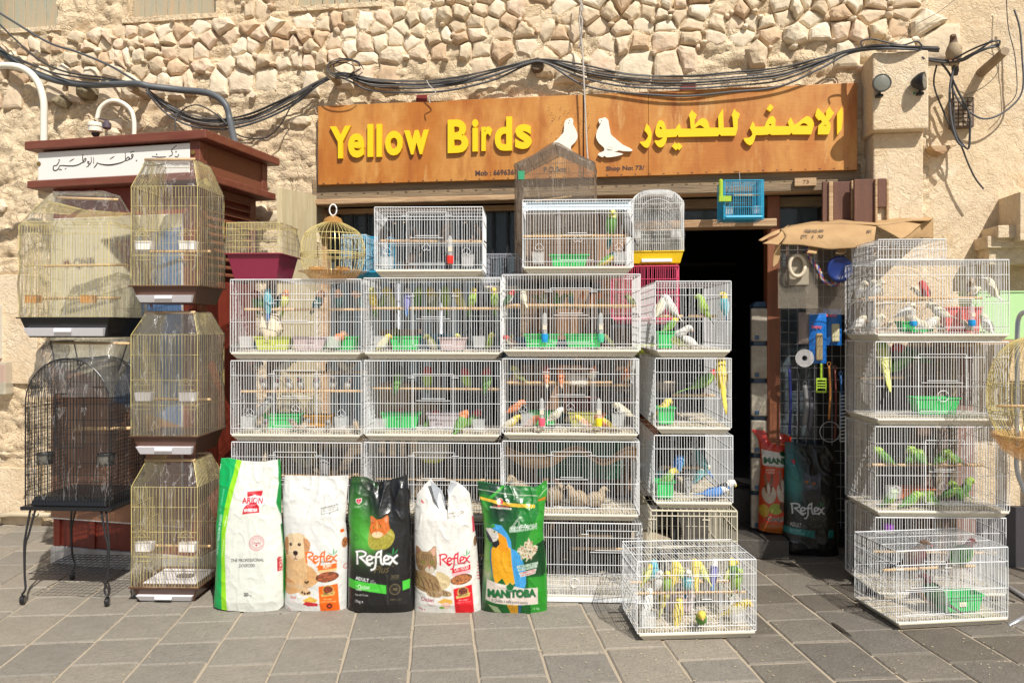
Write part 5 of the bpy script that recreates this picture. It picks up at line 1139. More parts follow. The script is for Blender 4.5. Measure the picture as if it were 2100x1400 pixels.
# clear cage with yellow tray
Y = 5.22; z = P(0, 541, Y).z
t = thing('bird_cage', 'white domed cage with a bright yellow base, wrapped in film beside the doorway', 'birdcage', (P(1347, 541, Y).x, Y, z+.004), R(-7))
a = .175; D = .24; M_yt = mat('yellow_tray_plastic', (.80, .52, .01), .3)
q = MB(); q.hexa([(-a+.02, .02, 0), (a-.02, .02, 0), (a-.02, D-.02, 0), (-a+.02, D-.02, 0)], [(-a, 0, .075), (a, 0, .075), (a, D, .075), (-a, D, .075)]); q.box(-a-.004, a+.004, -.005, D, .075, .085); bevel(q.build('tray', M_yt, t), .004)
q = MB(); q.box(-.10, .10, -.004, .01, .01, .03); q.build('drawer', mat('white_drawer', (.80, .78, .82), .35), t)
ht = P(0, 391, Y).z-z
topf = lambda x: .38+(ht-.38)*math.sqrt(max(0, 1-(abs(x)/a)**3.0))*1.0 if abs(x) < a else .38
for nm, y_ in (('front_grille', 0), ('back_grille', D)):
    q = MB()
    for i in range(27): x = -a+2*a*i/26; q.bar((x, y_, .085), (x, y_, max(.41, topf(x))), .0016)
    for z_ in (.16, .22, .40): q.bar((-a, y_, z_), (a, y_, z_), .002)
    q.tube([(a*.55*math.cos(x), y_-.003, .37+.06*math.sin(x)) for x in np.linspace(0, math.pi, 11)], .002, 4)
    q.build(nm, M_white, t)
for x in (-a, a): q = MB(); grille(q, (x, 0, .085), (0, 1, 0), (0, 0, 1), D, .33, .014, .0015); q.build('side_grille', M_white, t)
q = MB()
for j in range(15): q.tube([(x, D*j/14, max(.41, topf(x))) for x in np.linspace(-a, a, 13)], .0014, 4, 0, False)
q.build('domed_top', M_white, t)
q = MB(); q.tube([(-a, .1, .235), (a, .1, .235)], .005, 6); q.build('perch', M_dowel, t)
for x in (-a+.04, a-.045): q = MB(); q.box(x-.032, x+.032, .002, .045, .17, .225); q.build('feed_cup', mat('milky_cup', (.8, .8, .78), .3, alpha=.6), t)
film_hull(t, [(.088, a+.01, -.012, D+.01, 0), (.40, a+.008, -.008, D+.008, 0), (ht+.006, a*.55, .0, D, 0)], M_film, seed=12, amp=.006)
# house-shaped dark cage
Y = 5.06
zb_ = 1.93; t = thing('bird_cage', 'tall house-shaped dark wire cage in dusty film rising in front of the sign', 'birdcage', (P(1139, 500, Y).x, Y, zb_), R(-8.5))
a = .252; D = .34; zsh = P(0, 335, Y).z-zb_; zap = P(0, 297, Y).z-zb_; M_dw = mat('dark_bronze_wire', (.20, .14, .095), .4, .3)
for nm, y_ in (('front_grille', 0), ('back_grille', D)):
    q = MB()
    for i in range(35):
        x = -a+2*a*i/34; hh = zsh+(zap-zsh)*(1-abs(x)/a); q.bar((x, y_, 0), (x, y_, hh), .0015)
    for z_ in (.02, .2, .4, .55, zsh): q.bar((-a, y_, z_), (a, y_, z_), .0022)
    q.bar((-a, y_, zsh), (0, y_, zap), .003); q.bar((a, y_, zsh), (0, y_, zap), .003)
    q.build(nm, M_dw, t)
for x in (-a, a): q = MB(); grille(q, (x, 0, 0), (0, 1, 0), (0, 0, 1), D, zsh, .015, .0015, (0, .3, .6, .9, 1)); q.build('side_grille', M_dw, t)
q = MB()
for s_ in (-1, 1):
    for j in range(24): q.bar((s_*a, D*j/23, zsh), (0, D*j/23, zap), .0014)
    for f in (.3, .6): q.bar((s_*a*(1-f), 0, zsh+(zap-zsh)*f), (s_*a*(1-f), D, zsh+(zap-zsh)*f), .002)
q.bar((0, -.01, zap), (0, D+.01, zap), .004); q.build('roof_grille', M_dw, t)
q = MB(); q.box(-a-.015, a+.015, -.015, D+.015, -.045, .0); q.build('tray', M_brown, t)
q = MB(); q.box(-a+.01, -a+.05, -.012, .01, zsh-.10, zsh-.045); q.build('feed_cup', mat('mint_cup', (.05, .45, .22), .3, alpha=.6), t)
q = MB(); q.tube([(-.14, .08, .50), (.1, .1, .53)], .006, 6); q.build('perch', M_dowel, t)
film_hull(t, [(-.04, a+.02, -.02, D+.02, -.0), (.3, a+.014, -.012, D+.014, -.01), (zsh+.005, a+.012, -.01, D+.012, -.012), (zap+.012, .02, -.01, D+.01, 0)], M_filmd, seed=15, amp=.006)
# blue hanging cage
p = P(1525, 450, 5.22); t = cage('H', 'small bright blue cage hanging under the sign above the doorway', 0, 0, 0, 0, 0, loc=Vector((p.x+.0, 5.22, p.z)), W_=.26, H_=.262, D=.20, rz=-3, wire=M_bl, sp=.0125, r=.0017, trh=.022, traymat=M_bl, rails=(.25, .62), perches=((.62, .3, .3, .95),), cups=((.14, .06, .06, .05, M_clear), (.86, .08, .06, .05, M_clear)), seed=False)
q = MB(); a = .13; q.box(-a-.004, -a+.006, -.003, .2, 0, .262); q.box(a-.02, a+.004, -.003, .2, .0, .262); q.box(-a, a, -.004, .004, 0, .03) ; q.build('blue_panels', mat('blue_panel', (.02, .33, .52), .35, alpha=.55), t)
q = MB(); q.bar((0, .1, .262), (0, .12, .34), .003); q.tube([(.0, .12, .34), (0, .2, .36), (0, .3, .35)], .003, 5); q.build('hanging_hook', M_black, t)
q = MB(); q.lathe([(0, 0), (.014, 0), (.014, .11), (.008, .12), (0, .12)], 12, c=(-a-.02, 0, .15)); q.box(-a-.035, -a+.045, -.02, .02, .12, .155); q.build('lime_drinker', mat('lime_plastic', (.45, .65, .05), .3, alpha=.7), t)
# round golden cage on the right edge, hung from its own tube stand
Yr = 4.25; c = P(2120, 945, Yr); gl = globe('GE', 'golden globe cage with a clear orange base hanging at the right edge', c, .222, [(.55, .10), (.80, .16), (.97, .27), (1.0, .36), (.93, .48), (.75, .58), (.45, .65), (.1, .68)], None, N=60, hoops=(.38, .40, .6))
q = MB(); q.lathe([(0, .0), (.08, .005), (.15, .05), (.19, .11), (.205, .14), (.20, .145), (.14, .06), (0, .02)], 32); q.build('base_dish', M_amber, gl, smooth=True)
q = MB(); q.tube([(-.2, 0, .30), (.2, 0, .30)], .007, 7); q.build('perch', M_dowel, gl, smooth=True)
q = MB(); q.tube([(0, 0, .68), (0, 0, .78)], .003, 5); q.build('hanger', M_chrome, gl)
st = thing('cage_stand', 'galvanised bent tube stand carrying the globe cage at the right edge', 'stand', (P(2110, 1250, 4.4).x, 4.4, 0))
L0 = st.location
def S_(u, v, Y_): return P(u, v, Y_)-L0
q = MB(); q.tube(spline([S_(2120, 655, 4.3), S_(2105, 640, 4.35), S_(2090, 650, 4.4), S_(2086, 690, 4.4), S_(2086, 800, 4.4), S_(2085, 920, 4.4), S_(2086, 965, 4.4), S_(2100, 1005, 4.4), S_(2112, 1040, 4.4), S_(2118, 1200, 4.45)], 5), .013, 8); q.build('upright', M_chrome, st, smooth=True)
q = MB(); q.tube([S_(2030, 1185, 5.0)+Vector((0, 0, .02)), S_(2118, 1235, 4.5)], .014, 8); q.tube([S_(2068, 1284, 4.2), S_(2118, 1255, 4.35)], .014, 8); q.build('feet', M_chrome, st, smooth=True)
# ================================================================ BIRDS, TUBS, DRINKERS
def bm_(c, n=None): 
    k = 'plumage_%02x%02x%02x' % tuple(int(max(0, min(1, x))*255) for x in c); return mat(k, c, .75, var=.5, vscale=60, col2=tuple(x*.6 for x in c), bump=.3, bscale=160)
COL = dict(white=(.74, .72, .66), cream=(.76, .68, .48), yellow=(.80, .62, .04), lemon=(.72, .72, .16), lime=(.35, .58, .04), green=(.12, .34, .03), dgreen=(.03, .12, .02), olive=(.24, .26, .06),
    cyan=(.12, .52, .62), teal=(.05, .22, .22), blue=(.04, .22, .60), violet=(.20, .20, .50), grey=(.28, .27, .26), dgrey=(.06, .06, .07), black=(.015, .015, .018), brown=(.16, .09, .05), dbrown=(.07, .04, .025),
    orange=(.80, .22, .03), peach=(.80, .42, .22), red=(.60, .03, .02), maroon=(.14, .03, .03), tan=(.42, .31, .18), pale=(.60, .58, .42))
COL = {k: tuple(x*.86+(sum(c)/3)*.12 for x in c) for k, c in COL.items()}
BM = {}
def bird_mesh(kind, head, back, belly, tail, beak):
    """perched bird facing +x, feet at the origin, body about one unit high; one continuous skin"""
    key = (kind, head, back, belly, tail, beak)
    if key in BM: return BM[key]
    parrot = kind in ('budgie', 'lovebird', 'parakeet')
    if kind == 'budgie': sp_ = [(.17, .60, .03), (.15, .64, .07), (.08, .66, .105), (.02, .62, .115), (-.01, .52, .125), (-.02, .40, .15), (-.05, .27, .155), (-.10, .14, .13), (-.17, .02, .095), (-.24, -.10, .06), (-.31, -.24, .04), (-.38, -.38, .016)]
    elif kind == 'lovebird': sp_ = [(.19, .52, .04), (.17, .58, .085), (.09, .62, .14), (.02, .57, .15), (-.01, .46, .15), (-.02, .34, .17), (-.06, .22, .165), (-.12, .10, .13), (-.18, .02, .09), (-.24, -.07, .06), (-.30, -.17, .045), (-.34, -.24, .02)]
    elif kind == 'parakeet': sp_ = [(.22, .58, .03), (.20, .62, .07), (.12, .65, .105), (.04, .60, .11), (-.02, .50, .12), (-.08, .38, .14), (-.16, .26, .14), (-.26, .15, .11), (-.36, .05, .075), (-.5, -.08, .05), (-.68, -.24, .035), (-.85, -.40, .012)]
    elif kind == 'finch': sp_ = [(.20, .50, .03), (.17, .53, .07), (.10, .56, .105), (.03, .52, .115), (-.02, .42, .135), (-.06, .31, .155), (-.12, .21, .145), (-.20, .12, .11), (-.29, .05, .065), (-.38, -.03, .045), (-.48, -.11, .036), (-.56, -.18, .016)]
    elif kind == 'dove': sp_ = [(.24, .60, .025), (.21, .63, .05), (.15, .65, .075), (.08, .61, .08), (.05, .50, .10), (.03, .38, .155), (-.04, .27, .19), (-.14, .19, .18), (-.26, .12, .13), (-.40, .04, .08), (-.54, -.04, .06), (-.68, -.12, .03)]
    else: sp_ = [(.26, .50, .025), (.23, .53, .05), (.17, .56, .08), (.11, .52, .085), (.09, .42, .12), (.04, .32, .19), (-.06, .26, .23), (-.18, .22, .22), (-.28, .17, .17), (-.36, .10, .11), (-.42, .04, .06), (-.45, .0, .02)]   # quail
    N = 12; mb = MB(); pts = [Vector((x, 0, z)) for x, z, r in sp_]; V = []
    for i, p in enumerate(pts):
        d = (pts[min(i+1, len(pts)-1)]-pts[max(i-1, 0)]).normalized(); up = Vector((-d.z, 0, d.x)); r = sp_[i][2]
        if up.x < 0 and i > 3: pass
        wx = 1.08 if i < 8 else (1.15 if i < 10 else 1.5); hz = 1 if i < 9 else .45
        for j in range(N):
            t = 2*math.pi*j/N; V.append(tuple(p+Vector((0, 1, 0))*math.cos(t)*r*wx+up*math.sin(t)*r*hz))
    fs = []; ms = []
    for i in range(len(pts)-1):
        for j in range(N):
            fs.append((i*N+j, i*N+(j+1) % N, (i+1)*N+(j+1) % N, (i+1)*N+j)); t = (j+.5)/N*2*math.pi; d = (pts[i+1]-pts[i]).normalized(); up = Vector((-d.z, 0, d.x)); f = up*math.sin(t); front = (f.x > .15) or (f.z < -.25 and i > 4)
            ms.append(0 if i < 4 else (3 if i >= 9 else (2 if front else 1)))
    fs.append(tuple(range(N))[::-1]); ms.append(0); fs.append(tuple((len(pts)-1)*N+j for j in range(N))); ms.append(3)
    k = 0; mb.v += V; mb.f += fs; mb.m += ms
    # folded wings: flattened shells lying on the body sides, joined along the shoulder
    for s_ in (-1, 1):
        A = pts[4]; Bp = pts[8]+Vector((-.06, 0, -.06)); n = 7; kk = len(mb.v); ring = []
        for i in range(n+1):
            f = i/n; c = A.lerp(Bp, f); w_ = (.115 if kind != 'dove' else .15)*math.sin(math.pi*min(1, (f*.82+.12)))+.012; rad = np.interp(f, [0, .3, .7, 1], [sp_[4][2], sp_[6][2]*1.0, sp_[7][2]*.95, sp_[8][2]*.9])
            d = (Bp-A).normalized(); up = Vector((-d.z, 0, d.x))
            for q in (-1, -.4, .4, 1): mb.v.append(tuple(c-up*(-.02)+up*w_*q*-1+Vector((-.01, s_*(rad*(1.03 if abs(q) < .5 else .80)), 0))))
        for i in range(n):
            for q in range(3): a_ = kk+i*4+q; mb.f.append((a_, a_+1, a_+5, a_+4)); mb.m.append(1)
    # beak
    h0 = pts[0]; h1 = pts[1]
    kk = len(mb.v)
    if parrot: bk = [(h0.x-.02, 0, h0.z+.06, .038), (h0.x+.035, 0, h0.z+.035, .032), (h0.x+.045, 0, h0.z-.02, .012)]
    else:
        L_ = .09 if kind == 'finch' else .085; bk = [(h0.x-.03, 0, h0.z+.02, .035 if kind == 'finch' else .018), (h0.x+L_*.5, 0, h0.z-.0, .02 if kind == 'finch' else .012), (h0.x+L_, 0, h0.z-.025, .003)]
    mb.tube([b[:3] for b in bk], [b[3] for b in bk], 6, 4)
    hc = pts[2]; hr = sp_[2][2]
    for s_ in (-1, 1): mb.lathe([(0, -.014), (.013, -.006), (.013, .006), (0, .014)], 6, 5, c=(hc.x+hr*.35, s_*hr*.86, hc.z+hr*.12))
    # legs and toes
    for s_ in (-1, 1):
        y_ = s_*.06; mb.tube([(-.05, y_, .20), (-.01, y_, .07), (0, y_, .015)], .012, 5, 6)
        for a_ in (-.35, 0, .35): mb.tube([(0, y_, .012), (.055, y_+a_*.07, .006), (.07, y_+a_*.08, -.02)], .008, 4, 6)
        mb.tube([(0, y_, .012), (-.045, y_, .004)], .008, 4, 6)
    me = mb.mesh(kind, [bm_(COL[head]), bm_(COL[back]), bm_(COL[belly]), bm_(COL[tail]), mat('beak_'+beak, COL[beak], .45), mat('bird_eye', (.01, .01, .01), .15), mat('bird_leg', (.42, .24, .17), .6)], True)
    BM[key] = me; return me
SZ = dict(budgie=.135, lovebird=.15, parakeet=.20, finch=.115, dove=.21, quail=.17)
NAME = dict(budgie='budgie', lovebird='lovebird', parakeet='parakeet', finch='finch', dove='dove', quail='quail')
def bird(key, u, where, kind, face, cols, label, tilt=0, sc_=1.0, group=None, v=None, name=None, cat='bird'):
    """where: perch number, 'f' + depth fraction for the floor, 'h' + depth fraction (then v gives the feet row)"""
    c = CG[key]; fr = c['fr']
    if isinstance(where, int): y, z = c['perch'][where]
    elif where[0] == 'f': y = c['D']*float(where[1:]); z = c['floor']+.004
    else: y = c['D']*float(where[1:]); z = fr.px(u, v, y).z
    x = fr.px(u, 700, y).x; x = max(-c['W']/2+.035, min(c['W']/2-.035, x)); p = fr.w(x, y, z)
    head, back, belly, tail, beak = (cols+(cols[-1],)*5)[:5] if len(cols) >= 5 else cols
    me = bird_mesh(kind, head, back, belly, tail, beak)
    o = link(name or NAME[kind], me, None, p, (0, R(tilt), R(face))); o.rotation_euler.x = R(random.uniform(-9, 9)); o.rotation_euler.z += R(random.uniform(-22, 22)); s_ = SZ[kind]*sc_*random.uniform(.96, 1.04)*(1.07 if kind in ('budgie', 'finch', 'lovebird') else 1.05); o.scale = (s_, s_, s_)
    return tag(o, label, cat, group)
def tub_mesh(w_, d, h, m, taper=.82):
    q = MB(); a, b = w_/2, d/2; th = .003
    o0 = [(-a*taper, -b*taper, 0), (a*taper, -b*taper, 0), (a*taper, b*taper, 0), (-a*taper, b*taper, 0)]; o1 = [(-a, -b, h), (a, -b, h), (a, b, h), (-a, b, h)]
    i1 = [(x*(1-th*2/w_), y*(1-th*2/d), h) for x, y, _ in o1]; i0 = [(x*.97, y*.97, .004) for x, y, _ in o0]
    q.v = o0+o1+i1+i0; q.f = [(0, 3, 2, 1)]+[(i, (i+1) % 4, 4+(i+1) % 4, 4+i) for i in range(4)]+[(4+i, 4+(i+1) % 4, 8+(i+1) % 4, 8+i) for i in range(4)]+[(8+i, 8+(i+1) % 4, 12+(i+1) % 4, 12+i) for i in range(4)]+[(12, 13, 14, 15)]; q.m = [0]*len(q.f)
    q.m[-1] = 1
    q.box(-a-.006, a+.006, -b-.006, -b, h-.008, h); q.box(-a-.006, a+.006, b, b+.006, h-.008, h); q.box(-a-.006, -a, -b, b, h-.008, h); q.box(a, a+.006, -b, b, h-.008, h)
    return q.mesh('food_tub', [m, M_seed])
TUBM = dict(green=M_green, lime=mat('lime_tub_plastic', (.50, .56, .06), .35), pink=mat('milky_pink_plastic', (.52, .40, .40), .35), amber=mat('amber_tub', (.55, .27, .02), .35), olive=mat('olive_tub', (.45, .44, .10), .35), red=mat('red_tub', (.5, .03, .04), .35), orange=mat('orange_pot', (.55, .15, .05), .5), teal=mat('teal_basket', (.02, .35, .30), .4), grey=mat('milky_grey_plastic', (.42, .37, .40), .3), cream=mat('cream_pot', (.6, .5, .36), .6))
def tub(key, u0, u1, hpx, yf, col, label, d=.10, group=None, name='food_tub'):
    c = CG[key]; fr = c['fr']; y = c['D']*yf; a = fr.px(u0, 700, y).x; b = fr.px(u1, 700, y).x; a = max(a, -c['W']/2+.012); b = min(b, c['W']/2-.012)
    h = hpx/F*fr.w(0, y, 0).y; o = link(name, tub_mesh(b-a, d, h, TUBM[col]), None, fr.w((a+b)/2, y, c['floor']+.003), (0, 0, fr.rz)); return tag(o, label, 'tub', group)
def drinker(key, u, v0, v1, col, label, y=-.022, group='tube drinkers clipped to the cages'):
    c = CG[key]; fr = c['fr']; p = fr.px(u, v1, y); top_ = fr.px(u, v0, y).z; H_ = top_-p.z
    t = thing('drinker', label, 'drinker', fr.w(p.x, y, p.z), fr.rz, group); r = .0155
    q = MB(); q.lathe([(r*.9, H_*.26), (r*.9, H_*.86), (r*.6, H_*.95), (0, H_)], 12); q.build('tube', M_clear, t, smooth=True)
    q = MB(); q.lathe([(0, .0), (r*1.15, .002), (r*1.3, H_*.12), (r*1.3, H_*.28), (0, H_*.29)], 12); q.build('cap', mat('drinker_'+col, COL2[col], .35), t, smooth=False)
    q = MB(); q.box(-.010, .012, -r-.001, -r+.002, H_*.42, H_*.58); q.build('sticker', mat('paper_sticker', (.65, .58, .45), .8), t)
    q = MB(); q.tube([(r*1.05*math.cos(x), r*1.05*math.sin(x), H_*.6) for x in np.linspace(0, 6.283, 13)], .0012, 4, 0, False); q.bar((0, r, H_*.6), (0, .03, H_*.6), .0012); q.build('wire_clip', M_white, t)
COL2 = dict(red=(.75, .03, .02), blue=(.01, .28, .62), mint=(.08, .50, .28), pink=(.75, .10, .16), yellow=(.80, .66, .02))
drinker('T1', 923, 482, 541, 'red', 'drinker with a red base on the white starling cage')
drinker('C1', 1117, 640, 702, 'blue', 'drinker with a blue base, left one on the top cage of the right column')
drinker('C1', 1232, 640, 702, 'mint', 'drinker with a mint green base, right of the blue one')
drinker('C2', 1111, 815, 874, 'pink', 'drinker with a pink base on the orange canary cage')
drinker('C2', 1228, 815, 874, 'yellow', 'drinker with a yellow base on the orange canary cage')
drinker('R1', 1873, 632, 669, 'blue', 'left one of two blue based drinkers on the cream canary cage')
drinker('R1', 1993, 622, 669, 'blue', 'right one of two blue based drinkers on the cream canary cage')
GT = 'plastic food tubs inside the cages'
for a in [('A1', 527, 600, 27, .5, 'lime', 'lime yellow tub inside the top left white cage'), ('A1', 605, 672, 27, .5, 'pink', 'milky pink tub inside the top left white cage'), ('A1', 682, 734, 27, .5, 'green', 'green tub at the right end of the top left white cage'),
    ('B1', 803, 862, 27, .5, 'green', 'green tub below the violet budgie'), ('B1', 902, 958, 25, .5, 'pink', 'milky pink tub right of the green one below the yellow birds'),
    ('C1', 1075, 1146, 27, .6, 'green', 'green tub behind the blue based drinker'), ('C1', 1158, 1236, 27, .6, 'green', 'green tub behind the mint based drinker'),
    ('T2', 1128, 1206, 24, .3, 'green', 'green tub in the white cage standing on the right column'),
    ('A2', 543, 620, 28, .6, 'green', 'green tub among the grey finches'), ('A2', 630, 682, 24, .7, 'amber', 'amber tub among the grey finches'),
    ('B2', 785, 862, 30, .55, 'green', 'green tub before the cardboard boxes'), ('B2', 878, 955, 30, .6, 'grey', 'milky grey tub beside the green one before the cardboard boxes'),
    ('C2', 1085, 1142, 28, .75, 'green', 'green tub behind the pink based drinker'), ('C2', 1166, 1228, 28, .65, 'olive', 'olive tub left of the yellow based drinker'),
    ('D1', 1346, 1380, 34, .12, 'green', 'green tub in the white budgie cage by the doorway'), ('D2', 1347, 1381, 34, .14, 'green', 'green tub in the cage of the red crowned green parakeet'), ('D3', 1344, 1380, 34, .12, 'green', 'green tub in the blue budgie cage by the doorway'),
    ('R1', 1842, 1912, 22, .85, 'green', 'green tub behind the perch of the cream canaries'), ('R2', 1870, 1960, 34, .4, 'green', 'green tub behind the wire ring in the right-hand stack'), ('R3', 1828, 1910, 22, .7, 'orange', 'reddish tub on the floor of the parrotlet cage'),
    ('F1', 1362, 1418, 34, .80, 'pink', 'milky pink tub in the front budgie cage'), ('F2', 1922, 2004, 34, .30, 'green', 'green tub with a paper sticker in the dove cage')]:
    o = tub(*a, group=GT)
c = CG['F2']; 
tk = MB(); tk.box(-.022, .022, -.001, .001, -.014, .014)
tk.build('sticker', mat('paper_sticker', (.65, .58, .45), .8), o, (0, -.0505+.004, .042), (R(-8), 0, 0))
B_ = bird
G1_ = 'lovebirds and budgies in the top row of cages'
B_('A1', 500, 1, 'lovebird', -60, ('orange', 'green', 'lime', 'green', 'peach'), 'orange headed green lovebird at the left end of the top left cage')
B_('A1', 520, 1, 'lovebird', 200, ('red', 'dgreen', 'green', 'dgreen', 'red'), 'dark green lovebird beside the orange headed one, top left cage')
B_('A1', 549, 0, 'budgie', 115, ('cyan', 'cyan', 'cyan', 'blue', 'yellow'), 'turquoise budgie clinging head up, top left cage', tilt=-25, sc_=1.15)
B_('A1', 534, 0, 'budgie', -100, ('pale', 'lime', 'green', 'green', 'yellow'), 'pale green budgie below the turquoise one, top left cage', sc_=.8)
B_('A1', 582, 0, 'budgie', -85, ('orange', 'yellow', 'lemon', 'lime', 'peach'), 'yellow bird with an orange head in the middle of the top left cage')
B_('A1', 655, 1, 'lovebird', 20, ('peach', 'teal', 'grey', 'teal', 'peach'), 'grey teal lovebird on the rear perch of the top left cage')
B_('A1', 697, 1, 'lovebird', -90, ('peach', 'teal', 'teal', 'dgrey', 'peach'), 'teal lovebird with a peach face turned to the street, top left cage')
B_('A1', 733, 1, 'lovebird', 180, ('peach', 'teal', 'grey', 'dgrey', 'peach'), 'teal lovebird at the right end of the top left cage')
B_('A1', 680, 'f0.35', 'lovebird', 10, ('orange', 'green', 'green', 'dgreen', 'red'), 'green lovebird with an orange face on the pink tub', tilt=30, v=690)
for u, w_, cl, f, l in [(766, 0, ('lemon', 'olive', 'yellow', 'green', 'yellow'), -80, 'olive and yellow budgie at the left end of the middle column top cage'), (797, 1, ('yellow', 'lemon', 'pale', 'olive', 'yellow'), 200, 'big pale yellow bird second from the left in the violet budgie cage'),
    (832, 0, ('white', 'violet', 'violet', 'blue', 'yellow'), 95, 'violet blue budgie seen from behind'), (856, 1, ('lime', 'dgreen', 'green', 'dgreen', 'yellow'), -60, 'dark green budgie right of the violet one'), (884, 1, ('yellow', 'olive', 'pale', 'olive', 'yellow'), -100, 'pale breasted yellow bird in the middle of the violet budgie cage'),
    (915, 1, ('lime', 'green', 'lime', 'green', 'yellow'), -90, 'bright green budgie in the middle of the violet budgie cage'), (940, 1, ('yellow', 'lemon', 'yellow', 'olive', 'yellow'), 170, 'mustard yellow bird behind the perch in the violet budgie cage'), (968, 0, ('yellow', 'green', 'lime', 'green', 'yellow'), -90, 'small green budgie with a yellow head on the front perch'), (1014, 0, ('yellow', 'olive', 'lime', 'green', 'yellow'), -110, 'green and yellow budgie at the right end of the middle column top cage')]:
    B_('B1', u, w_, 'budgie' if w_ == 0 else 'lovebird', f, cl, l, sc_=1.1, group=None)
B_('B1', 784, 'f0.3', 'budgie', 10, ('yellow', 'yellow', 'lemon', 'lemon', 'orange'), 'yellow budgie sitting low beside the green tub', tilt=20)
B_('B1', 818, 'f0.7', 'lovebird', -90, ('olive', 'olive', 'olive', 'dgreen', 'yellow'), 'shaded olive bird on the floor behind the green tub', sc_=1.1)
B_('B1', 885, 'f0.4', 'budgie', -150, ('olive', 'olive', 'pale', 'olive', 'yellow'), 'olive bird feeding on the floor right of the green tub', tilt=25)
for u, w_, k, cl, f, l in [(1047, 0, 'finch', ('red', 'dgreen', 'white', 'black', 'tan'), 10, 'dark red faced finch at the left end of the front perch'), (1071, 0, 'finch', ('cream', 'cream', 'cream', 'cream', 'peach'), 95, 'pale yellow canary on the left of the front perch'), (1117, 1, 'finch', ('olive', 'olive', 'pale', 'dgreen', 'tan'), -90, 'small olive finch in the shade between the pale canary and the blue drinker'),
    (1142, 1, 'finch', ('green', 'green', 'olive', 'dgreen', 'tan'), 60, 'green finch left of the grey green one on the rear perch'), (1168, 1, 'finch', ('lime', 'teal', 'pale', 'dgreen', 'tan'), 100, 'grey green bird right of the green finch'), (1194, 1, 'finch', ('orange', 'orange', 'peach', 'brown', 'tan'), -90, 'left one of three orange brown birds on the rear perch'), (1214, 1, 'finch', ('orange', 'brown', 'orange', 'dbrown', 'tan'), -70, 'middle one of three orange brown birds on the rear perch'), (1232, 1, 'finch', ('orange', 'orange', 'tan', 'dbrown', 'tan'), -110, 'right one of three orange brown birds on the rear perch')]:
    B_('C1', u, w_, k, f, cl, l, sc_=1.05)
B_('C1', 1048, 'f0.15', 'finch', 160, ('red', 'brown', 'cream', 'black', 'tan'), 'red faced goldfinch feeding at the left floor corner under the top cages', tilt=25)
for u, w_, l, f in [(797, 0, 'dark starling at the left end of the red drinker cage', -40), (838, 0, 'dark starling left of the middle of the red drinker cage', -110), (917, 0, 'dark starling behind the red drinker', 80), (968, 0, 'dark starling at the right end of the red drinker cage', 190)]:
    B_('T1', u, w_, 'finch', f, ('black', 'dbrown', 'dgrey', 'black', 'tan'), l, sc_=1.6, name='starling')
B_('T1', 850, 'f0.4', 'finch', 20, ('black', 'dbrown', 'dgrey', 'black', 'tan'), 'dark starling on the floor beside the heart hook', sc_=1.6, name='starling')
B_('T2', 1250, 0, 'budgie', -90, ('lemon', 'dgreen', 'green', 'teal', 'yellow'), 'green barred budgie on the perch of the upper right cage', sc_=1.35)
B_('T2', 1283, 0, 'budgie', 190, ('grey', 'grey', 'grey', 'dgrey', 'tan'), 'grey barred budgie at the right end of the perch of the upper right cage', sc_=1.35)
B_('T2', 1240, 'f0.3', 'budgie', 10, ('teal', 'green', 'yellow', 'green', 'yellow'), 'green and yellow bird on the floor of the upper right cage', tilt=35)
lf_ = ['leftmost', 'second from the left', 'third from the left', 'fourth from the left', 'fifth from the left', 'second from the right', 'rightmost']
for i, u in enumerate((542, 567, 592, 614, 648, 680, 716)):
    B_('A2', u, 0, 'finch', [-80, -60, -120, -90, -70, -100, -60][i], ('grey', 'grey' if i % 2 else 'tan', 'white', 'dgrey', 'red'), lf_[i]+' of the red billed grey finches on the front perch', sc_=1.1, group='red billed finches on the front perch')
B_('A2', 585, 1, 'finch', 20, ('white', 'white', 'white', 'black', 'red'), 'white and black finch on the upper rear perch', sc_=1.3, tilt=25)
B_('A2', 702, 1, 'finch', 160, ('cream', 'white', 'cream', 'white', 'red'), 'cream white finch on the upper rear perch', sc_=1.3, tilt=10)
for i, (u, d) in enumerate(((545, .2), (603, .25), (625, .2), (672, .2), (729, .15))):
    B_('A2', u, 'f%.2f' % d, 'finch', [-60, 160, 30, -80, 140][i], ('grey', 'tan', 'white', 'dgrey', 'red'), ['leftmost', 'second', 'middle', 'fourth', 'rightmost'][i]+' of the small finches feeding on the cage floor', sc_=1.0, tilt=20)
B_('A2', 549, 'h0.4', 'finch', 40, ('grey', 'grey', 'pale', 'grey', 'tan'), 'pale grey finch perched on the edge of the green tub', v=850, sc_=1.5)
for i, u in enumerate((815, 878, 956, 1001)):
    B_('B2', u, 0, 'lovebird', [100, -80, -100, 60][i], (['black', 'red', 'red', 'red'][i], 'green', 'lime', 'dgreen', 'red'), ['dark headed green lovebird at the left end of the perch', 'red faced lovebird left of the middle of the perch', 'red faced lovebird right of the middle of the perch', 'red faced lovebird at the right end of the perch'][i], sc_=1.05)
B_('B2', 945, 'f0.1', 'lovebird', 30, ('orange', 'green', 'lime', 'green', 'red'), 'orange faced lovebird standing on the cage floor', tilt=15, sc_=1.1)
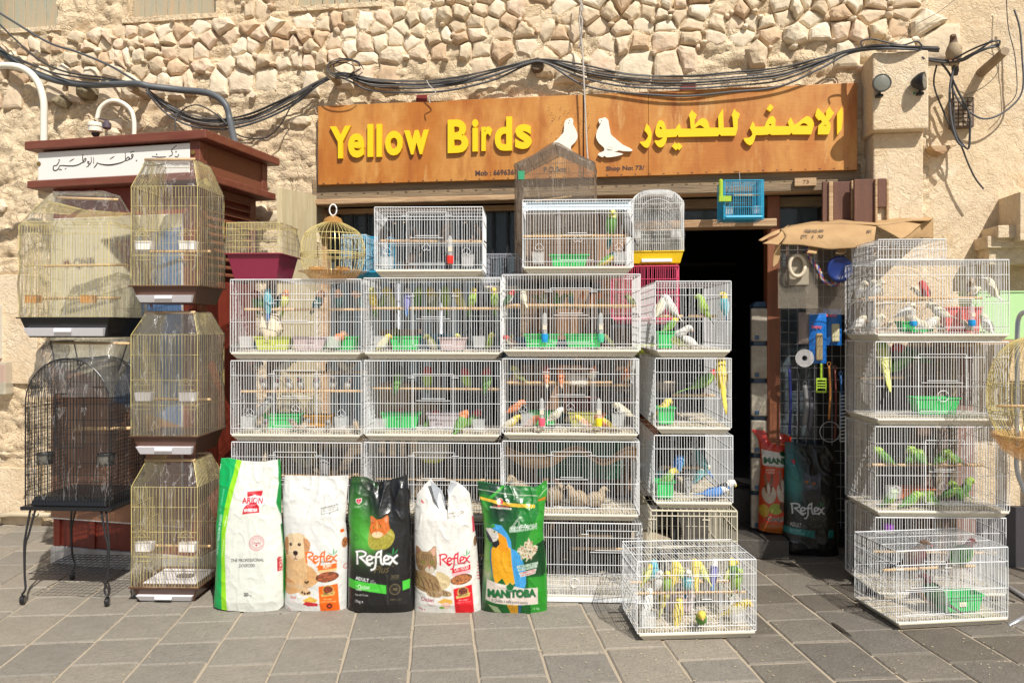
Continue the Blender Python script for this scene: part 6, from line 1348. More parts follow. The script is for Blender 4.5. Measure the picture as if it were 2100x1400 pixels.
for u, w_, cl, f, tl, l in [(1060, 0, ('lemon', 'olive', 'lemon', 'lemon', 'tan'), 165, 10, 'yellow green canary at the left end of the canary perch'), (1119, 0, ('red', 'orange', 'orange', 'cream', 'tan'), 95, -5, 'orange canary seen from behind, left of the pair'), (1152, 0, ('orange', 'orange', 'white', 'peach', 'tan'), 85, -5, 'orange and white canary seen from behind, right of the pair'), (1213, 0, ('orange', 'orange', 'cream', 'peach', 'tan'), -60, 5, 'orange yellow canary on the perch right of the white cloth'), (1283, 1, ('orange', 'brown', 'orange', 'brown', 'tan'), -90, 0, 'brownish orange canary at the right end in the shade')]:
    B_('C2', u, w_, 'finch', f, cl, l, tilt=tl, sc_=1.25)
for u, d, cl, f, l in [(1058, .4, ('orange', 'orange', 'orange', 'peach', 'tan'), 5, 'orange canary over the left heart hook'), (1050, .12, ('yellow', 'cream', 'yellow', 'cream', 'tan'), 20, 'yellow canary in the left floor corner'), (1092, .15, ('orange', 'orange', 'peach', 'orange', 'tan'), -30, 'orange canary on the floor beside the pink drinker'), (1138, .3, ('white', 'pale', 'white', 'grey', 'tan'), 60, 'pale canary between the green and olive tubs'), (1196, .15, ('yellow', 'peach', 'cream', 'cream', 'tan'), 170, 'peach and yellow canary on the floor in the middle'), (1238, .2, ('orange', 'yellow', 'orange', 'yellow', 'tan'), 200, 'small orange yellow canary on the floor by the yellow drinker'), (1278, .15, ('cream', 'cream', 'white', 'white', 'tan'), 150, 'white canary above the right floor corner')]:
    B_('C2', u, 'h%.2f' % d if u in (1058, 1278, 1138) else 'f%.2f' % d, 'finch', f, cl, l, tilt=20, sc_=1.3, v=dict([(1058, 850), (1278, 858), (1138, 866)]).get(u))
B_('A3', 667, 0, 'budgie', 110, ('grey', 'grey', 'grey', 'dgrey', 'tan'), 'grey bird sitting on the front perch above the puppy bag', sc_=1.3)
for i, (u, d, s_, f) in enumerate(((1062, .3, 1.7, -120), (1138, .35, 1.3, -60), (1178, .3, 1.2, 200), (1228, .3, 1.15, -20))):
    B_('C3', u, 'f%.2f' % d, 'quail', f, ('tan', 'tan', 'tan', 'brown', 'tan'), ['large speckled quail standing at the left', 'speckled quail beside the parrot food bag', 'speckled quail in the middle of the floor', 'speckled quail furthest right on the floor'][i], sc_=s_)
# end-on stack
for u, w_, cl, f, tl, l, k in [(1376, 1, ('white', 'white', 'white', 'white', 'peach'), 165, 12, 'white budgie on the left of the perch, tail to the right', 'budgie'), (1357, 1, ('white', 'cream', 'white', 'white', 'peach'), 20, 10, 'white budgie facing right at the left end of the perch', 'budgie'), (1440, 0, ('lime', 'lime', 'lime', 'dgreen', 'yellow'), 170, 5, 'lime green budgie on the right of the perch', 'budgie')]:
    B_('D1', u, w_, k, f, cl, l, tilt=tl, sc_=1.2)
B_('D1', 1483, 'h0.12', 'budgie', 180, ('yellow', 'cyan', 'cyan', 'blue', 'yellow'), 'turquoise budgie with a yellow head clinging at the right', v=640, sc_=1.1, tilt=-10)
B_('D1', 1370, 'h0.15', 'budgie', 30, ('yellow', 'green', 'lime', 'green', 'yellow'), 'green budgie above the green tub', v=680, tilt=35, sc_=1.0)
B_('D1', 1388, 'h0.1', 'budgie', -20, ('white', 'white', 'white', 'white', 'peach'), 'white budgie leaning out of the green tub', v=698, tilt=40, sc_=1.1)
B_('D1', 1392, 'f0.06', 'budgie', 175, ('lemon', 'olive', 'lemon', 'olive', 'yellow'), 'olive yellow budgie on the floor', tilt=40, sc_=1.05)
B_('D1', 1418, 'f0.10', 'budgie', 185, ('grey', 'white', 'white', 'white', 'peach'), 'white budgie with a long tail on the floor', tilt=40, sc_=1.1)
B_('D2', 1446, 0, 'parakeet', 10, ('red', 'green', 'lime', 'green', 'grey'), 'green parakeet with a red crown in the end-on stack', tilt=28, sc_=1.15)
B_('D2', 1474, 'h0.12', 'parakeet', 95, ('yellow', 'yellow', 'yellow', 'yellow', 'peach'), 'yellow parakeet clinging to the wires at the right', v=790, tilt=-20, sc_=1.1)
B_('D2', 1358, 'h0.12', 'lovebird', 10, ('yellow', 'yellow', 'yellow', 'yellow', 'peach'), 'yellow bird sitting in the green tub', v=850, tilt=20, sc_=.9)
for u, w_, cl, f, tl, l, v_ in [(1395, 'h0.2', ('black', 'blue', 'cyan', 'dgrey', 'yellow'), 35, 0, 'blue and black barred budgie at the left', 965), (1438, 'h0.25', ('teal', 'teal', 'teal', 'blue', 'yellow'), 150, 10, 'dark teal bird in the middle', 960), (1365, 'h0.12', ('yellow', 'green', 'lime', 'green', 'yellow'), 30, 25, 'green budgie on the rim of the green tub', 998), (1474, 'f0.1', ('white', 'dgrey', 'blue', 'dgrey', 'yellow'), -10, 35, 'blue and grey barred budgie on the floor at the right', None), (1452, 'f0.05', ('white', 'blue', 'blue', 'blue', 'yellow'), 20, 60, 'bright blue budgie lying low on the floor', None), (1412, 'f0.3', ('grey', 'grey', 'pale', 'grey', 'yellow'), 80, 20, 'grey budgie on the floor in the middle', None)]:
    B_('D3', u, w_, 'budgie', f, cl, l+' of the third narrow cage', tilt=tl, v=v_, sc_=1.2)
# right-hand stack
for i, (u, w_, v_, f, d) in enumerate([(1768, 'h0.6', 614, -60, 0), (1786, 'h0.45', 612, -110, 0), (1801, 'h0.3', 612, -60, 0), (2030, 0, None, 90, 0), (1752, 'f0.75', None, 20, 20), (1796, 'f0.15', None, -60, 10), (1925, 'h0.4', 655, 170, 20), (1858, 'h0.5', 655, 10, 20), (2017, 'f0.2', None, 95, 0), (1886, 'f0.15', None, 160, 25), (1905, 'f0.4', None, 20, 25)]):
    B_('R1', u, w_, 'finch', f, ('cream', 'white' if i % 3 else 'cream', 'white', 'white', 'peach'), ['left one of three cream canaries behind the side wires', 'middle one of three cream canaries behind the side wires', 'right one of three cream canaries behind the side wires', 'cream canary seen from behind at the right end of the perch', 'cream canary in the left rear floor corner', 'cream canary standing at the front left corner of the floor', 'white canary flying low towards the left', 'white canary stretching behind the left blue drinker', 'cream canary on the floor right of the right blue drinker', 'white canary feeding beside the left blue drinker', 'white canary crouched in the middle of the floor'][i], v=v_, tilt=d, sc_=1.45)
B_('R1', 1893, 1, 'finch', 80, ('red', 'red', 'red', 'dgrey', 'tan'), 'red finch perched over the green tub', sc_=1.4)
B_('R1', 2003, 1, 'finch', -90, ('tan', 'tan', 'white', 'grey', 'tan'), 'brownish canary on the rear perch near the right drinker', sc_=1.5)
B_('R2', 1812, 'h0.35', 'parakeet', 80, ('lime', 'lemon', 'lime', 'lemon', 'red'), 'large yellow green parakeet with a long tail', v=762, sc_=1.25)
B_('R2', 1846, 0, 'parakeet', 20, ('dgreen', 'green', 'dgreen', 'dgreen', 'red'), 'dark green parakeet beside the large one', sc_=1.1, tilt=25)
B_('R2', 1868, 'h0.6', 'parakeet', 170, ('red', 'dgreen', 'green', 'dgreen', 'red'), 'dark green parakeet with a red face near the hanging green tub', v=752, sc_=1.1, tilt=25)
for i, (u, w_, f) in enumerate([(1868, 0, 10), (1892, 0, 200), (1930, 0, 20), (1958, 0, 190)]):
    B_('R3', u, w_, 'lovebird', f, ('lime', 'green', 'lime', 'green', 'peach'), lf_[i if i < 3 else 6]+' of four green parrotlets on the perch', tilt=35, sc_=.95)
for i, (u, d, f) in enumerate([(1822, .2, 10), (1862, .12, 20), (1888, .3, -60), (1915, .12, 190), (1942, .6, 0), (1975, .65, 180)]):
    B_('R3', u, 'f%.2f' % d, 'lovebird', f, ('lime', 'green', 'lime', 'green', 'peach'), ['leftmost', 'second', 'third', 'fourth', 'fifth', 'rightmost'][i]+' of six green parrotlets feeding on the floor', tilt=35, sc_=.95)
# more small birds further back in the crowded cages, nothing tells them apart
for key, n_, kd, cl, lb in (('A2', 7, 'finch', ('grey', 'tan', 'white', 'dgrey', 'red'), 'small grey finch in the shaded rear of the cage with heart hooks'), ('C1', 5, 'finch', ('olive', 'olive', 'grey', 'dgrey', 'tan'), 'small olive finch at the rear of the cage with two green tubs'), ('C2', 5, 'finch', ('orange', 'peach', 'cream', 'tan', 'tan'), 'small peach canary at the rear of the orange canary cage'), ('B1', 5, 'budgie', ('lemon', 'olive', 'lime', 'green', 'yellow'), 'shaded green budgie low at the rear of the violet budgie cage'), ('R1', 5, 'finch', ('cream', 'tan', 'white', 'grey', 'tan'), 'pale canary at the rear of the top right-hand cage'), ('A1', 4, 'lovebird', ('peach', 'teal', 'green', 'dgreen', 'peach'), 'shaded lovebird low at the rear of the top left white cage'), ('R3', 4, 'lovebird', ('lime', 'green', 'green', 'dgreen', 'peach'), 'green parrotlet at the shaded rear of its cage'), ('D3', 3, 'budgie', ('white', 'teal', 'cyan', 'blue', 'yellow'), 'blue budgie in the shaded rear of the third narrow cage'), ('F1', 4, 'budgie', ('yellow', 'lemon', 'lime', 'lemon', 'yellow'), 'lemon budgie on the seed covered floor at the rear of the front cage'), ('B2', 3, 'lovebird', ('red', 'green', 'green', 'dgreen', 'red'), 'shaded lovebird low at the rear of the cage before the cartons')):
    c = CG[key]
    for i in range(n_):
        wx = c['fr'].w(-c['W']/2+c['W']*(i+.5+random.uniform(-.35, .35))/n_, 0, 0); u = 1050+F*wx.x/wx.y
        wh = random.choice(['f%.2f' % random.uniform(.5, .9)]+([len(c['perch'])-1] if len(c['perch']) > 1 else []))
        bird(key, u, wh, kd, random.choice([0, 30, 150, 180, -90, -50, 70]), cl, ('leftmost' if i == 0 else 'rightmost' if i == n_-1 else ['', 'second', 'third', 'fourth', 'fifth', 'sixth'][i])+' '+lb, tilt=random.uniform(0, 30), sc_=.98, group=lb.replace(' the ', ' ')+' flock')
# front cage
for u, w_, cl, f, tl, l in [(1345, 1, ('cyan', 'cyan', 'cyan', 'cyan', 'yellow'), 95, -5, 'turquoise budgie seen from behind at the upper left'), (1350, 0, ('white', 'cream', 'white', 'cream', 'yellow'), -60, 0, 'cream budgie at the left end of the front perch'), (1370, 0, ('yellow', 'green', 'lime', 'green', 'yellow'), -100, 0, 'green budgie with a yellow head on the front perch'), (1384, 1, ('yellow', 'yellow', 'yellow', 'lemon', 'peach'), 90, -5, 'bright yellow budgie left of the turquoise middle one'), (1408, 0, ('white', 'cyan', 'cyan', 'blue', 'yellow'), -80, 0, 'turquoise budgie in the middle of the front perch'), (1423, 1, ('yellow', 'yellow', 'yellow', 'yellow', 'peach'), 90, -5, 'bright yellow budgie right of the turquoise middle one'), (1461, 1, ('white', 'violet', 'violet', 'blue', 'yellow'), 90, 0, 'violet budgie on the rear perch'), (1510, 0, ('lime', 'lime', 'lime', 'green', 'yellow'), -70, 0, 'lime budgie at the right end of the front perch'), (1519, 1, ('yellow', 'green', 'lime', 'green', 'yellow'), 100, 0, 'green budgie with yellow wings at the right end of the rear perch')]:
    B_('F1', u, w_, 'budgie', f, cl, l+', front cage', tilt=tl, sc_=1.05)
for u, w_, cl, f, tl, l, v_ in [(1367, 'h0.5', ('yellow', 'yellow', 'lemon', 'lemon', 'peach'), 30, -10, 'yellow budgie hanging under the perch beside the pink tub', 1235), (1327, 'h0.3', ('white', 'white', 'cyan', 'white', 'yellow'), 60, 10, 'white budgie low at the left side', 1256), (1392, 'f0.3', ('yellow', 'yellow', 'yellow', 'yellow', 'peach'), 60, 5, 'yellow budgie on the floor left of the green yellow one', None), (1438, 'f0.1', ('yellow', 'lime', 'green', 'green', 'peach'), -100, 35, 'green yellow budgie on the floor in the middle', None), (1506, 'h0.3', ('yellow', 'yellow', 'yellow', 'yellow', 'peach'), -40, 35, 'large yellow budgie leaning on the right feed cup', 1262)]:
    B_('F1', u, w_, 'budgie', f, cl, l+', front cage', tilt=tl, v=v_, sc_=1.15)
B_('F2', 1884, 0, 'dove', -20, ('brown', 'brown', 'maroon', 'black', 'red'), 'brown dove on the left of the perch in the dove cage', sc_=1.0)
B_('F2', 1975, 0, 'dove', 15, ('maroon', 'dgreen', 'green', 'dbrown', 'red'), 'green dove with a maroon head on the right of the perch', sc_=1.0, tilt=12)
B_('F2', 1908, 'h0.25', 'dove', 160, ('maroon', 'dgreen', 'dgreen', 'dbrown', 'red'), 'green dove standing on the green tub', v=1238, sc_=1.05)
q = MB(); q.lathe([(0, 0), (.05, .0), (.062, .03), (.06, .045), (.05, .03), (0, .02)], 18); c = CG['F2']; o = q.build('clay_bowl', mat('clay_bowl', (.45, .27, .14), .8), None, c['fr'].w(.08, .30, c['floor']), smooth=True); tag(o, 'small clay bowl at the back of the dove cage', 'bowl')
# pigeon on the cables
p = WF.px(1955, 126, -.22); o = link('pigeon', bird_mesh('dove', 'brown', 'brown', 'tan', 'dgrey', 'tan'), None, WF.w(p.x, p.y, p.z), (0, R(-8), R(-125))); o.scale = (.24,)*3; tag(o, 'brown laughing dove perched on the cables above the vent', 'bird')
# things hung or lying inside cages
c = CG['A1']; q = MB(); st_ = stone(.16, .20, .05, 77); q = st_; o = q.build('hanging_paper', mat('cream_paper', (.72, .60, .42), .8, bump=.6, bscale=20), None, c['fr'].w(c['fr'].px(553, 670, .2).x, .2, c['fr'].px(553, 672, .2).z)); tag(o, 'crumpled cream paper hung inside the top left cage', 'paper')
c = CG['C2']; q = stone(.17, .09, .04, 78); o = q.build('white_cloth', mat('off_white_cloth', (.62, .56, .48), .9, bump=.6, bscale=20), None, c['fr'].w(c['fr'].px(1185, 780, .12).x, .16, c['fr'].px(1185, 781, .12).z)); tag(o, 'crumpled off white cloth lying over the canary perch', 'cloth')
c = CG['C3']; q = MB(); n = 26; V_ = []
for j in range(5):
    for i in range(n+1):
        f = i/n; x_ = -c['W']/2+.015+(c['W']-.03)*f; sag = .045*(1-math.cos(f*4*math.pi))/2+.01*math.sin(f*19)
        V_.append((x_, .006+.06*j/4, c['H']-.03-sag*1.3-.05*math.sin(math.pi*j/8)*(1+.5*math.sin(f*7))))
q.add(V_, [(j*(n+1)+i, j*(n+1)+i+1, (j+1)*(n+1)+i+1, (j+1)*(n+1)+i) for j in range(4) for i in range(n)])
k0 = len(q.v); q.add([(x, y, z-.02) for x, y, z in V_], [(j*(n+1)+i, (j+1)*(n+1)+i, (j+1)*(n+1)+i+1, j*(n+1)+i+1) for j in range(4) for i in range(n)])
o = q.build('hanging_cloth', mat('brown_burlap', (.42, .26, .13), .95, var=.6, vscale=30, col2=(.26, .15, .07), bump=.8, bscale=90), None, c['t'].location, (0, 0, c['fr'].rz), smooth=True); tag(o, 'brown cloth sagging under the roof of the quail cage', 'cloth')
c = CG['B3']; x_ = c['fr'].px(888, 930, .2).x
t_ = thing('hanging_bowl', 'white and green rounded bowl hanging in the shaded cage over the black bag', 'bowl', c['fr'].w(x_, .2, c['z']+c['H']-.12), c['fr'].rz)
q = MB(); q.lathe([(.10, .10), (.10, .04), (.08, .0)], 18); q.build('upper_half', mat('white_rough_plastic', (.62, .56, .46), .5), t_, smooth=True); q = MB(); q.lathe([(.08, 0), (.05, -.025), (0, -.03)], 18); q.build('green_base', TUBM['lime'], t_, smooth=True)
c = CG['R2']; q = MB(); x_ = c['fr'].px(1934, 812, -.01); q.tube([(.032*math.cos(k), 0, .032*math.sin(k)) for k in np.linspace(0, 6.283, 21)], .002, 5, 0, False); tag(q.build('wire_ring', M_white, None, c['fr'].w(x_.x, -.012, x_.z), (0, 0, c['fr'].rz)), 'round white wire ring hooked on the parakeet cage', 'ring')
c = CG['C4']; q = MB(); x_ = c['fr'].px(1178, 1194, -.015); q.tube([(.026*math.cos(k), 0, .026*math.sin(k)) for k in np.linspace(0, 6.283, 21)], .002, 5, 0, False); tag(q.build('wire_ring', M_white, None, c['fr'].w(x_.x, -.018, x_.z), (0, 0, c['fr'].rz)), 'round white wire ring on the lowest cage beside the parrot bag', 'ring')
c = CG['R4']; q = MB(); x_ = c['fr'].px(1822, 1080, .06); q.lathe([(0, .02), (.018, .02), (.03, .012), (.032, .0), (.032, -.012), (0, -.014)], 16); tag(q.build('purple_lid', mat('purple_plastic', (.20, .02, .32), .35), None, c['fr'].w(x_.x, .06, x_.z), (0, 0, 0)), 'purple plastic lid hanging in the lowest right-hand cage', 'lid')
# ================================================================ FOOD BAGS
def bag(name, label, cat, art, zo, scl, left, right, top, bot, depth=.13, lean=.05, seed=1, nu=130, nv=260, wr=.0030, mat_=None, Yv=None, back=(.6, .6, .6), z0=None, tw=False, fold=None):
    """left/right: (v, u) pairs, top/bottom: (u, v) pairs, in pixels of an enlarged view with origin zo and scale scl"""
    vb = max(v for u, v in bot)/scl+zo[1]; Y = Yv or Yg(vb-2); uc = (np.mean([u for v, u in left])+np.mean([u for v, u in right]))/2/scl+zo[0]
    base = P(uc, vb, Y)
    a = np.linspace(0, 1, nu); b = np.linspace(0, 1, nv); A, B = np.meshgrid(a, b)
    L_ = sorted(left); R_ = sorted(right)
    um = np.array([u for u, v in sorted(top)]); vm = np.array([v for u, v in sorted(top)]); ub = np.array([u for u, v in sorted(bot)]); vbm = np.array([v for u, v in sorted(bot)])
    u0 = np.interp(vm.mean(), [v for v, u in L_], [u for v, u in L_]); u1 = np.interp(vm.mean(), [v for v, u in R_], [u for v, u in R_])
    vt = np.interp(u0+(u1-u0)*A, um, vm); ul = ub.min(); ur = ub.max(); vbo = np.interp(ul+(ur-ul)*A, ub, vbm)
    tt = np.clip(B/.32, 0, 1); vm0 = vt[0].mean(); Vp = vm0+(vbo-vm0)*B+(vt-vm0)*(1-tt*tt*(3-2*tt)); Lu = np.interp(Vp, [v for v, u in L_], [u for v, u in L_]); Ru = np.interp(Vp, [v for v, u in R_], [u for v, u in R_]); Up = Lu+(Ru-Lu)*A
    X = (zo[0]+Up/scl-1050)/F*Y-base.x; Z = CAMZ-(zo[1]+Vp/scl-HOR)/F*Y-base.z
    Bv = (Vp-Vp.min())/(Vp.max()-Vp.min()); prof = np.interp(Bv, [0, .04, .12, .3, .6, .93, 1], [.05, .07, .30, .75, 1, 1, .80])*np.interp(B, [0, .03], [.6, 1]); q = np.clip(1-np.abs(2*A-1)**3.2, 0, 1)**.62
    N = np.zeros(A.shape)
    xs = X.ravel(); zs = Z.ravel(); nn = np.array([noise.fractal(Vector((x*9+seed*5, z*7, seed)), .9, 2.1, 4) for x, z in zip(xs[::3], zs[::3])])
    N = np.interp(np.arange(len(xs)), np.arange(0, len(xs), 3), nn).reshape(A.shape)
    N2 = np.array([1-abs(noise.noise(Vector((x*14+z*5, z*7-x*6, seed*3.1))))*2.2 for x, z in zip(xs[::3], zs[::3])]); N2 = np.interp(np.arange(len(xs)), np.arange(0, len(xs), 3), N2).reshape(A.shape)
    edge = 1+1.6*np.exp(-((B-.15)/.16)**2)+.7*np.exp(-((A-.95)/.12)**2)
    Yf = -(depth*.5*prof*q)-wr*(N+np.clip(N2, 0, 1)**3*.9)*edge*(q**.4)+lean*(1-Bv)
    if fold is not None: Yf = Yf+fold(A, Bv)
    front = np.stack([X, Yf+depth*.5, Z], -1).reshape(-1, 3); Yb = (depth*.45*prof*q)+lean*(1-Bv)
    k = 6; ai = np.arange(0, nu, k); ai = np.unique(np.append(ai, nu-1)); bi = np.unique(np.append(np.arange(0, nv, k), nv-1))
    t = thing(name, label, cat, base if z0 is None else (base.x, base.y, z0))
    U = np.clip(Up, 0, art.W-1); Vv = np.clip(Vp, 0, art.H-1)
    m = mat_ or print_mat('glossy_printed_film', .36, .25, 28, coat=.25)
    me = np_mesh('printed_front', front, grid_faces(nu, nv, flip=True), m); put_print(me, art.sample(U.ravel(), Vv.ravel(), 2)); link('printed_front', me, t)
    bk = np.stack([X, Yb+depth*.5, Z], -1)[np.ix_(bi, ai)].reshape(-1, 3)
    # keep the two shells closed along the rim
    me = np_mesh('back', bk, grid_faces(len(ai), len(bi)), mat('bag_back_%d' % seed, back, .45)); link('back', me, t)
    # narrow bottom
    q_ = MB(); e = front[-nu:]; f_ = np.stack([X, Yb+depth*.5, Z], -1)[-1]
    q_.add([tuple(p) for p in e[::3]]+[tuple(p) for p in f_[::3]], [(i, i+1, i+1+len(e[::3]), i+len(e[::3])) for i in range(len(e[::3])-1)]); q_.build('base', mat('bag_back_%d' % seed, back, .45), t)
    return t, (X, Yf, Z, Up, Vp, base)
FG = 'pet food bags lined up before the cages'
def reflex(A, x0, x1, y0, y1, col, tilt=0, edge=None):
    """hand-drawn logotype: Reflex with a bamboo sprig"""
    W_ = x1-x0; H_ = y1-y0
    S_ = lambda x, y: (x0+x*W_, y0+y*H_-tilt*x)
    w_ = W_*.045
    st_ = [[(.03, .30), (.04, .98)], [(.0, .32), (.14, .27), (.24, .36), (.22, .52), (.10, .60)], [(.10, .60), (.2, .78), (.30, 1.0), (.36, 1.02)],
           [(.28, .76), (.38, .70), (.40, .58), (.33, .52), (.27, .66), (.29, .88), (.36, .95), (.42, .88)], [(.38, 1.28), (.46, 1.2), (.49, .9), (.50, .5), (.55, .30), (.62, .30)], [(.43, .58), (.60, .55)],
           [(.62, .20), (.61, .60), (.63, .90), (.68, .95)], [(.70, .74), (.79, .68), (.80, .56), (.74, .50), (.69, .64), (.70, .86), (.77, .93), (.84, .86)], [(.82, .54), (.88, .62), (.94, .84), (1.0, .94)], [(1.0, .50), (.92, .66), (.82, .98)]]
    for e, c in ((edge, 1.9), (col, 1.0)):
        if e is None: continue
        for s_ in st_:
            q = spline([(*S_(*p), 0) for p in s_], 4); A.line([tuple(p[:2]) for p in q], w_*c, e)
    for dx, dy in ((-.16, .30), (.02, .0), (.15, .12)):
        b = S_(.88, .50); t_ = S_(.88+dx, dy); mx = ((b[0]+t_[0])/2+W_*.02, (b[1]+t_[1])/2); A.poly([b, (mx[0]+W_*.018, mx[1]), t_, (mx[0]-W_*.022, mx[1])], (.10, .60, .30))
# ---- bag one: green edged dog food
A = Art(674, 1400, (.91, .92, .88))
for iy in range(14):
    for ix in range(5):
        x = 175+ix*95-(iy % 2)*22; y = 60+iy*98
        if x > 560: continue
        A.line([(x, y+40), (x+8, y+14), (x+22, y+12), (x+34, y), (x+42, y+8), (x+52, y+14), (x+38, y+20), (x+38, y+46)], 2.2, (.80, .81, .78), .9); A.line([(x+12, y+46), (x+14, y+30), (x+30, y+30)], 2, (.80, .81, .78), .8)
A.poly([(0, 0), (195, 0), (180, 150), (140, 330), (105, 560), (97, 700), (105, 950), (118, 1360), (0, 1400)], (.02, .70, .36)); A.poly([(195, 0), (245, 0), (232, 120), (205, 260), (165, 480), (138, 690), (142, 900), (155, 1150), (172, 1400), (118, 1400), (105, 950), (97, 700), (105, 560), (140, 330), (180, 150)], (.62, .90, .12))
A.poly([(570, 30), (674, 30), (674, 560), (612, 540), (575, 420), (590, 250)], (.03, .55, .22)); A.poly([(612, 620), (640, 840), (650, 1300), (674, 1300), (674, 560)], (.05, .45, .12))
A.text('ADULT MEDIUM BREED', -115, 250, 690, 716, (.85, .95, .9), .03, rot=-84); A.text('ADULT DOG MIDDLE RATION', -15, 185, 388, 402, (.75, .93, .85), .01, rot=-83); A.text('CHICKEN & RICE', 44, 192, 802, 816, (.95, 1, .9), .02, rot=-86); A.text('PREMIUM', 90, 180, 570, 584, (.95, 1, .9), .02, rot=-80)
A.poly([(318, 318), (455, 312), (448, 350), (440, 372), (330, 378), (322, 345)], (.82, .10, .16)); A.poly([(268, 420), (300, 372), (380, 348), (460, 362), (508, 392), (470, 445), (450, 455), (300, 455), (282, 462)], (.97, .97, .96)); A.line([(508, 392), (458, 455)], 3, (.45, .45, .45))
A.text('ARION', 280, 462, 366, 420, (.80, .06, .14), .025, tilt=-4); A.poly([(322, 430), (360, 412), (405, 414), (432, 440), (438, 500), (360, 502), (288, 514), (298, 458)], (.82, .10, .16)); A.text('Original', 326, 404, 424, 454, (1, 1, 1), .0, shear=.3, tilt=6); A.text('BREEDER', 303, 424, 464, 492, (1, 1, 1), .05, tilt=3)
A.ring(426, 765, 64, 4, (.78, .25, .33)); A.ring(426, 765, 52, 2, (.78, .25, .33)); A.ring(426, 765, 43, 3, (.78, .25, .33), 200, 340); A.ring(426, 765, 43, 3, (.78, .25, .33), 20, 160); A.text('Quality', 386, 466, 750, 778, (.72, .15, .25), .0, shear=.3); A.poly([(412, 780), (424, 775), (436, 780), (424, 796)], (.78, .25, .33)); A.text('* * *', 408, 444, 735, 742, (.78, .25, .33))
A.text('THE PROFESSIONAL', 200, 495, 902, 930, (.12, .12, .13), .0, shear=.15, tilt=6); A.text('DOGFOOD', 276, 415, 947, 975, (.12, .12, .13), .0, shear=.15, tilt=2); A.text('20', 322, 362, 1197, 1229, (.12, .12, .12), .03); A.text('kg', 366, 392, 1212, 1234, (.3, .3, .3), 0)
A.poly([(600, 910), (612, 905), (620, 1020), (606, 1030)], (.75, .1, .15)); A.text('ARION', 560, 690, 945, 970, (.78, .1, .15), .04, rot=84)
bag('dog_food_bag', 'tall white dog food bag with a bright green side, leftmost in the row', 'bag', A, (425, 940), 4.348,
    [(0, 50), (30, 50), (150, 38), (420, 34), (640, 16), (1000, 28), (1345, 12), (1400, 12)], [(0, 592), (40, 594), (250, 606), (480, 608), (560, 612), (900, 650), (1200, 660), (1340, 645), (1400, 640)], [(50, 28), (130, 26), (240, 50), (350, 58), (450, 60), (530, 44), (594, 42)], [(10, 1350), (170, 1360), (420, 1376), (600, 1382), (645, 1350)], seed=1, depth=.15)
def fur_animal(): pass
# ---- bag two: white puppy food
A = Art(732, 1400, (.90, .90, .88)); cr = (.88, .72, .52); cl_ = (.93, .82, .66); cd = (.72, .48, .28)
A.poly([(60, 960), (300, 900), (420, 1010), (380, 1100), (120, 1200), (60, 1120)], (.86, .66, .44), fur=.10, soft=1)
A.poly([(65, 800), (290, 820), (310, 1000), (270, 1110), (350, 1190), (240, 1190), (180, 1080), (80, 1040), (60, 930)], cr, fur=.12, soft=1)
A.poly([(60, 960), (100, 1040), (180, 1070), (90, 1095), (80, 1130), (60, 1130)], (.80, .56, .36), fur=.12)
A.poly([(150, 600), (220, 592), (285, 625), (330, 690), (325, 740), (290, 790), (272, 820), (215, 860), (160, 852), (115, 810), (80, 800), (55, 730), (62, 660), (100, 612)], cl_, fur=.09, soft=1)
A.poly([(62, 650), (95, 640), (105, 720), (100, 800), (82, 815), (56, 740)], cd, fur=.15, soft=1); A.poly([(262, 640), (300, 650), (334, 700), (322, 760), (290, 830), (278, 790), (270, 710)], (.80, .58, .40), fur=.15, soft=1)
A.ell(128, 708, 15, 16, (.15, .09, .06)); A.ell(222, 704, 17, 15, (.15, .09, .06)); A.ell(131, 704, 4, 4, (.8, .75, .7)); A.ell(225, 700, 4, 4, (.8, .75, .7)); A.ell(184, 825, 38, 32, (.90, .78, .64)); A.poly([(158, 775), (182, 766), (208, 775), (206, 800), (186, 812), (162, 800)], (.18, .12, .11), soft=1); A.line([(186, 812), (186, 840), (168, 852)], 5, (.3, .2, .16)); A.line([(186, 840), (206, 850)], 5, (.3, .2, .16))
A.poly([(232, 1130), (290, 1130), (345, 1160), (345, 1195), (290, 1200), (240, 1178)], (.88, .74, .56), fur=.1, soft=1)
for x, y in ((262, 1172), (288, 1182), (316, 1182), (334, 1174)): A.ell(x, y, 11, 12, (.28, .19, .13))
A.poly([(275, 1060), (300, 1035), (330, 1060), (325, 1095), (285, 1098)], (.80, .64, .45), fur=.1, soft=1)
for x, y in ((292, 1070), (308, 1078), (320, 1066)): A.ell(x, y, 9, 10, (.28, .19, .13))
A.glow(200, 1110, 220, 18, (.72, .70, .66), .35)
reflex(A, 288, 598, 738, 880, (.94, .42, .12), tilt=-2); A.text('HIGH QUALITY', 436, 598, 862, 886, (.5, .45, .42), .0, tilt=8)
A.poly([(415, 912), (600, 888), (600, 938), (415, 955)], (.95, .42, .08)); A.poly([(415, 955), (600, 938), (600, 965), (415, 985)], (.96, .78, .55)); A.text('PUPPY', 468, 555, 905, 942, (1, .95, .9), .03, tilt=8)
A.kibble(510, 1022, 112, 50, (.62, .33, .20), rot=-6); A.ring(510, 1090, 138, 3, (.55, .52, .5), 10, 150, ry=82)
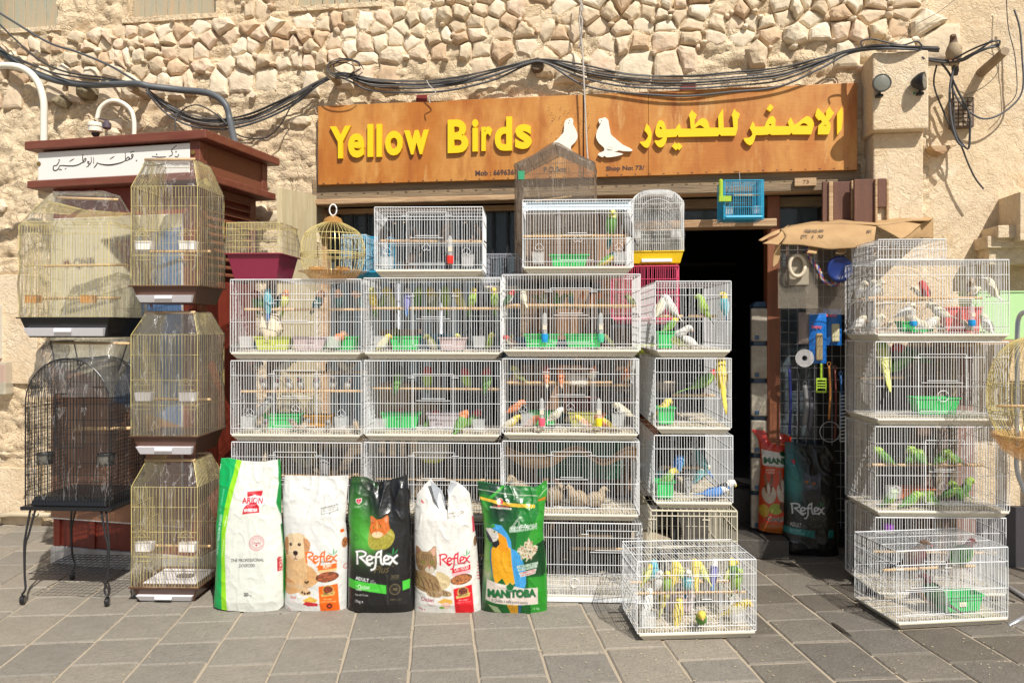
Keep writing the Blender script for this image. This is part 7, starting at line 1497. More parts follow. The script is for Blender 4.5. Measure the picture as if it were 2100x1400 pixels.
A.poly([(425, 1116), (610, 1094), (634, 1370), (445, 1366)], (.96, .42, .04)); A.ell(520, 1150, 55, 50, (.80, .62, .30)); A.kibble(520, 1148, 44, 36, (.66, .28, .16), 60); A.poly([(452, 1190), (590, 1165), (580, 1200), (456, 1216)], (.86, .72, .40)); A.text('OMEGA 3 & 6', 470, 572, 1180, 1198, (.35, .25, .1), .02, tilt=6); A.text('Rich in omega 3', 482, 560, 1232, 1248, (1, .95, .85), .02); A.text('vitamins and minerals', 450, 598, 1255, 1270, (1, .9, .8), 0); A.ring(534, 1310, 20, 14, (.25, .08, .05)); A.ell(534, 1310, 16, 14, (.85, .25, .15))
A.text('Beef', 140, 200, 1208, 1240, (.85, .35, .30), .0); A.text('Sığır', 145, 203, 1262, 1278, (.93, .65, .62), 0); A.poly([(265, 1252), (340, 1210), (420, 1245), (400, 1270), (290, 1270)], (.90, .72, .32), fur=.2); A.poly([(270, 1290), (300, 1262), (420, 1280), (418, 1308), (320, 1310)], (.80, .16, .22), fur=.15, ang=0); A.text('3kg e', 105, 165, 1335, 1352, (.85, .3, .35), 0, rot=12)
A.line([(428, 350), (590, 316), (595, 372), (526, 392), (518, 412), (514, 394), (434, 410), (428, 350)], 3.5, (.25, .25, .22)); A.text('NEW PRODUCT', 440, 585, 346, 368, (.45, .45, .42), 0, tilt=26); A.text('New Formula', 445, 560, 372, 388, (.55, .53, .5), 0, tilt=22); A.line([(90, 490), (270, 505), (400, 522), (440, 515)], 3, (.78, .78, .77))
A.poly([(620, 570), (650, 560), (660, 590), (628, 600)], (.9, .4, .1)); A.ell(664, 700, 24, 50, (.70, .45, .28), fur=.2)
for x, y in ((655, 680), (668, 700), (660, 725)): A.ell(x, y, 5, 6, (.15, .1, .08))
A.ring(682, 935, 22, 5, (.85, .12, .12)); A.line([(40, 110), (690, 120)], 3, (.80, .80, .79))
bag('dog_food_bag', 'white puppy food bag with a golden retriever puppy printed on it', 'bag', A, (565, 975), 4.88,
    [(0, 30), (60, 28), (300, 12), (600, 30), (900, 58), (1340, 52), (1400, 50)], [(0, 682), (100, 682), (500, 660), (540, 668), (700, 684), (1000, 692), (1360, 690), (1400, 690)], [(28, 36), (180, 44), (330, 40), (480, 46), (682, 34)], [(50, 1354), (250, 1364), (640, 1370), (690, 1362)], seed=2, depth=.14)
# ---- bag three: black and green adult cat food
A = Art(724, 1400, (.085, .080, .082))
A.glow(40, 380, 190, 330, (.16, .52, .12), .95, 2.4); A.glow(235, 640, 150, 210, (.42, .82, .30), .9, 2.2); A.glow(140, 560, 130, 240, (.28, .66, .20), .7); A.poly([(0, 0), (330, 0), (330, 190), (220, 60), (30, 60)], (.12, .30, .10), .75)
A.poly([(40, 60), (200, 48), (230, 100), (60, 105)], (.30, .45, .22), .5)
og = (.84, .44, .16)
A.poly([(262, 560), (300, 520), (460, 540), (515, 600), (500, 680), (430, 740), (300, 740), (255, 680)], (.66, .62, .22), fur=.22, soft=1)
A.poly([(268, 422), (290, 418), (335, 452), (385, 446), (440, 410), (455, 440), (455, 490), (470, 545), (440, 590), (380, 625), (330, 635), (280, 600), (262, 545), (278, 490)], og, fur=.22, soft=0)
A.poly([(330, 470), (350, 465), (352, 545), (336, 548)], (.94, .62, .32), fur=.1); A.ell(345, 600, 55, 30, (.93, .80, .62), fur=.12); A.poly([(275, 430), (292, 440), (318, 470), (285, 480)], (.75, .45, .35), .7); A.poly([(405, 450), (438, 422), (446, 470), (430, 490)], (.88, .62, .50), .8)
for x, y in ((308, 530), (374, 522)): A.ell(x, y, 14, 7, (.78, .72, .30), rot=8); A.ell(x, y, 5, 6, (.05, .05, .03))
A.poly([(322, 568), (344, 568), (333, 584)], (.80, .42, .38)); A.line([(333, 584), (333, 598)], 3, (.5, .3, .2)); 
for dx in range(-3, 4): A.line([(360+dx*14, 480), (352+dx*16, 450)], 4, (.70, .30, .08), .6)
for s_ in range(5): A.line([(300, 596+s_*5), (232, 590+s_*12)], 1.5, (.9, .88, .8), .7); A.line([(370, 594+s_*5), (470, 590+s_*10)], 1.5, (.9, .88, .8), .7)
reflex(A, 132, 545, 712, 890, (.96, .96, .95), tilt=-2, edge=(.30, .32, .28)); A.text('Plus', 318, 470, 900, 975, (.46, .40, .24), .0, shear=.4, tilt=10); A.text('+', 490, 515, 892, 915, (.46, .40, .24))
A.text('ADULT', 130, 270, 1008, 1042, (.95, .95, .95), .035, tilt=-20); A.text('CAT', 284, 320, 1040, 1056, (.9, .9, .9), .02); A.text('FOOD', 284, 338, 1060, 1076, (.9, .9, .9), .02); A.poly([(50, 1038), (440, 1090), (444, 1174), (50, 1122)], (.28, .78, .22)); A.text('with', 132, 152, 1096, 1106, (.9, .98, .9)); A.text('Chicken', 158, 275, 1086, 1130, (.95, 1, .93), .01); A.text('Tavuklu', 132, 200, 1130, 1146, (.92, 1, .9)); A.line([(132, 1134), (366, 1138)], 2, (.8, .95, .75)); A.text('Pate with Chicken', 130, 264, 1176, 1196, (.85, .85, .82), .02); A.text('15kg e', 130, 212, 1236, 1272, (.93, .93, .93), .01)
A.line([(448, 985), (462, 1276)], 3, (.45, .42, .35)); A.text('XOS', 484, 566, 990, 1024, (.42, .38, .26), .03); A.text('PREBIOTICS', 484, 568, 1028, 1040, (.35, .32, .24)); A.ring(526, 1130, 50, 7, (.50, .44, .28)); A.ring(526, 1130, 36, 3, (.42, .38, .26)); A.text('90', 505, 550, 1115, 1145, (.50, .44, .28), .02); A.text('OMEGA 3 & 6', 476, 592, 1218, 1240, (.40, .36, .24)); A.poly([(598, 1058), (668, 1046), (668, 1136), (602, 1148)], (.30, .80, .24)); A.ring(126, 634, 32, 3, (.15, .36, .12)); A.ring(126, 634, 18, 4, (.15, .36, .12))
A.poly([(116, 256), (178, 250), (176, 290), (150, 314), (120, 290)], (.90, .88, .85)); A.poly([(124, 262), (170, 258), (168, 286), (149, 304), (127, 286)], (.82, .12, .26)); A.text('L', 140, 158, 268, 290, (1, .9, .9), 0, shear=.3); A.text('Lider', 104, 172, 320, 342, (.95, .95, .93), 0, shear=.35)
for i in range(34): A.line([(668+random.uniform(-6, 6), 600+i*18), (672+random.uniform(-6, 8), 606+i*18)], 4, (.65, .65, .63), .7)
f3 = lambda A_, B_: .05*np.exp(-((A_-.48-.02*(B_*10))/.055)**2)*np.clip(1-B_/.22, 0, 1)+.012*np.sin(A_*17+2)*np.exp(-((B_-.16)/.14)**2)
bag('cat_food_bag', 'black cat food bag with a green glow and an orange cat, middle of the row', 'bag', A, (700, 975), 4.827,
    [(0, 50), (60, 46), (200, 32), (480, 30), (560, 44), (1000, 38), (1360, 38), (1400, 38)], [(0, 628), (100, 632), (300, 650), (600, 668), (1000, 690), (1340, 705), (1400, 700)], [(46, 44), (205, 52), (255, 80), (300, 106), (345, 104), (440, 82), (560, 50), (628, 26)], [(38, 1350), (200, 1362), (500, 1370), (640, 1374), (700, 1360)], seed=3, depth=.14, back=(.03, .03, .03), fold=f3)
# ---- bag four: white tabby cat food, cut open at the top
A = Art(750, 1400, (.91, .90, .87)); tb = (.62, .50, .34); td = (.26, .19, .12)
A.poly([(270, 940), (330, 950), (410, 1000), (420, 1040), (390, 1100), (300, 1120), (260, 1040)], (.84, .76, .58), fur=.12, soft=1)
A.poly([(40, 950), (180, 960), (270, 1000), (310, 1080), (330, 1150), (300, 1200), (180, 1160), (40, 1110)], tb, fur=.25, soft=1, ang=50)
A.poly([(170, 1150), (260, 1140), (320, 1165), (312, 1198), (240, 1200), (180, 1180)], (.68, .57, .42), fur=.2, soft=1); A.poly([(300, 1110), (360, 1125), (420, 1150), (430, 1180), (390, 1192), (330, 1180), (290, 1140)], (.68, .57, .42), fur=.2, soft=1)
for x0, y0, x1, y1 in ((60, 1000, 90, 1080), (100, 1010, 150, 1120), (150, 1010, 200, 1110), (200, 1020, 240, 1130), (60, 1090, 170, 1130), (250, 1060, 300, 1130), (190, 1150, 215, 1190), (235, 1150, 250, 1190), (340, 1135, 350, 1172), (370, 1145, 378, 1178)): A.line([(x0, y0), ((x0+x1)/2+8, (y0+y1)/2), (x1, y1)], 9, td, .75)
A.poly([(48, 700), (75, 700), (120, 745), (180, 745), (215, 720), (240, 690), (265, 690), (270, 760), (280, 850), (270, 905), (235, 955), (180, 975), (120, 965), (70, 930), (48, 880)], tb, fur=.22, soft=0, ang=70)
A.poly([(206, 738), (244, 700), (262, 700), (262, 770), (240, 790)], (.86, .66, .56), fur=.05); A.poly([(50, 712), (70, 716), (98, 762), (60, 780)], (.60, .42, .34)); A.ell(205, 925, 52, 34, (.84, .80, .72), fur=.08)
for x, y in ((132, 852), (226, 848)): A.ell(x, y, 20, 17, (.15, .12, .08)); A.ell(x, y, 16, 13, (.72, .72, .30)); A.ell(x, y, 5, 8, (.03, .03, .02))
A.poly([(180, 885), (215, 885), (205, 912), (196, 915)], (.74, .42, .34)); A.line([(200, 915), (202, 932)], 3, (.3, .2, .15)); 
for k in range(7): A.line([(110+k*20, 830-abs(k-3)*2), (120+k*16, 770)], 6, td, .75)
for s_ in range(4): A.line([(70, 900+s_*16), (130, 890+s_*10)], 6, td, .55); A.line([(245, 890+s_*10), (275, 880+s_*14)], 5, td, .5)
reflex(A, 300, 612, 728, 880, (.85, .10, .20), tilt=12); A.text('HIGH QUALITY', 452, 612, 860, 888, (.55, .50, .48), 0, tilt=22)
A.poly([(434, 918), (620, 878), (620, 928), (434, 958)], (.85, .08, .14)); A.poly([(434, 958), (620, 928), (620, 962), (434, 990)], (.96, .74, .76)); A.text('CAT FOOD', 456, 602, 902, 944, (1, .97, .95), .03, tilt=22); A.kibble(528, 1022, 110, 52, (.68, .42, .24), rot=-10)
A.poly([(448, 1114), (634, 1082), (660, 1366), (468, 1366)], (.86, .05, .12)); A.ell(546, 1150, 58, 54, (.82, .66, .34)); A.kibble(546, 1142, 46, 38, (.62, .30, .22), 60); A.poly([(472, 1188), (620, 1158), (612, 1196), (480, 1214)], (.88, .76, .44)); A.text('OMEGA 3 & 6', 492, 600, 1174, 1196, (.35, .25, .1), .02, tilt=10); A.text('Rich in omega 3', 505, 600, 1224, 1242, (1, .95, .9), .02, tilt=6); A.text('vitamins and minerals', 482, 622, 1246, 1262, (1, .88, .85), 0, tilt=8)
A.text('Chicken', 112, 245, 1204, 1244, (.62, .13, .22), .01, tilt=-8); A.text('Tavuklu', 165, 245, 1262, 1284, (.85, .6, .65), 0); A.poly([(282, 1250), (350, 1210), (435, 1225), (440, 1262), (380, 1275)], (.90, .70, .32), fur=.15); A.ell(370, 1285, 50, 34, (.93, .78, .70), fur=.05); A.ell(330, 1306, 28, 12, (.42, .66, .22)); A.text('15kg e', 78, 155, 1312, 1340, (.70, .12, .2), 0, tilt=-12)
A.poly([(96, 232), (112, 240), (134, 266), (120, 268), (102, 256)], (.82, .15, .22)); A.line([(382, 366), (552, 345), (548, 320), (560, 352), (495, 382), (490, 400), (480, 384), (390, 412), (382, 366)], 3.5, (.35, .28, .2)); A.text('NEW FORMULA', 395, 545, 362, 378, (.5, .45, .4), 0, tilt=14)
A.poly([(628, 400), (652, 420), (660, 560), (640, 570)], (.82, .12, .22), .8); A.ell(664, 660, 16, 50, (.55, .42, .3), fur=.2)
for i in range(6): A.line([(690+random.uniform(-4, 6), 880+i*32), (712, 896+i*32)], 7, (.85, .1, .18))
f4 = lambda A_, B_: .075*np.exp(-((A_-.50)/.17)**2)*np.clip(1-B_/.25, 0, 1)
tb4, g4 = bag('cat_food_bag', 'white cat food bag with a tabby cat, its torn top folded into two ears', 'bag', A, (840, 985), 5.0,
    [(0, 60), (200, 46), (400, 22), (700, 22), (1000, 38), (1365, 28), (1400, 28)], [(0, 590), (150, 600), (350, 634), (700, 680), (1000, 705), (1360, 732), (1400, 732)], [(22, 240), (50, 190), (120, 90), (190, 26), (235, 90), (300, 200), (345, 330), (368, 350), (372, 130), (410, 44), (480, 62), (560, 120), (612, 190)], [(28, 1366), (400, 1372), (732, 1362)], seed=4, depth=.16, fold=f4, wr=.0040)
q = MB(); W4 = .17      # silvery inside of the torn top
Yb4 = g4[5].y
def LP(u, v, dy): p = P(840+u/5, 985+v/5, Yb4); return (p.x-g4[5].x, dy, p.z-g4[5].z)
q.add([LP(190, 30, .09), LP(300, 160, .17), LP(372, 350, .15), LP(300, 350, .08), LP(240, 200, .07)], [(0, 1, 2, 3, 4)]); q.add([LP(410, 50, .09), LP(560, 120, .17), LP(480, 300, .16), LP(400, 350, .12), LP(372, 130, .10)], [(0, 4, 3, 2, 1)])
q.build('foil_lining', mat('foil_lining', (.62, .66, .72), .25, .5), tb4)
# ---- bag five: parrot food
A = Art(800, 1400, (.02, .36, .12))
A.poly([(500, 60), (700, 150), (780, 120), (780, 600), (640, 620), (420, 880)], (.05, .48, .14)); A.poly([(640, 80), (770, 40), (775, 1400), (700, 1400), (740, 900), (560, 620), (680, 360)], (.20, .62, .16), .85); A.poly([(30, 60), (330, 90), (180, 190), (60, 180)], (.02, .20, .13)); A.poly([(150, 215), (300, 90), (330, 92), (190, 225)], (.25, .72, .20)); A.poly([(560, 1000), (760, 1000), (780, 1400), (600, 1400)], (.16, .60, .14), .9); A.poly([(600, 700), (740, 640), (750, 980), (560, 980), (520, 850)], (.02, .25, .09))
A.glow(110, 380, 60, 230, (.30, .70, .20), .9); A.glow(130, 800, 60, 260, (.62, .72, .42), .9); A.glow(150, 980, 50, 90, (.80, .76, .66), .8); A.glow(270, 330, 110, 120, (.03, .16, .10), .9)
bl = (.25, .62, .86); ye = (.93, .66, .08)
A.poly([(180, 700), (170, 800), (190, 950), (215, 1050), (230, 1040), (215, 850), (200, 720)], (.15, .38, .62), fur=.2)
A.poly([(370, 700), (440, 730), (500, 800), (540, 920), (545, 1060), (530, 1110), (440, 1110), (400, 960), (350, 800)], bl, fur=.15, soft=0, ang=70)
A.poly([(240, 640), (350, 580), (385, 700), (400, 880), (430, 1060), (395, 1080), (340, 1080), (300, 1010), (230, 1075), (205, 1000), (185, 830), (185, 730)], ye, fur=.10, ang=80); A.poly([(255, 560), (340, 560), (365, 690), (350, 760), (262, 720)], (.94, .60, .04), fur=.08)
A.poly([(140, 500), (200, 468), (290, 480), (350, 560), (390, 640), (395, 710), (362, 700), (340, 610), (255, 550), (180, 520)], bl, fur=.12, soft=0); A.poly([(140, 500), (170, 478), (215, 468), (230, 495), (180, 520)], (.25, .55, .25), fur=.1)
A.poly([(125, 520), (180, 512), (250, 545), (262, 600), (240, 640), (190, 660), (150, 600)], (.90, .88, .84)); A.ell(216, 548, 13, 12, (.75, .75, .4)); A.ell(216, 548, 6, 6, (.05, .05, .05))
for k in range(4): A.line([(185+k*4, 575+k*14), (245, 568+k*14)], 2.5, (.2, .2, .2), .7)
A.poly([(120, 530), (150, 560), (190, 620), (205, 655), (170, 660), (140, 610)], (.20, .21, .24), soft=0); A.poly([(190, 660), (262, 630), (272, 670), (235, 712), (200, 700)], (.12, .12, .14))
A.poly([(340, 1260), (460, 1260), (465, 1400), (400, 1400)], (.80, .58, .10), fur=.15); A.poly([(470, 1250), (500, 1250), (480, 1400), (465, 1400)], (.15, .35, .55)); A.poly([(60, 1270), (250, 1290), (330, 1400), (90, 1400)], (.10, .28, .10), fur=.2); A.poly([(150, 1280), (250, 1300), (320, 1400), (260, 1400)], (.75, .80, .62), .8)
for i in range(5): A.poly([(60+i*10, 640+i*70), (180, 660+i*60), (150, 700+i*70)], (.42, .66, .22), .4)
A.poly([(55, 205), (250, 240), (400, 262), (640, 282), (640, 314), (400, 298), (240, 270), (60, 232)], (.94, .74, .22)); A.poly([(676, 225), (756, 202), (752, 235), (670, 248)], (.80, .50, .10)); A.line([(30, 128), (300, 168), (500, 188), (670, 196)], 6, (.82, .80, .76)); A.line([(680, 210), (730, 150), (772, 118)], 6, (.82, .80, .76))
A.ell(276, 245, 32, 32, (.92, .85, .78)); A.poly([(276, 215), (308, 240), (300, 275), (276, 270)], (.80, .22, .18)); A.text('La Maxicoda', 205, 372, 272, 302, (.85, .25, .22), .02, shear=.2, tilt=-10); A.poly([(170, 296), (396, 310), (394, 330), (170, 312)], (.88, .88, .84)); A.text('LINEA PROFESSIONALE', 185, 380, 302, 318, (.3, .4, .3), 0, tilt=-10)
for e, c in (((.90, .92, .88), 16), ((.06, .30, .10), 6)): A.line([(400, 505), (462, 418), (488, 510), (412, 500)], c, e)
A.text('RA', 490, 560, 470, 508, (.92, .94, .9), .06, tilt=4); A.text('SELECTION', 372, 660, 496, 556, (.93, .95, .92), .08, tilt=34); A.text('SELECTION', 376, 656, 500, 552, (.06, .34, .12), .0, tilt=34, al=.75)
lf5 = [(540, 838), (548, 800), (490, 825), (490, 780), (450, 740), (465, 700), (485, 705), (485, 680), (520, 690), (530, 640), (555, 645), (572, 600), (590, 640), (615, 645), (612, 690), (640, 680), (670, 700), (650, 760), (610, 800), (600, 832), (575, 810), (550, 842)]
A.poly(lf5, (.80, .77, .66)); r5 = A.mask(lf5)
for i in range(190):
    x = random.uniform(455, 665); y = random.uniform(610, 830)
    if 0 <= int(y)-r5[1] < r5[2].shape[0] and 0 <= int(x)-r5[0] < r5[2].shape[1] and r5[2][int(y)-r5[1], int(x)-r5[0]]: A.ell(x, y, random.uniform(4, 9), random.uniform(3, 5), random.choice([(.90, .88, .80), (.55, .42, .22), (.62, .16, .12), (.20, .17, .14), (.45, .50, .22), (.85, .80, .6)]), rot=random.uniform(0, 180))
for (y0, t_, c) in ((872, 'ALIMENTO COMPLETO', (.15, .42, .25)), (902, 'PER PAPPAGALLI', (.15, .42, .25)), (938, 'COMPLETE FEED', (.75, .2, .22)), (962, 'OF PARROTS', (.75, .2, .22))):
    dx = (y0-872)*.5; x0 = 450+dx*.8; x1 = 668-dx*.55; A.poly([(x0, y0+12), (x1, y0-24), (x1, y0+2), (x0, y0+36)], (.86, .88, .84)); A.text(t_, x0+8, x1-8, y0+13, y0+31, c, .01, tilt=32)
A.poly([(140, 1030), (250, 1060), (400, 1085), (530, 1112), (664, 1108), (668, 1275), (400, 1276), (220, 1262), (125, 1240)], (.88, .83, .78)); A.text('MANITOBA', 150, 652, 1130, 1212, (.42, .40, .40), .07, tilt=8); A.text('MANITOBA', 146, 648, 1124, 1206, (.06, .42, .20), .06, tilt=8); A.text('la Qualità è nella nostra natura', 190, 560, 1216, 1252, (.2, .2, .2), 0, shear=.3, tilt=-22)
A.poly([(380, 1048), (398, 1072), (430, 1068), (420, 1098), (405, 1120), (380, 1136), (352, 1122), (334, 1090), (362, 1072)], (.06, .40, .18)); A.ring(380, 1095, 40, 3, (.85, .85, .8)); A.text('15 kg', 614, 682, 1308, 1344, (.92, .96, .9), .0)
bag('parrot_food_bag', 'green parrot food bag with a blue and yellow macaw, rightmost in the row', 'bag', A, (970, 985), 5.0,
    [(0, 40), (50, 34), (200, 55), (420, 95), (700, 110), (1000, 95), (1355, 82), (1400, 84)], [(0, 755), (50, 765), (140, 775), (300, 745), (560, 725), (900, 760), (1200, 770), (1370, 765), (1400, 760)], [(34, 42), (120, 60), (260, 88), (420, 98), (670, 108), (682, 92), (755, 40), (765, 46)], [(82, 1352), (300, 1364), (560, 1370), (765, 1374)], seed=5, depth=.14, back=(.03, .3, .1), wr=.004)
# ---- shaded bags by the door
A = Art(1100, 1400, (.04, .05, .06))          # teal one
A.glow(620, 480, 90, 330, (.03, .42, .42), .95, 2.4); A.glow(640, 650, 90, 160, (.05, .55, .52), .8)
A.poly([(735, 515), (775, 550), (830, 548), (870, 530), (885, 545), (880, 640), (850, 690), (780, 700), (720, 670), (715, 600)], (.26, .28, .33), fur=.18, soft=0); A.poly([(700, 690), (880, 680), (880, 760), (700, 770)], (.12, .14, .17), fur=.2)
for x, y in ((745, 610), (812, 624)): A.ell(x, y, 16, 13, (.85, .48, .08)); A.ell(x, y, 6, 8, (.02, .02, .02))
A.ell(772, 650, 30, 20, (.38, .40, .45)); A.poly([(762, 628), (782, 630), (772, 642)], (.12, .10, .12))
reflex(A, 592, 900, 775, 910, (.93, .93, .93), tilt=-8); A.text('Plus', 720, 860, 925, 968, (.30, .26, .16), 0, shear=.4); A.text('ADULT', 580, 680, 988, 1030, (.88, .88, .88), .03, tilt=-8); A.text('CAT', 688, 716, 1014, 1024, (.8, .8, .8)); A.text('FOOD', 688, 728, 1030, 1042, (.8, .8, .8)); A.poly([(530, 1030), (803, 1068), (803, 1136), (530, 1092)], (.03, .48, .46)); A.text('Sterilised', 575, 672, 1046, 1078, (.8, .95, .95), 0, tilt=-6); A.text('Kısırlaştırılmış', 580, 704, 1080, 1104, (.7, .9, .9), 0, tilt=-6); A.poly([(935, 1066), (992, 1064), (992, 1136), (935, 1140)], (.03, .48, .46)); A.text('15kg e', 572, 632, 1160, 1190, (.7, .7, .7)); A.poly([(614, 404), (656, 400), (650, 440), (632, 446)], (.75, .1, .18)); A.text('Lider', 608, 652, 452, 464, (.8, .8, .8), 0, shear=.3); A.ring(938, 458, 32, 4, (.28, .25, .15)); A.ring(872, 1106, 36, 5, (.28, .25, .15)); A.text('XOS', 845, 915, 1000, 1030, (.28, .25, .15)); A.line([(812, 990), (816, 1230)], 2, (.25, .22, .16)); 
bag('cat_food_bag', 'black and teal cat food bag with a grey cat, in the shade by the doorway', 'bag', A, (1500, 860), 4.667,
    [(0, 570), (240, 568), (600, 555), (1000, 540), (1260, 512), (1400, 512)], [(0, 1050), (270, 1055), (700, 1062), (1300, 1068), (1400, 1068)], [(568, 236), (640, 240), (880, 272), (1055, 270)], [(512, 1255), (700, 1290), (900, 1318), (1068, 1318)], seed=6, depth=.14, back=(.03, .03, .03), Yv=5.42, nu=110, nv=220)
A = Art(700, 1400, (.82, .26, .08))           # rabbit one
A.poly([(240, 110), (620, 180), (600, 330), (320, 260)], (.80, .16, .08)); A.poly([(420, 232), (600, 262), (600, 272), (430, 246)], (.92, .66, .18)); A.poly([(325, 300), (600, 352), (600, 482), (330, 452)], (.88, .86, .82)); A.text('MANITOBA', 340, 760, 372, 432, (.04, .34, .16), .06, tilt=-24); A.poly([(520, 310), (550, 345), (535, 368), (500, 360), (492, 338)], (.05, .32, .15)); A.text('con frutta', 352, 436, 482, 500, (.9, .88, .8), .03); A.text('e carote', 352, 428, 508, 524, (.9, .88, .8), .03); A.text('la Qualità è nella natura', 370, 580, 444, 462, (.25, .25, .25), 0, tilt=-16)
A.poly([(300, 1000), (600, 1010), (600, 1120), (290, 1090)], (.72, .38, .12))
for cx, cy, s_ in ((375, 720, 1.0), (510, 700, 1.1)):
    A.ell(cx, cy, 62*s_, 90*s_, (.80, .74, .66), fur=.1); A.ell(cx-5, cy-60*s_, 34*s_, 60*s_, (.55, .36, .22), fur=.2); A.ell(cx-6, cy-45*s_, 13*s_, 62*s_, (.85, .80, .74)); A.poly([(cx-40, cy-180*s_), (cx-22, cy-190*s_), (cx-8, cy-100*s_), (cx-30, cy-90*s_)], (.60, .42, .32), fur=.2); A.poly([(cx+18, cy-190*s_), (cx+42, cy-185*s_), (cx+34, cy-95*s_), (cx+8, cy-100*s_)], (.45, .30, .22), fur=.2); A.ell(cx+26, cy-70*s_, 7, 8, (.05, .04, .03)); A.ell(cx-36, cy-66*s_, 6, 8, (.05, .04, .03)); A.ell(cx, cy+10, 12, 8, (.75, .5, .5))
A.ell(430, 860, 62, 52, (.62, .68, .22), fur=.25); A.poly([(470, 800), (500, 790), (520, 860), (495, 890), (465, 850)], (.38, .20, .08)); A.ell(330, 880, 40, 60, (.80, .66, .22), fur=.2)
A.text('Coniglietti Nani', 346, 705, 930, 990, (.92, .90, .84), .07, shear=.25, tilt=6); A.text('Coniglietti Nani', 346, 705, 932, 988, (.12, .10, .10), .01, shear=.25, tilt=6)
bag('rabbit_food_bag', 'orange rabbit food bag behind the teal cat food bag on the step', 'bag', A, (1500, 860), 4.667,
    [(0, 235), (110, 236), (200, 300), (320, 322), (480, 320), (720, 300), (1080, 284), (1400, 284)], [(0, 625), (190, 628), (500, 590), (800, 620), (1100, 640), (1400, 640)], [(236, 110), (420, 128), (500, 150), (560, 158), (625, 186)], [(284, 1072), (450, 1092), (640, 1108)], seed=7, depth=.13, back=(.5, .2, .06), Yv=5.50, nu=100, nv=200)
# ================================================================ AWNING OF CARDBOARD
def sheet(rows_, th=.006, sub=5):
    """bent sheet through a grid of points given as (u, v, Y); returned as a closed thin slab"""
    G_ = [[P(*p) for p in r] for r in rows_]; G_ = [spline(r, sub) for r in G_]; cols = list(zip(*G_)); cols = [spline(c, sub) for c in cols]; G_ = list(zip(*cols))
    q = MB(); nr, nc = len(G_), len(G_[0]); V_ = []
    for j in range(nr):
        for i in range(nc): p = G_[j][i]; V_.append(p+Vector((0, 0, .004*noise.noise(p*14)+.014*noise.noise(p*5))))
    V2 = [p+Vector((0, .002, -th)) for p in V_]; n = nr*nc
    fs = [(j*nc+i, j*nc+i+1, (j+1)*nc+i+1, (j+1)*nc+i) for j in range(nr-1) for i in range(nc-1)]; fs2 = [tuple(k+n for k in f)[::-1] for f in fs]; ed = []
    for i in range(nc-1): ed += [(i, n+i, n+i+1, i+1), ((nr-1)*nc+i, (nr-1)*nc+i+1, n+(nr-1)*nc+i+1, n+(nr-1)*nc+i)]
    for j in range(nr-1): ed += [(j*nc, (j+1)*nc, n+(j+1)*nc, n+j*nc), (j*nc+nc-1, n+j*nc+nc-1, n+(j+1)*nc+nc-1, (j+1)*nc+nc-1)]
    q.add(V_+V2, fs+fs2+ed); return q
M_card = mat('corrugated_cardboard', (.43, .275, .13), .85, var=.9, vscale=5, col2=(.33, .20, .09), bump=.25, bscale=50)
aw = thing('cardboard_awning', 'flattened cardboard box laid as an awning over the hanging goods right of the door', 'awning', (0, 0, 0))
sheet([[(1622, 462, 5.35), (1680, 452, 5.35), (1750, 449, 5.3), (1800, 445, 5.3), (1868, 441, 5.25), (1913, 447, 5.2)], [(1600, 470, 5.15), (1660, 462, 5.15), (1740, 460, 5.1), (1797, 459, 5.05), (1850, 455, 5.05), (1905, 452, 5.05)]]).build('top_sheet', M_card, aw, smooth=True)
sheet([[(1600, 470, 5.15), (1640, 462, 5.14), (1700, 459, 5.11), (1740, 460, 5.1), (1797, 463, 5.05)], [(1611, 484, 5.0), (1650, 482, 4.99), (1700, 482, 4.98), (1740, 484, 4.96), (1795, 480, 4.95)], [(1602, 503, 4.97), (1650, 502, 4.96), (1700, 510, 4.95), (1745, 508, 4.93), (1792, 500, 4.92)]]).build('front_flap', M_card, aw, smooth=True)
sheet([[(1797, 461, 5.05), (1850, 455, 5.05), (1913, 447, 5.2)], [(1820, 474, 4.98), (1852, 472, 4.98), (1885, 464, 5.05)], [(1842, 487, 4.92), (1848, 488, 4.92), (1856, 485, 4.95)]]).build('corner_flap', M_card, aw, smooth=True)
sheet([[(1913, 448, 5.2), (1914, 470, 5.2), (1914, 488, 5.2)], [(1880, 466, 5.05), (1882, 480, 5.06), (1884, 488, 5.08)], [(1856, 485, 4.95), (1860, 488, 4.97), (1864, 489, 5.0)]]).build('shaded_flap', M_card, aw, smooth=True)
sheet([[(1618, 461, 5.3), (1585, 477, 5.1), (1556, 492, 4.98)], [(1606, 474, 5.2), (1590, 482, 5.05), (1562, 494, 4.97)]]).build('torn_tongue', M_card, aw, smooth=True)
sheet([[(1603, 474, 5.1), (1590, 488, 5.0), (1564, 500, 4.96)], [(1611, 484, 5.02), (1603, 496, 4.97), (1596, 504, 4.94)]]).build('torn_tongue', M_card, aw, smooth=True)
sheet([[(1592, 502, 5.0), (1586, 525, 5.02), (1585, 547, 5.02)], [(1601, 502, 5.0), (1600, 525, 5.02), (1595, 540, 5.02)]]).build('hanging_strip', M_card, aw, smooth=True)
sheet([[(1662, 500, 5.0), (1662, 508, 4.99), (1655, 516, 4.96)], [(1680, 500, 5.0), (1678, 510, 4.99), (1674, 519, 4.96)]]).build('torn_tab', M_card, aw); sheet([[(1718, 501, 5.0), (1720, 510, 4.99), (1714, 518, 4.96)], [(1735, 501, 5.0), (1736, 512, 4.99), (1730, 520, 4.96)]]).build('torn_tab', M_card, aw)
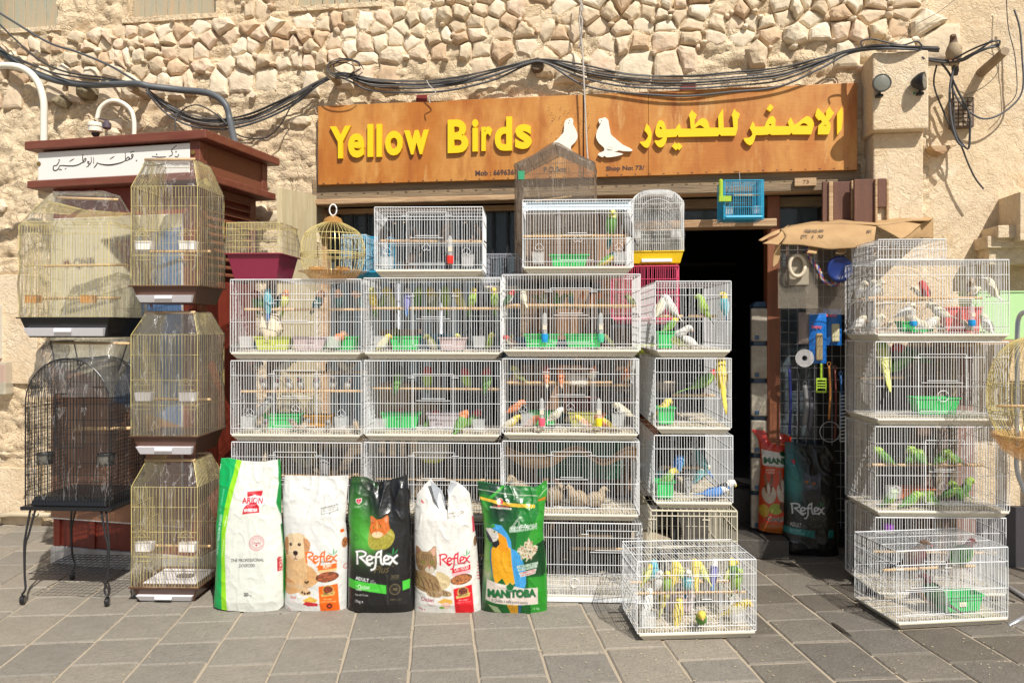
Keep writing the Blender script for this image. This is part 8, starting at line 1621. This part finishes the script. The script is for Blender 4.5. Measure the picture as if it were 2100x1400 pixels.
def card_text(t, u0, u1, v0, v1, slope, Y0):
    vs, fs = text_tris(t, .03, .15); a = vs.min(0); b = vs.max(0); V_ = []
    for x, y, z in vs: f = (x-a[0])/(b[0]-a[0]); g_ = (y-a[1])/(b[1]-a[1]); V_.append(P(u0+(u1-u0)*f, v1-(v1-v0)*g_+slope*f, Y0-.03*(1-g_)))
    q = MB(); q.add(V_, fs); k = len(V_); q.add([v+Vector((0, .002, 0)) for v in V_], [f[::-1] for f in fs]); q.build('box_lettering', mat('box_ink', (.14, .10, .07), .8), aw)
card_text('ITEM NO.-503', 1650, 1689, 470, 476, .5, 5.032); card_text('QTY.     6     PCS', 1643, 1689, 481, 486, .5, 4.985); card_text('551', 1777, 1787, 472, 478, -1, 4.99)
# ================================================================ GOODS UNDER THE AWNING
gp_ = thing('goods_rack', 'upright wire grid panel with pet goods hooked on it, right of the doorway', 'rack', WF.w(0, 0, 0), WF.rz)
q = MB(); x0, x1 = WX(1600, .2), WX(1742, .2); zt = WZ(1600, 500, .2)
for i in range(9): x_ = x0+(x1-x0)*i/8; q.bar((x_, .20, .15), (x_, .20, zt), .0028)
z_ = .2
while z_ < zt: q.bar((x0, .196, z_), (x1, .196, z_), .0028); z_ += .085
q.build('wire_grid', mat('dull_grid_wire', (.26, .26, .27), .4, .5), gp_)
def pack(label, u0, u1, v0, v1, Y, col, cat='pack', nm='treat_pack', window=None, word=None, group=None, th=.02, tiltz=0):
    a = P(u0, v1, Y); b = P(u1, v0, Y); w_, h = b.x-a.x, b.z-a.z; t = thing(nm, label, cat, ((a.x+b.x)/2, Y, a.z), R(-8), group)
    q = MB(); n = 8; V_ = []
    for j in range(n+1):
        for i in range(7): f = i/6; g_ = j/n; V_.append((-w_/2+w_*f, -th*math.sin(math.pi*f)*math.sin(math.pi*g_)**.5*random.uniform(.8, 1.1), h*g_))
    k = len(V_); q.add(V_+[(x, -y*.6+.001, z) for x, y, z in V_], [(j*7+i, j*7+i+1, (j+1)*7+i+1, (j+1)*7+i) for j in range(n) for i in range(6)]+[(k+j*7+i, k+(j+1)*7+i, k+(j+1)*7+i+1, k+j*7+i+1) for j in range(n) for i in range(6)])
    q.build('wrapper', mat('wrapper_%s%.2f' % (nm, col[0]), col, .2, bump=.5, alpha=.2 if nm == 'toy_bag' else 1), t, smooth=True)
    if window: q = MB(); x_0, x_1, z_0, z_1, c = window; q.box(-w_/2+w_*x_0, -w_/2+w_*x_1, -th-.006, -th*.4, h*z_0, h*z_1); bevel(q.build('contents', mat('contents_%.2f' % c[0], c, .6), t), .01, 3)
    if word: text_mesh(word[0], -w_/2+w_*word[1], -w_/2+w_*word[2], h*word[3], h*word[4], -th-.004, .001, mat('pack_word', (.75, .12, .12), .5), 'lettering', .04, 0, t)
    return t
BLp = (.01, .14, .50)
pack('tall blue treat pack with one long chew stick', 1660, 1694, 642, 745, 5.38, BLp, window=(.35, .75, .06, .6, (.33, .25, .13)), word=('Enjoy', .1, .7, .68, .76), group='blue treat packs on the wire panel')
pack('shorter blue treat pack with several pale chews', 1690, 1725, 634, 708, 5.42, BLp, window=(.4, .85, .1, .6, (.60, .55, .35)), word=('Enjoy', .1, .7, .78, .86), group='blue treat packs on the wire panel')
pack('narrow grey plastic pack left of the blue packs', 1638, 1660, 640, 705, 5.40, (.25, .20, .18), word=None)
pack('big clear bag with a white rope toy under the cardboard', 1597, 1676, 500, 632, 5.08, (.42, .36, .28), nm='toy_bag', window=(.25, .75, .35, .85, (.30, .26, .19)))
pack('big clear bag with a twisted rope toy under the cardboard', 1655, 1735, 506, 645, 5.12, (.36, .30, .24), nm='toy_bag')
tr = thing('rope_toy', 'twisted red and blue dog rope looped inside the clear bag under the cardboard', 'toy', P(1690, 560, 5.04))
L0 = tr.location
for k, c in enumerate(((.35, .06, .05), (.05, .08, .28), (.45, .40, .32))):
    pts = spline([(1655, 508, 5.04), (1662, 530, 5.04), (1678, 550, 5.03), (1690, 575, 5.03), (1715, 582, 5.03), (1730, 565, 5.04)], 10); n = len(pts); q = MB()
    q.tube([P(*p)-L0+Vector((math.cos(i*.9+k*2.1), 0, math.sin(i*.9+k*2.1)))*.008 for i, p in enumerate(pts)], .007, 6); q.build('strand', mat('toy_strand_%d' % k, c, .9), tr, smooth=True)
wr_ = MB(); wr_.tube([P(1635+16*math.cos(t_), 545+22*math.sin(t_), 5.03)-P(1635, 545, 5.03) for t_ in np.linspace(0, 6.28, 17)], .012, 8); tag(wr_.build('rawhide_ring', mat('rawhide', (.55, .47, .35), .7), None, P(1635, 545, 5.03), smooth=True), 'pale rawhide ring inside the left clear bag', 'toy')
q = MB(); q.lathe([(0, -.02), (.075, -.015), (.085, .0), (.075, .012), (.06, .0), (0, .002)], 24); tag(q.build('pet_bowl', mat('shaded_blue_plastic', (.006, .022, .13), .3), None, P(1722, 552, 5.0), (R(90), 0, 0), smooth=True), 'blue pet bowl coloured as if shaded, hanging under the cardboard beside the cage', 'bowl')  # blue darkened to carry the awning shade that misses the bowl
q = MB(); q.lathe([(.018, 0), (.062, .0), (.062, .004), (.018, .004), (.018, 0)], 26); tag(q.build('disc', mat('silver_disc', (.62, .62, .64), .2, .3), None, P(1650, 734, 5.38), (R(90), 0, R(-8))), 'shiny white disc hanging left of the long blue pack', 'disc')
sc_p = thing('litter_scoop', 'lime green slotted litter scoop hanging below the blue packs', 'scoop', P(1684, 805, 5.35), R(-8))
q = MB(); a = .034
q.box(-a, -a+.008, -.006, .004, 0, .10); q.box(a-.008, a, -.006, .004, 0, .10); q.box(-a+.008, a-.008, -.006, .004, 0, .012); q.box(-a+.008, a-.008, -.006, .004, .085, .10)
for i in range(3): q.box(-a+.008, a-.008, -.005, .003, .03+i*.018, .038+i*.018)
bevel(q.build('slotted_pan', mat('lime_scoop', (.42, .62, .04), .35), sc_p), .002); q = MB(); q.box(-.007, .007, -.006, .004, .10, .20); bevel(q.build('handle', mat('lime_scoop', (.42, .62, .04), .35), sc_p), .003)
for i, (u, v0, v1, c, l, wd) in enumerate([(1619, 757, 890, (.02, .03, .20), 'dark blue starred collar hanging at the left of the panel', .016), (1637, 765, 900, (.02, .02, .025), 'black leash hanging beside the starred collar', .012), (1700, 750, 860, (.45, .18, .04), 'orange leather leash right of the lime scoop', .014), (1712, 758, 900, (.14, .03, .02), 'dark red leash right of the orange one', .012), (1724, 770, 880, (.02, .10, .28), 'blue leash nearest the right-hand cages', .012), (1650, 790, 870, (.20, .20, .20), 'clear plastic wrapped leash in the middle of the panel', .030), (1660, 800, 880, (.10, .10, .12), 'grey brush pack under the disc', .028)]):
    a = P(u, v1, 5.42); b = P(u, v0, 5.42); q = MB(); q.tube(spline([(0, 0, 0), (wd*.3, -.01, (b.z-a.z)*.5), (0, 0, b.z-a.z)], 5), wd*.6, 6); q.tube([(.012*math.cos(t_), 0, b.z-a.z+.014+.014*math.sin(t_)) for t_ in np.linspace(0, 6.28, 11)], .002, 4, 0, False)
    tag(q.build('leash', mat('leash_%d' % i, c, .6), None, a, smooth=True), l, 'leash', 'leashes and collars on the wire panel')
q = MB(); q.tube([(.07*math.cos(t_), 0, .07*math.sin(t_)) for t_ in np.linspace(0, 6.28, 25)], .003, 5); tag(q.build('wire_hoop', M_chrome, None, P(1702, 885, 5.40), smooth=True), 'thin wire hoop hanging above the teal cat food bag', 'hoop')
q = MB()
for i in range(14): q.bar((-.015, 0, i*.024), (.02, -.01, i*.024+.006), .004)
q.bar((-.018, 0, 0), (-.018, 0, .34), .003); tag(q.build('display_hooks', M_chrome, None, P(1728, 905, 5.36)), 'column of small metal display hooks beside the right-hand cages', 'hooks')
# drawer tower in the doorway
dw = thing('drawer_tower', 'grey blue plastic drawer tower with grubby cream drawers standing in the doorway', 'drawers', (P(1564, 1000, 5.64).x, 5.64, .132), R(-8))
M_dr = mat('grubby_cream_plastic', (.42, .38, .31), .5, var=.8, vscale=14, col2=(.26, .21, .15)); M_db = mat('dusty_blue_plastic', (.05, .10, .17), .45)
hw = .075; ztop = P(0, 618, 5.64).z-.132-.035; nh = 6; hh = ztop/nh
q = MB(); q.box(-hw+.012, hw+.03, .01, .17, 0, ztop); q.hexa([(-hw-.0, -.01, ztop), (hw+.03, -.01, ztop), (hw+.03, .17, ztop), (-hw, .17, ztop)], [(-hw+.03, .02, ztop+.035), (hw+.0, .02, ztop+.035), (hw+.0, .15, ztop+.035), (-hw+.03, .15, ztop+.035)]); bevel(q.build('frame', M_db, dw), .006)
for i in range(nh):
    q = MB(); q.box(-hw-.01, hw-.02, -.03-.004*(i % 2), .008, i*hh+.018, (i+1)*hh-.014); d_ = q.build('drawer', M_dr, dw); bevel(d_, .01, 3); q = MB(); q.box(-hw+.015, -hw+.045, -.040, -.028, i*hh+.03, i*hh+.06); bevel(q.build('catch', M_db, d_), .003)
# ================================================================ STOCK BEHIND THE CAGES
M_rackm = mat('dark_rack_metal', (.03, .03, .035), .6)
def rack(label, u0, u1, Y, D_, zs_, ztop):
    a = P(u0, 700, Y).x; b = P(u1, 700, Y).x; t = thing('stock_rack', label, 'shelf', ((a+b)/2, Y, 0), R(-6)); hw_ = (b-a)/2
    for x_ in (-hw_, hw_-.025):
        for y_ in (0, D_-.02): q = MB(); q.box(x_, x_+.025, y_, y_+.02, 0, ztop); q.build('post', M_rackm, t)
    for z_ in zs_: q = MB(); q.box(-hw_+.002, hw_-.002, .001, D_-.001, z_, z_+.02); q.build('shelf', M_rackm, t)
    return t
rk1 = rack('dark stock rack standing behind the middle and right white columns', 985, 1232, 5.08, .36, (.45, .9, 1.35, 1.862), 1.862)
rk2 = rack('dark stock rack standing behind the end-on stack by the doorway', 1252, 1392, 5.26, .20, (.4, .8, 1.12, 1.38, 1.595), 1.595)
# S3, pink and tall cages stand on the racks
def carton(label, u0, u1, v0, v1, Y, rz=-5, group='cardboard cartons behind the white cages'):
    a = P(u0, v1, Y); b = P(u1, v0, Y); q = MB(); q.box(-(b.x-a.x)/2, (b.x-a.x)/2, 0, .22, 0, b.z-a.z); o = bevel(q.build('carton', M_card, None, ((a.x+b.x)/2, Y, a.z), (0, 0, R(rz))), .004); tag(o, label, 'box', group); f = MB(); f.box(-.02, .02, -.0015, .0, .0, b.z-a.z); f.build('parcel_tape', mat('tape', (.48, .38, .22), .3), o); return o
rk3 = rack('dark rack carrying the cartons behind the middle column', 765, 940, 5.1, .3, (.40, .86, 1.40), 1.42)
carton('top carton behind the perch of the violet budgie cage', 778, 850, 644, 694, 5.12); [o for o in C.objects if o.name.startswith('carton')][-1].location.z = 1.423
q = MB(); q.box(-.13, .13, 0, .18, 0, .13); tag(q.build('storage_crate', mat('crate_b', (.02, .22, .36), .45), None, (P(895, 700, 5.13).x, 5.13, 1.423), (0, 0, R(-6))), 'blue crate beside the top carton behind the violet budgie cage', 'crate')
for u, w_, c, l in ((1835, .10, (.10, .08, .075), 'added dark grey backdrop board leaning behind the parakeet cage'), (1905, .14, (.20, .12, .085), 'added brown backdrop board leaning behind the parrotlet cage'), (1965, .10, (.28, .16, .12), 'added reddish backdrop board leaning behind the right end of the parrotlet cage')):  # boards added as a dark backdrop, for contrast behind the right-hand cages
    q = MB(); q.box(-w_, w_, 0, .02, 0, 1.47); tag(q.build('backdrop_board', mat('board_%.2f' % c[0], c, .85, var=.8, vscale=5, stretch=(5, 5, .6)), None, (P(u, 700, 5.1).x, 5.08, 0), (R(-2), 0, R(-8))), l, 'board')
carton('upper carton seen through the wires behind the dark headed lovebird', 775, 842, 742, 794, 5.12); 
for o_ in [o for o in C.objects if o.name.startswith('carton')][-1:]: o_.location.z = .88+.18+.003
carton('lower wide carton behind the green tub', 822, 895, 806, 872, 5.12); 
o_ = [o for o in C.objects if o.name.startswith('carton')][-1]; o_.location.z = .883
carton('small lower carton directly under the upper one', 772, 818, 806, 872, 5.12, 0); o_ = [o for o in C.objects if o.name.startswith('carton')][-1]; o_.location.z = .883
def pot(label, u, Y, z_, r, h, col, nm='stacked_bowls', cat='bowl'):
    q = MB(); q.lathe([(0, 0), (r*.6, 0), (r, h), (r*.97, h), (r*.6, .01), (0, .008)], 18); tag(q.build(nm, TUBM[col], None, Vector((P(u, 700, Y).x, Y, z_)), smooth=True), label, cat)
pot('teal basket seen through the wires left of the yellow bowl', 1372, 5.36, 1.402, .085, .07, 'teal'); pot('yellow bowl behind the cage with the yellow parakeet', 1318, 5.36, 1.402, .10, .08, 'lime'); pot('orange clay pot behind the green parakeet cage', 1330, 5.36, .822, .09, .15, 'orange'); pot('cream bowl behind the green parakeet cage', 1365, 5.36, 1.142, .09, .08, 'cream')
q = MB(); q.box(-.28, .28, 0, .02, 0, .42); tag(q.build('backing_board', mat('dark_green_board', (.01, .10, .045), .6), None, (P(1190, 900, 5.02).x, 5.04, .62), (0, 0, R(-5))), 'dark green board standing behind the quail cage', 'board')
for u, z_, l, c in ((1250, .905, 'blue crate', (.02, .18, .36)),): pass
for i, (u, z_, w_, h_, c, l) in enumerate([(1070, 1.372, .22, .16, (.02, .16, .34), 'dark blue crate on the rack behind the blue drinker'), (1150, 1.372, .18, .14, (.03, .14, .26), 'smaller dark blue crate behind the green tubs'), (1195, .922, .2, .2, (.30, .05, .04), 'dark red crate on the rack behind the canaries'), (1050, .922, .2, .15, (.10, .08, .06), 'brown crate on the rack behind the left canaries')]):
    q = MB(); q.box(-w_/2, w_/2, 0, .2, 0, h_); q.box(-w_/2-.006, w_/2+.006, -.006, .206, h_-.02, h_+.001); tag(bevel(q.build('storage_crate', mat('crate_%d' % i, c, .45), None, (P(u, 700, 5.13).x, 5.13, z_), (0, 0, R(-6))), .004), l, 'crate')
for i, (u, z0, z1, c) in enumerate([(818, .5, 1.9, (.25, .30, .36)), (905, .0, 1.86, (.30, .33, .38))]):
    q = MB(); q.tube([(0, 0, 0), (0, 0, z1)], .018, 8); tag(q.build('steel_post', M_chrome, None, (P(u, 700, 5.45).x, 5.42, .0), smooth=True), ['left', 'right'][i]+' of two steel posts standing in the shade behind the middle column', 'post')
# stand-in for the hidden support under the pale green tub on the right
tb = thing('table', 'low wooden table behind the right-hand stack carrying the green tub', 'table', (P(2060, 700, 4.98).x, 4.80, 0), R(-8))
for x_ in (-.42, .38):
    for y_ in (0, .22): q = MB(); q.box(x_, x_+.04, y_, y_+.04, 0, 1.49); q.build('leg', M_oldwood, tb)
q = MB(); q.box(-.43, .43, -.01, .27, 1.49, 1.52); q.build('table_top', M_palewood, tb)
o = link('storage_tub', tub_mesh(.62, .2, .30, mat('pale_green_tub', (.42, .66, .32), .4), .9), None, (P(2075, 700, 4.98).x, 4.93, 1.523), (0, 0, R(-8))); tag(o, 'large pale green tub seen through and right of the canary cage', 'tub')
o = link('storage_tub', tub_mesh(.22, .16, .20, mat('faded_red_tub', (.62, .13, .12), .4), .8), None, (P(1965, 700, 4.93).x, 4.93, 1.523), (0, 0, R(-8))); tag(o, 'faded red tub behind the right-hand canaries', 'tub')
# litter, straw and damp on the paving
M_damp = mat('damp_dirt', (.045, .036, .028), .35)
for i, (u, v, w_, h_) in enumerate([(1725, 1290, .012, .10)]):
    y_ = Yg(v); p = P(u, v, y_); q = MB(); n = 14; q.add([(w_*math.cos(t_)*(1+.3*noise.noise(Vector((t_*2, i, 0)))), h_*math.sin(t_)*(1+.3*noise.noise(Vector((t_*2, 5, i)))), 0) for t_ in np.linspace(0, 6.28, n+1)[:-1]], [tuple(range(n))]); o = q.build('damp_patch', M_damp, ground, (p.x, p.y, .003), (0, 0, PH))
q = MB()
for i in range(240):
    u = random.choice([random.uniform(1280, 1600), random.uniform(1750, 2080), random.uniform(1100, 1320), random.uniform(0, 2100)]); v = random.uniform(1215, 1398); y_ = Yg(v); p = P(u, v, y_); a_ = random.uniform(0, 3.14); l_ = random.uniform(.002, .006); d = Vector((math.cos(a_), math.sin(a_), 0))*l_; n_ = Vector((-d.y, d.x, 0))*.35
    b_ = Vector((p.x, p.y, .003)); q.hexa([b_-d-n_, b_+d-n_, b_+d+n_, b_-d+n_], [b_-d-n_+Vector((0, 0, .002)), b_+d-n_+Vector((0, 0, .002)), b_+d+n_+Vector((0, 0, .002)), b_-d+n_+Vector((0, 0, .002))])
o = q.build('scattered_husks', mat('husk', (.50, .42, .28), .9), ground); tag(o, kind='stuff')
print('objects', len(bpy.data.objects), 'tris', sum(len(o.data.polygons) for o in bpy.data.objects if o.type == 'MESH')*2)
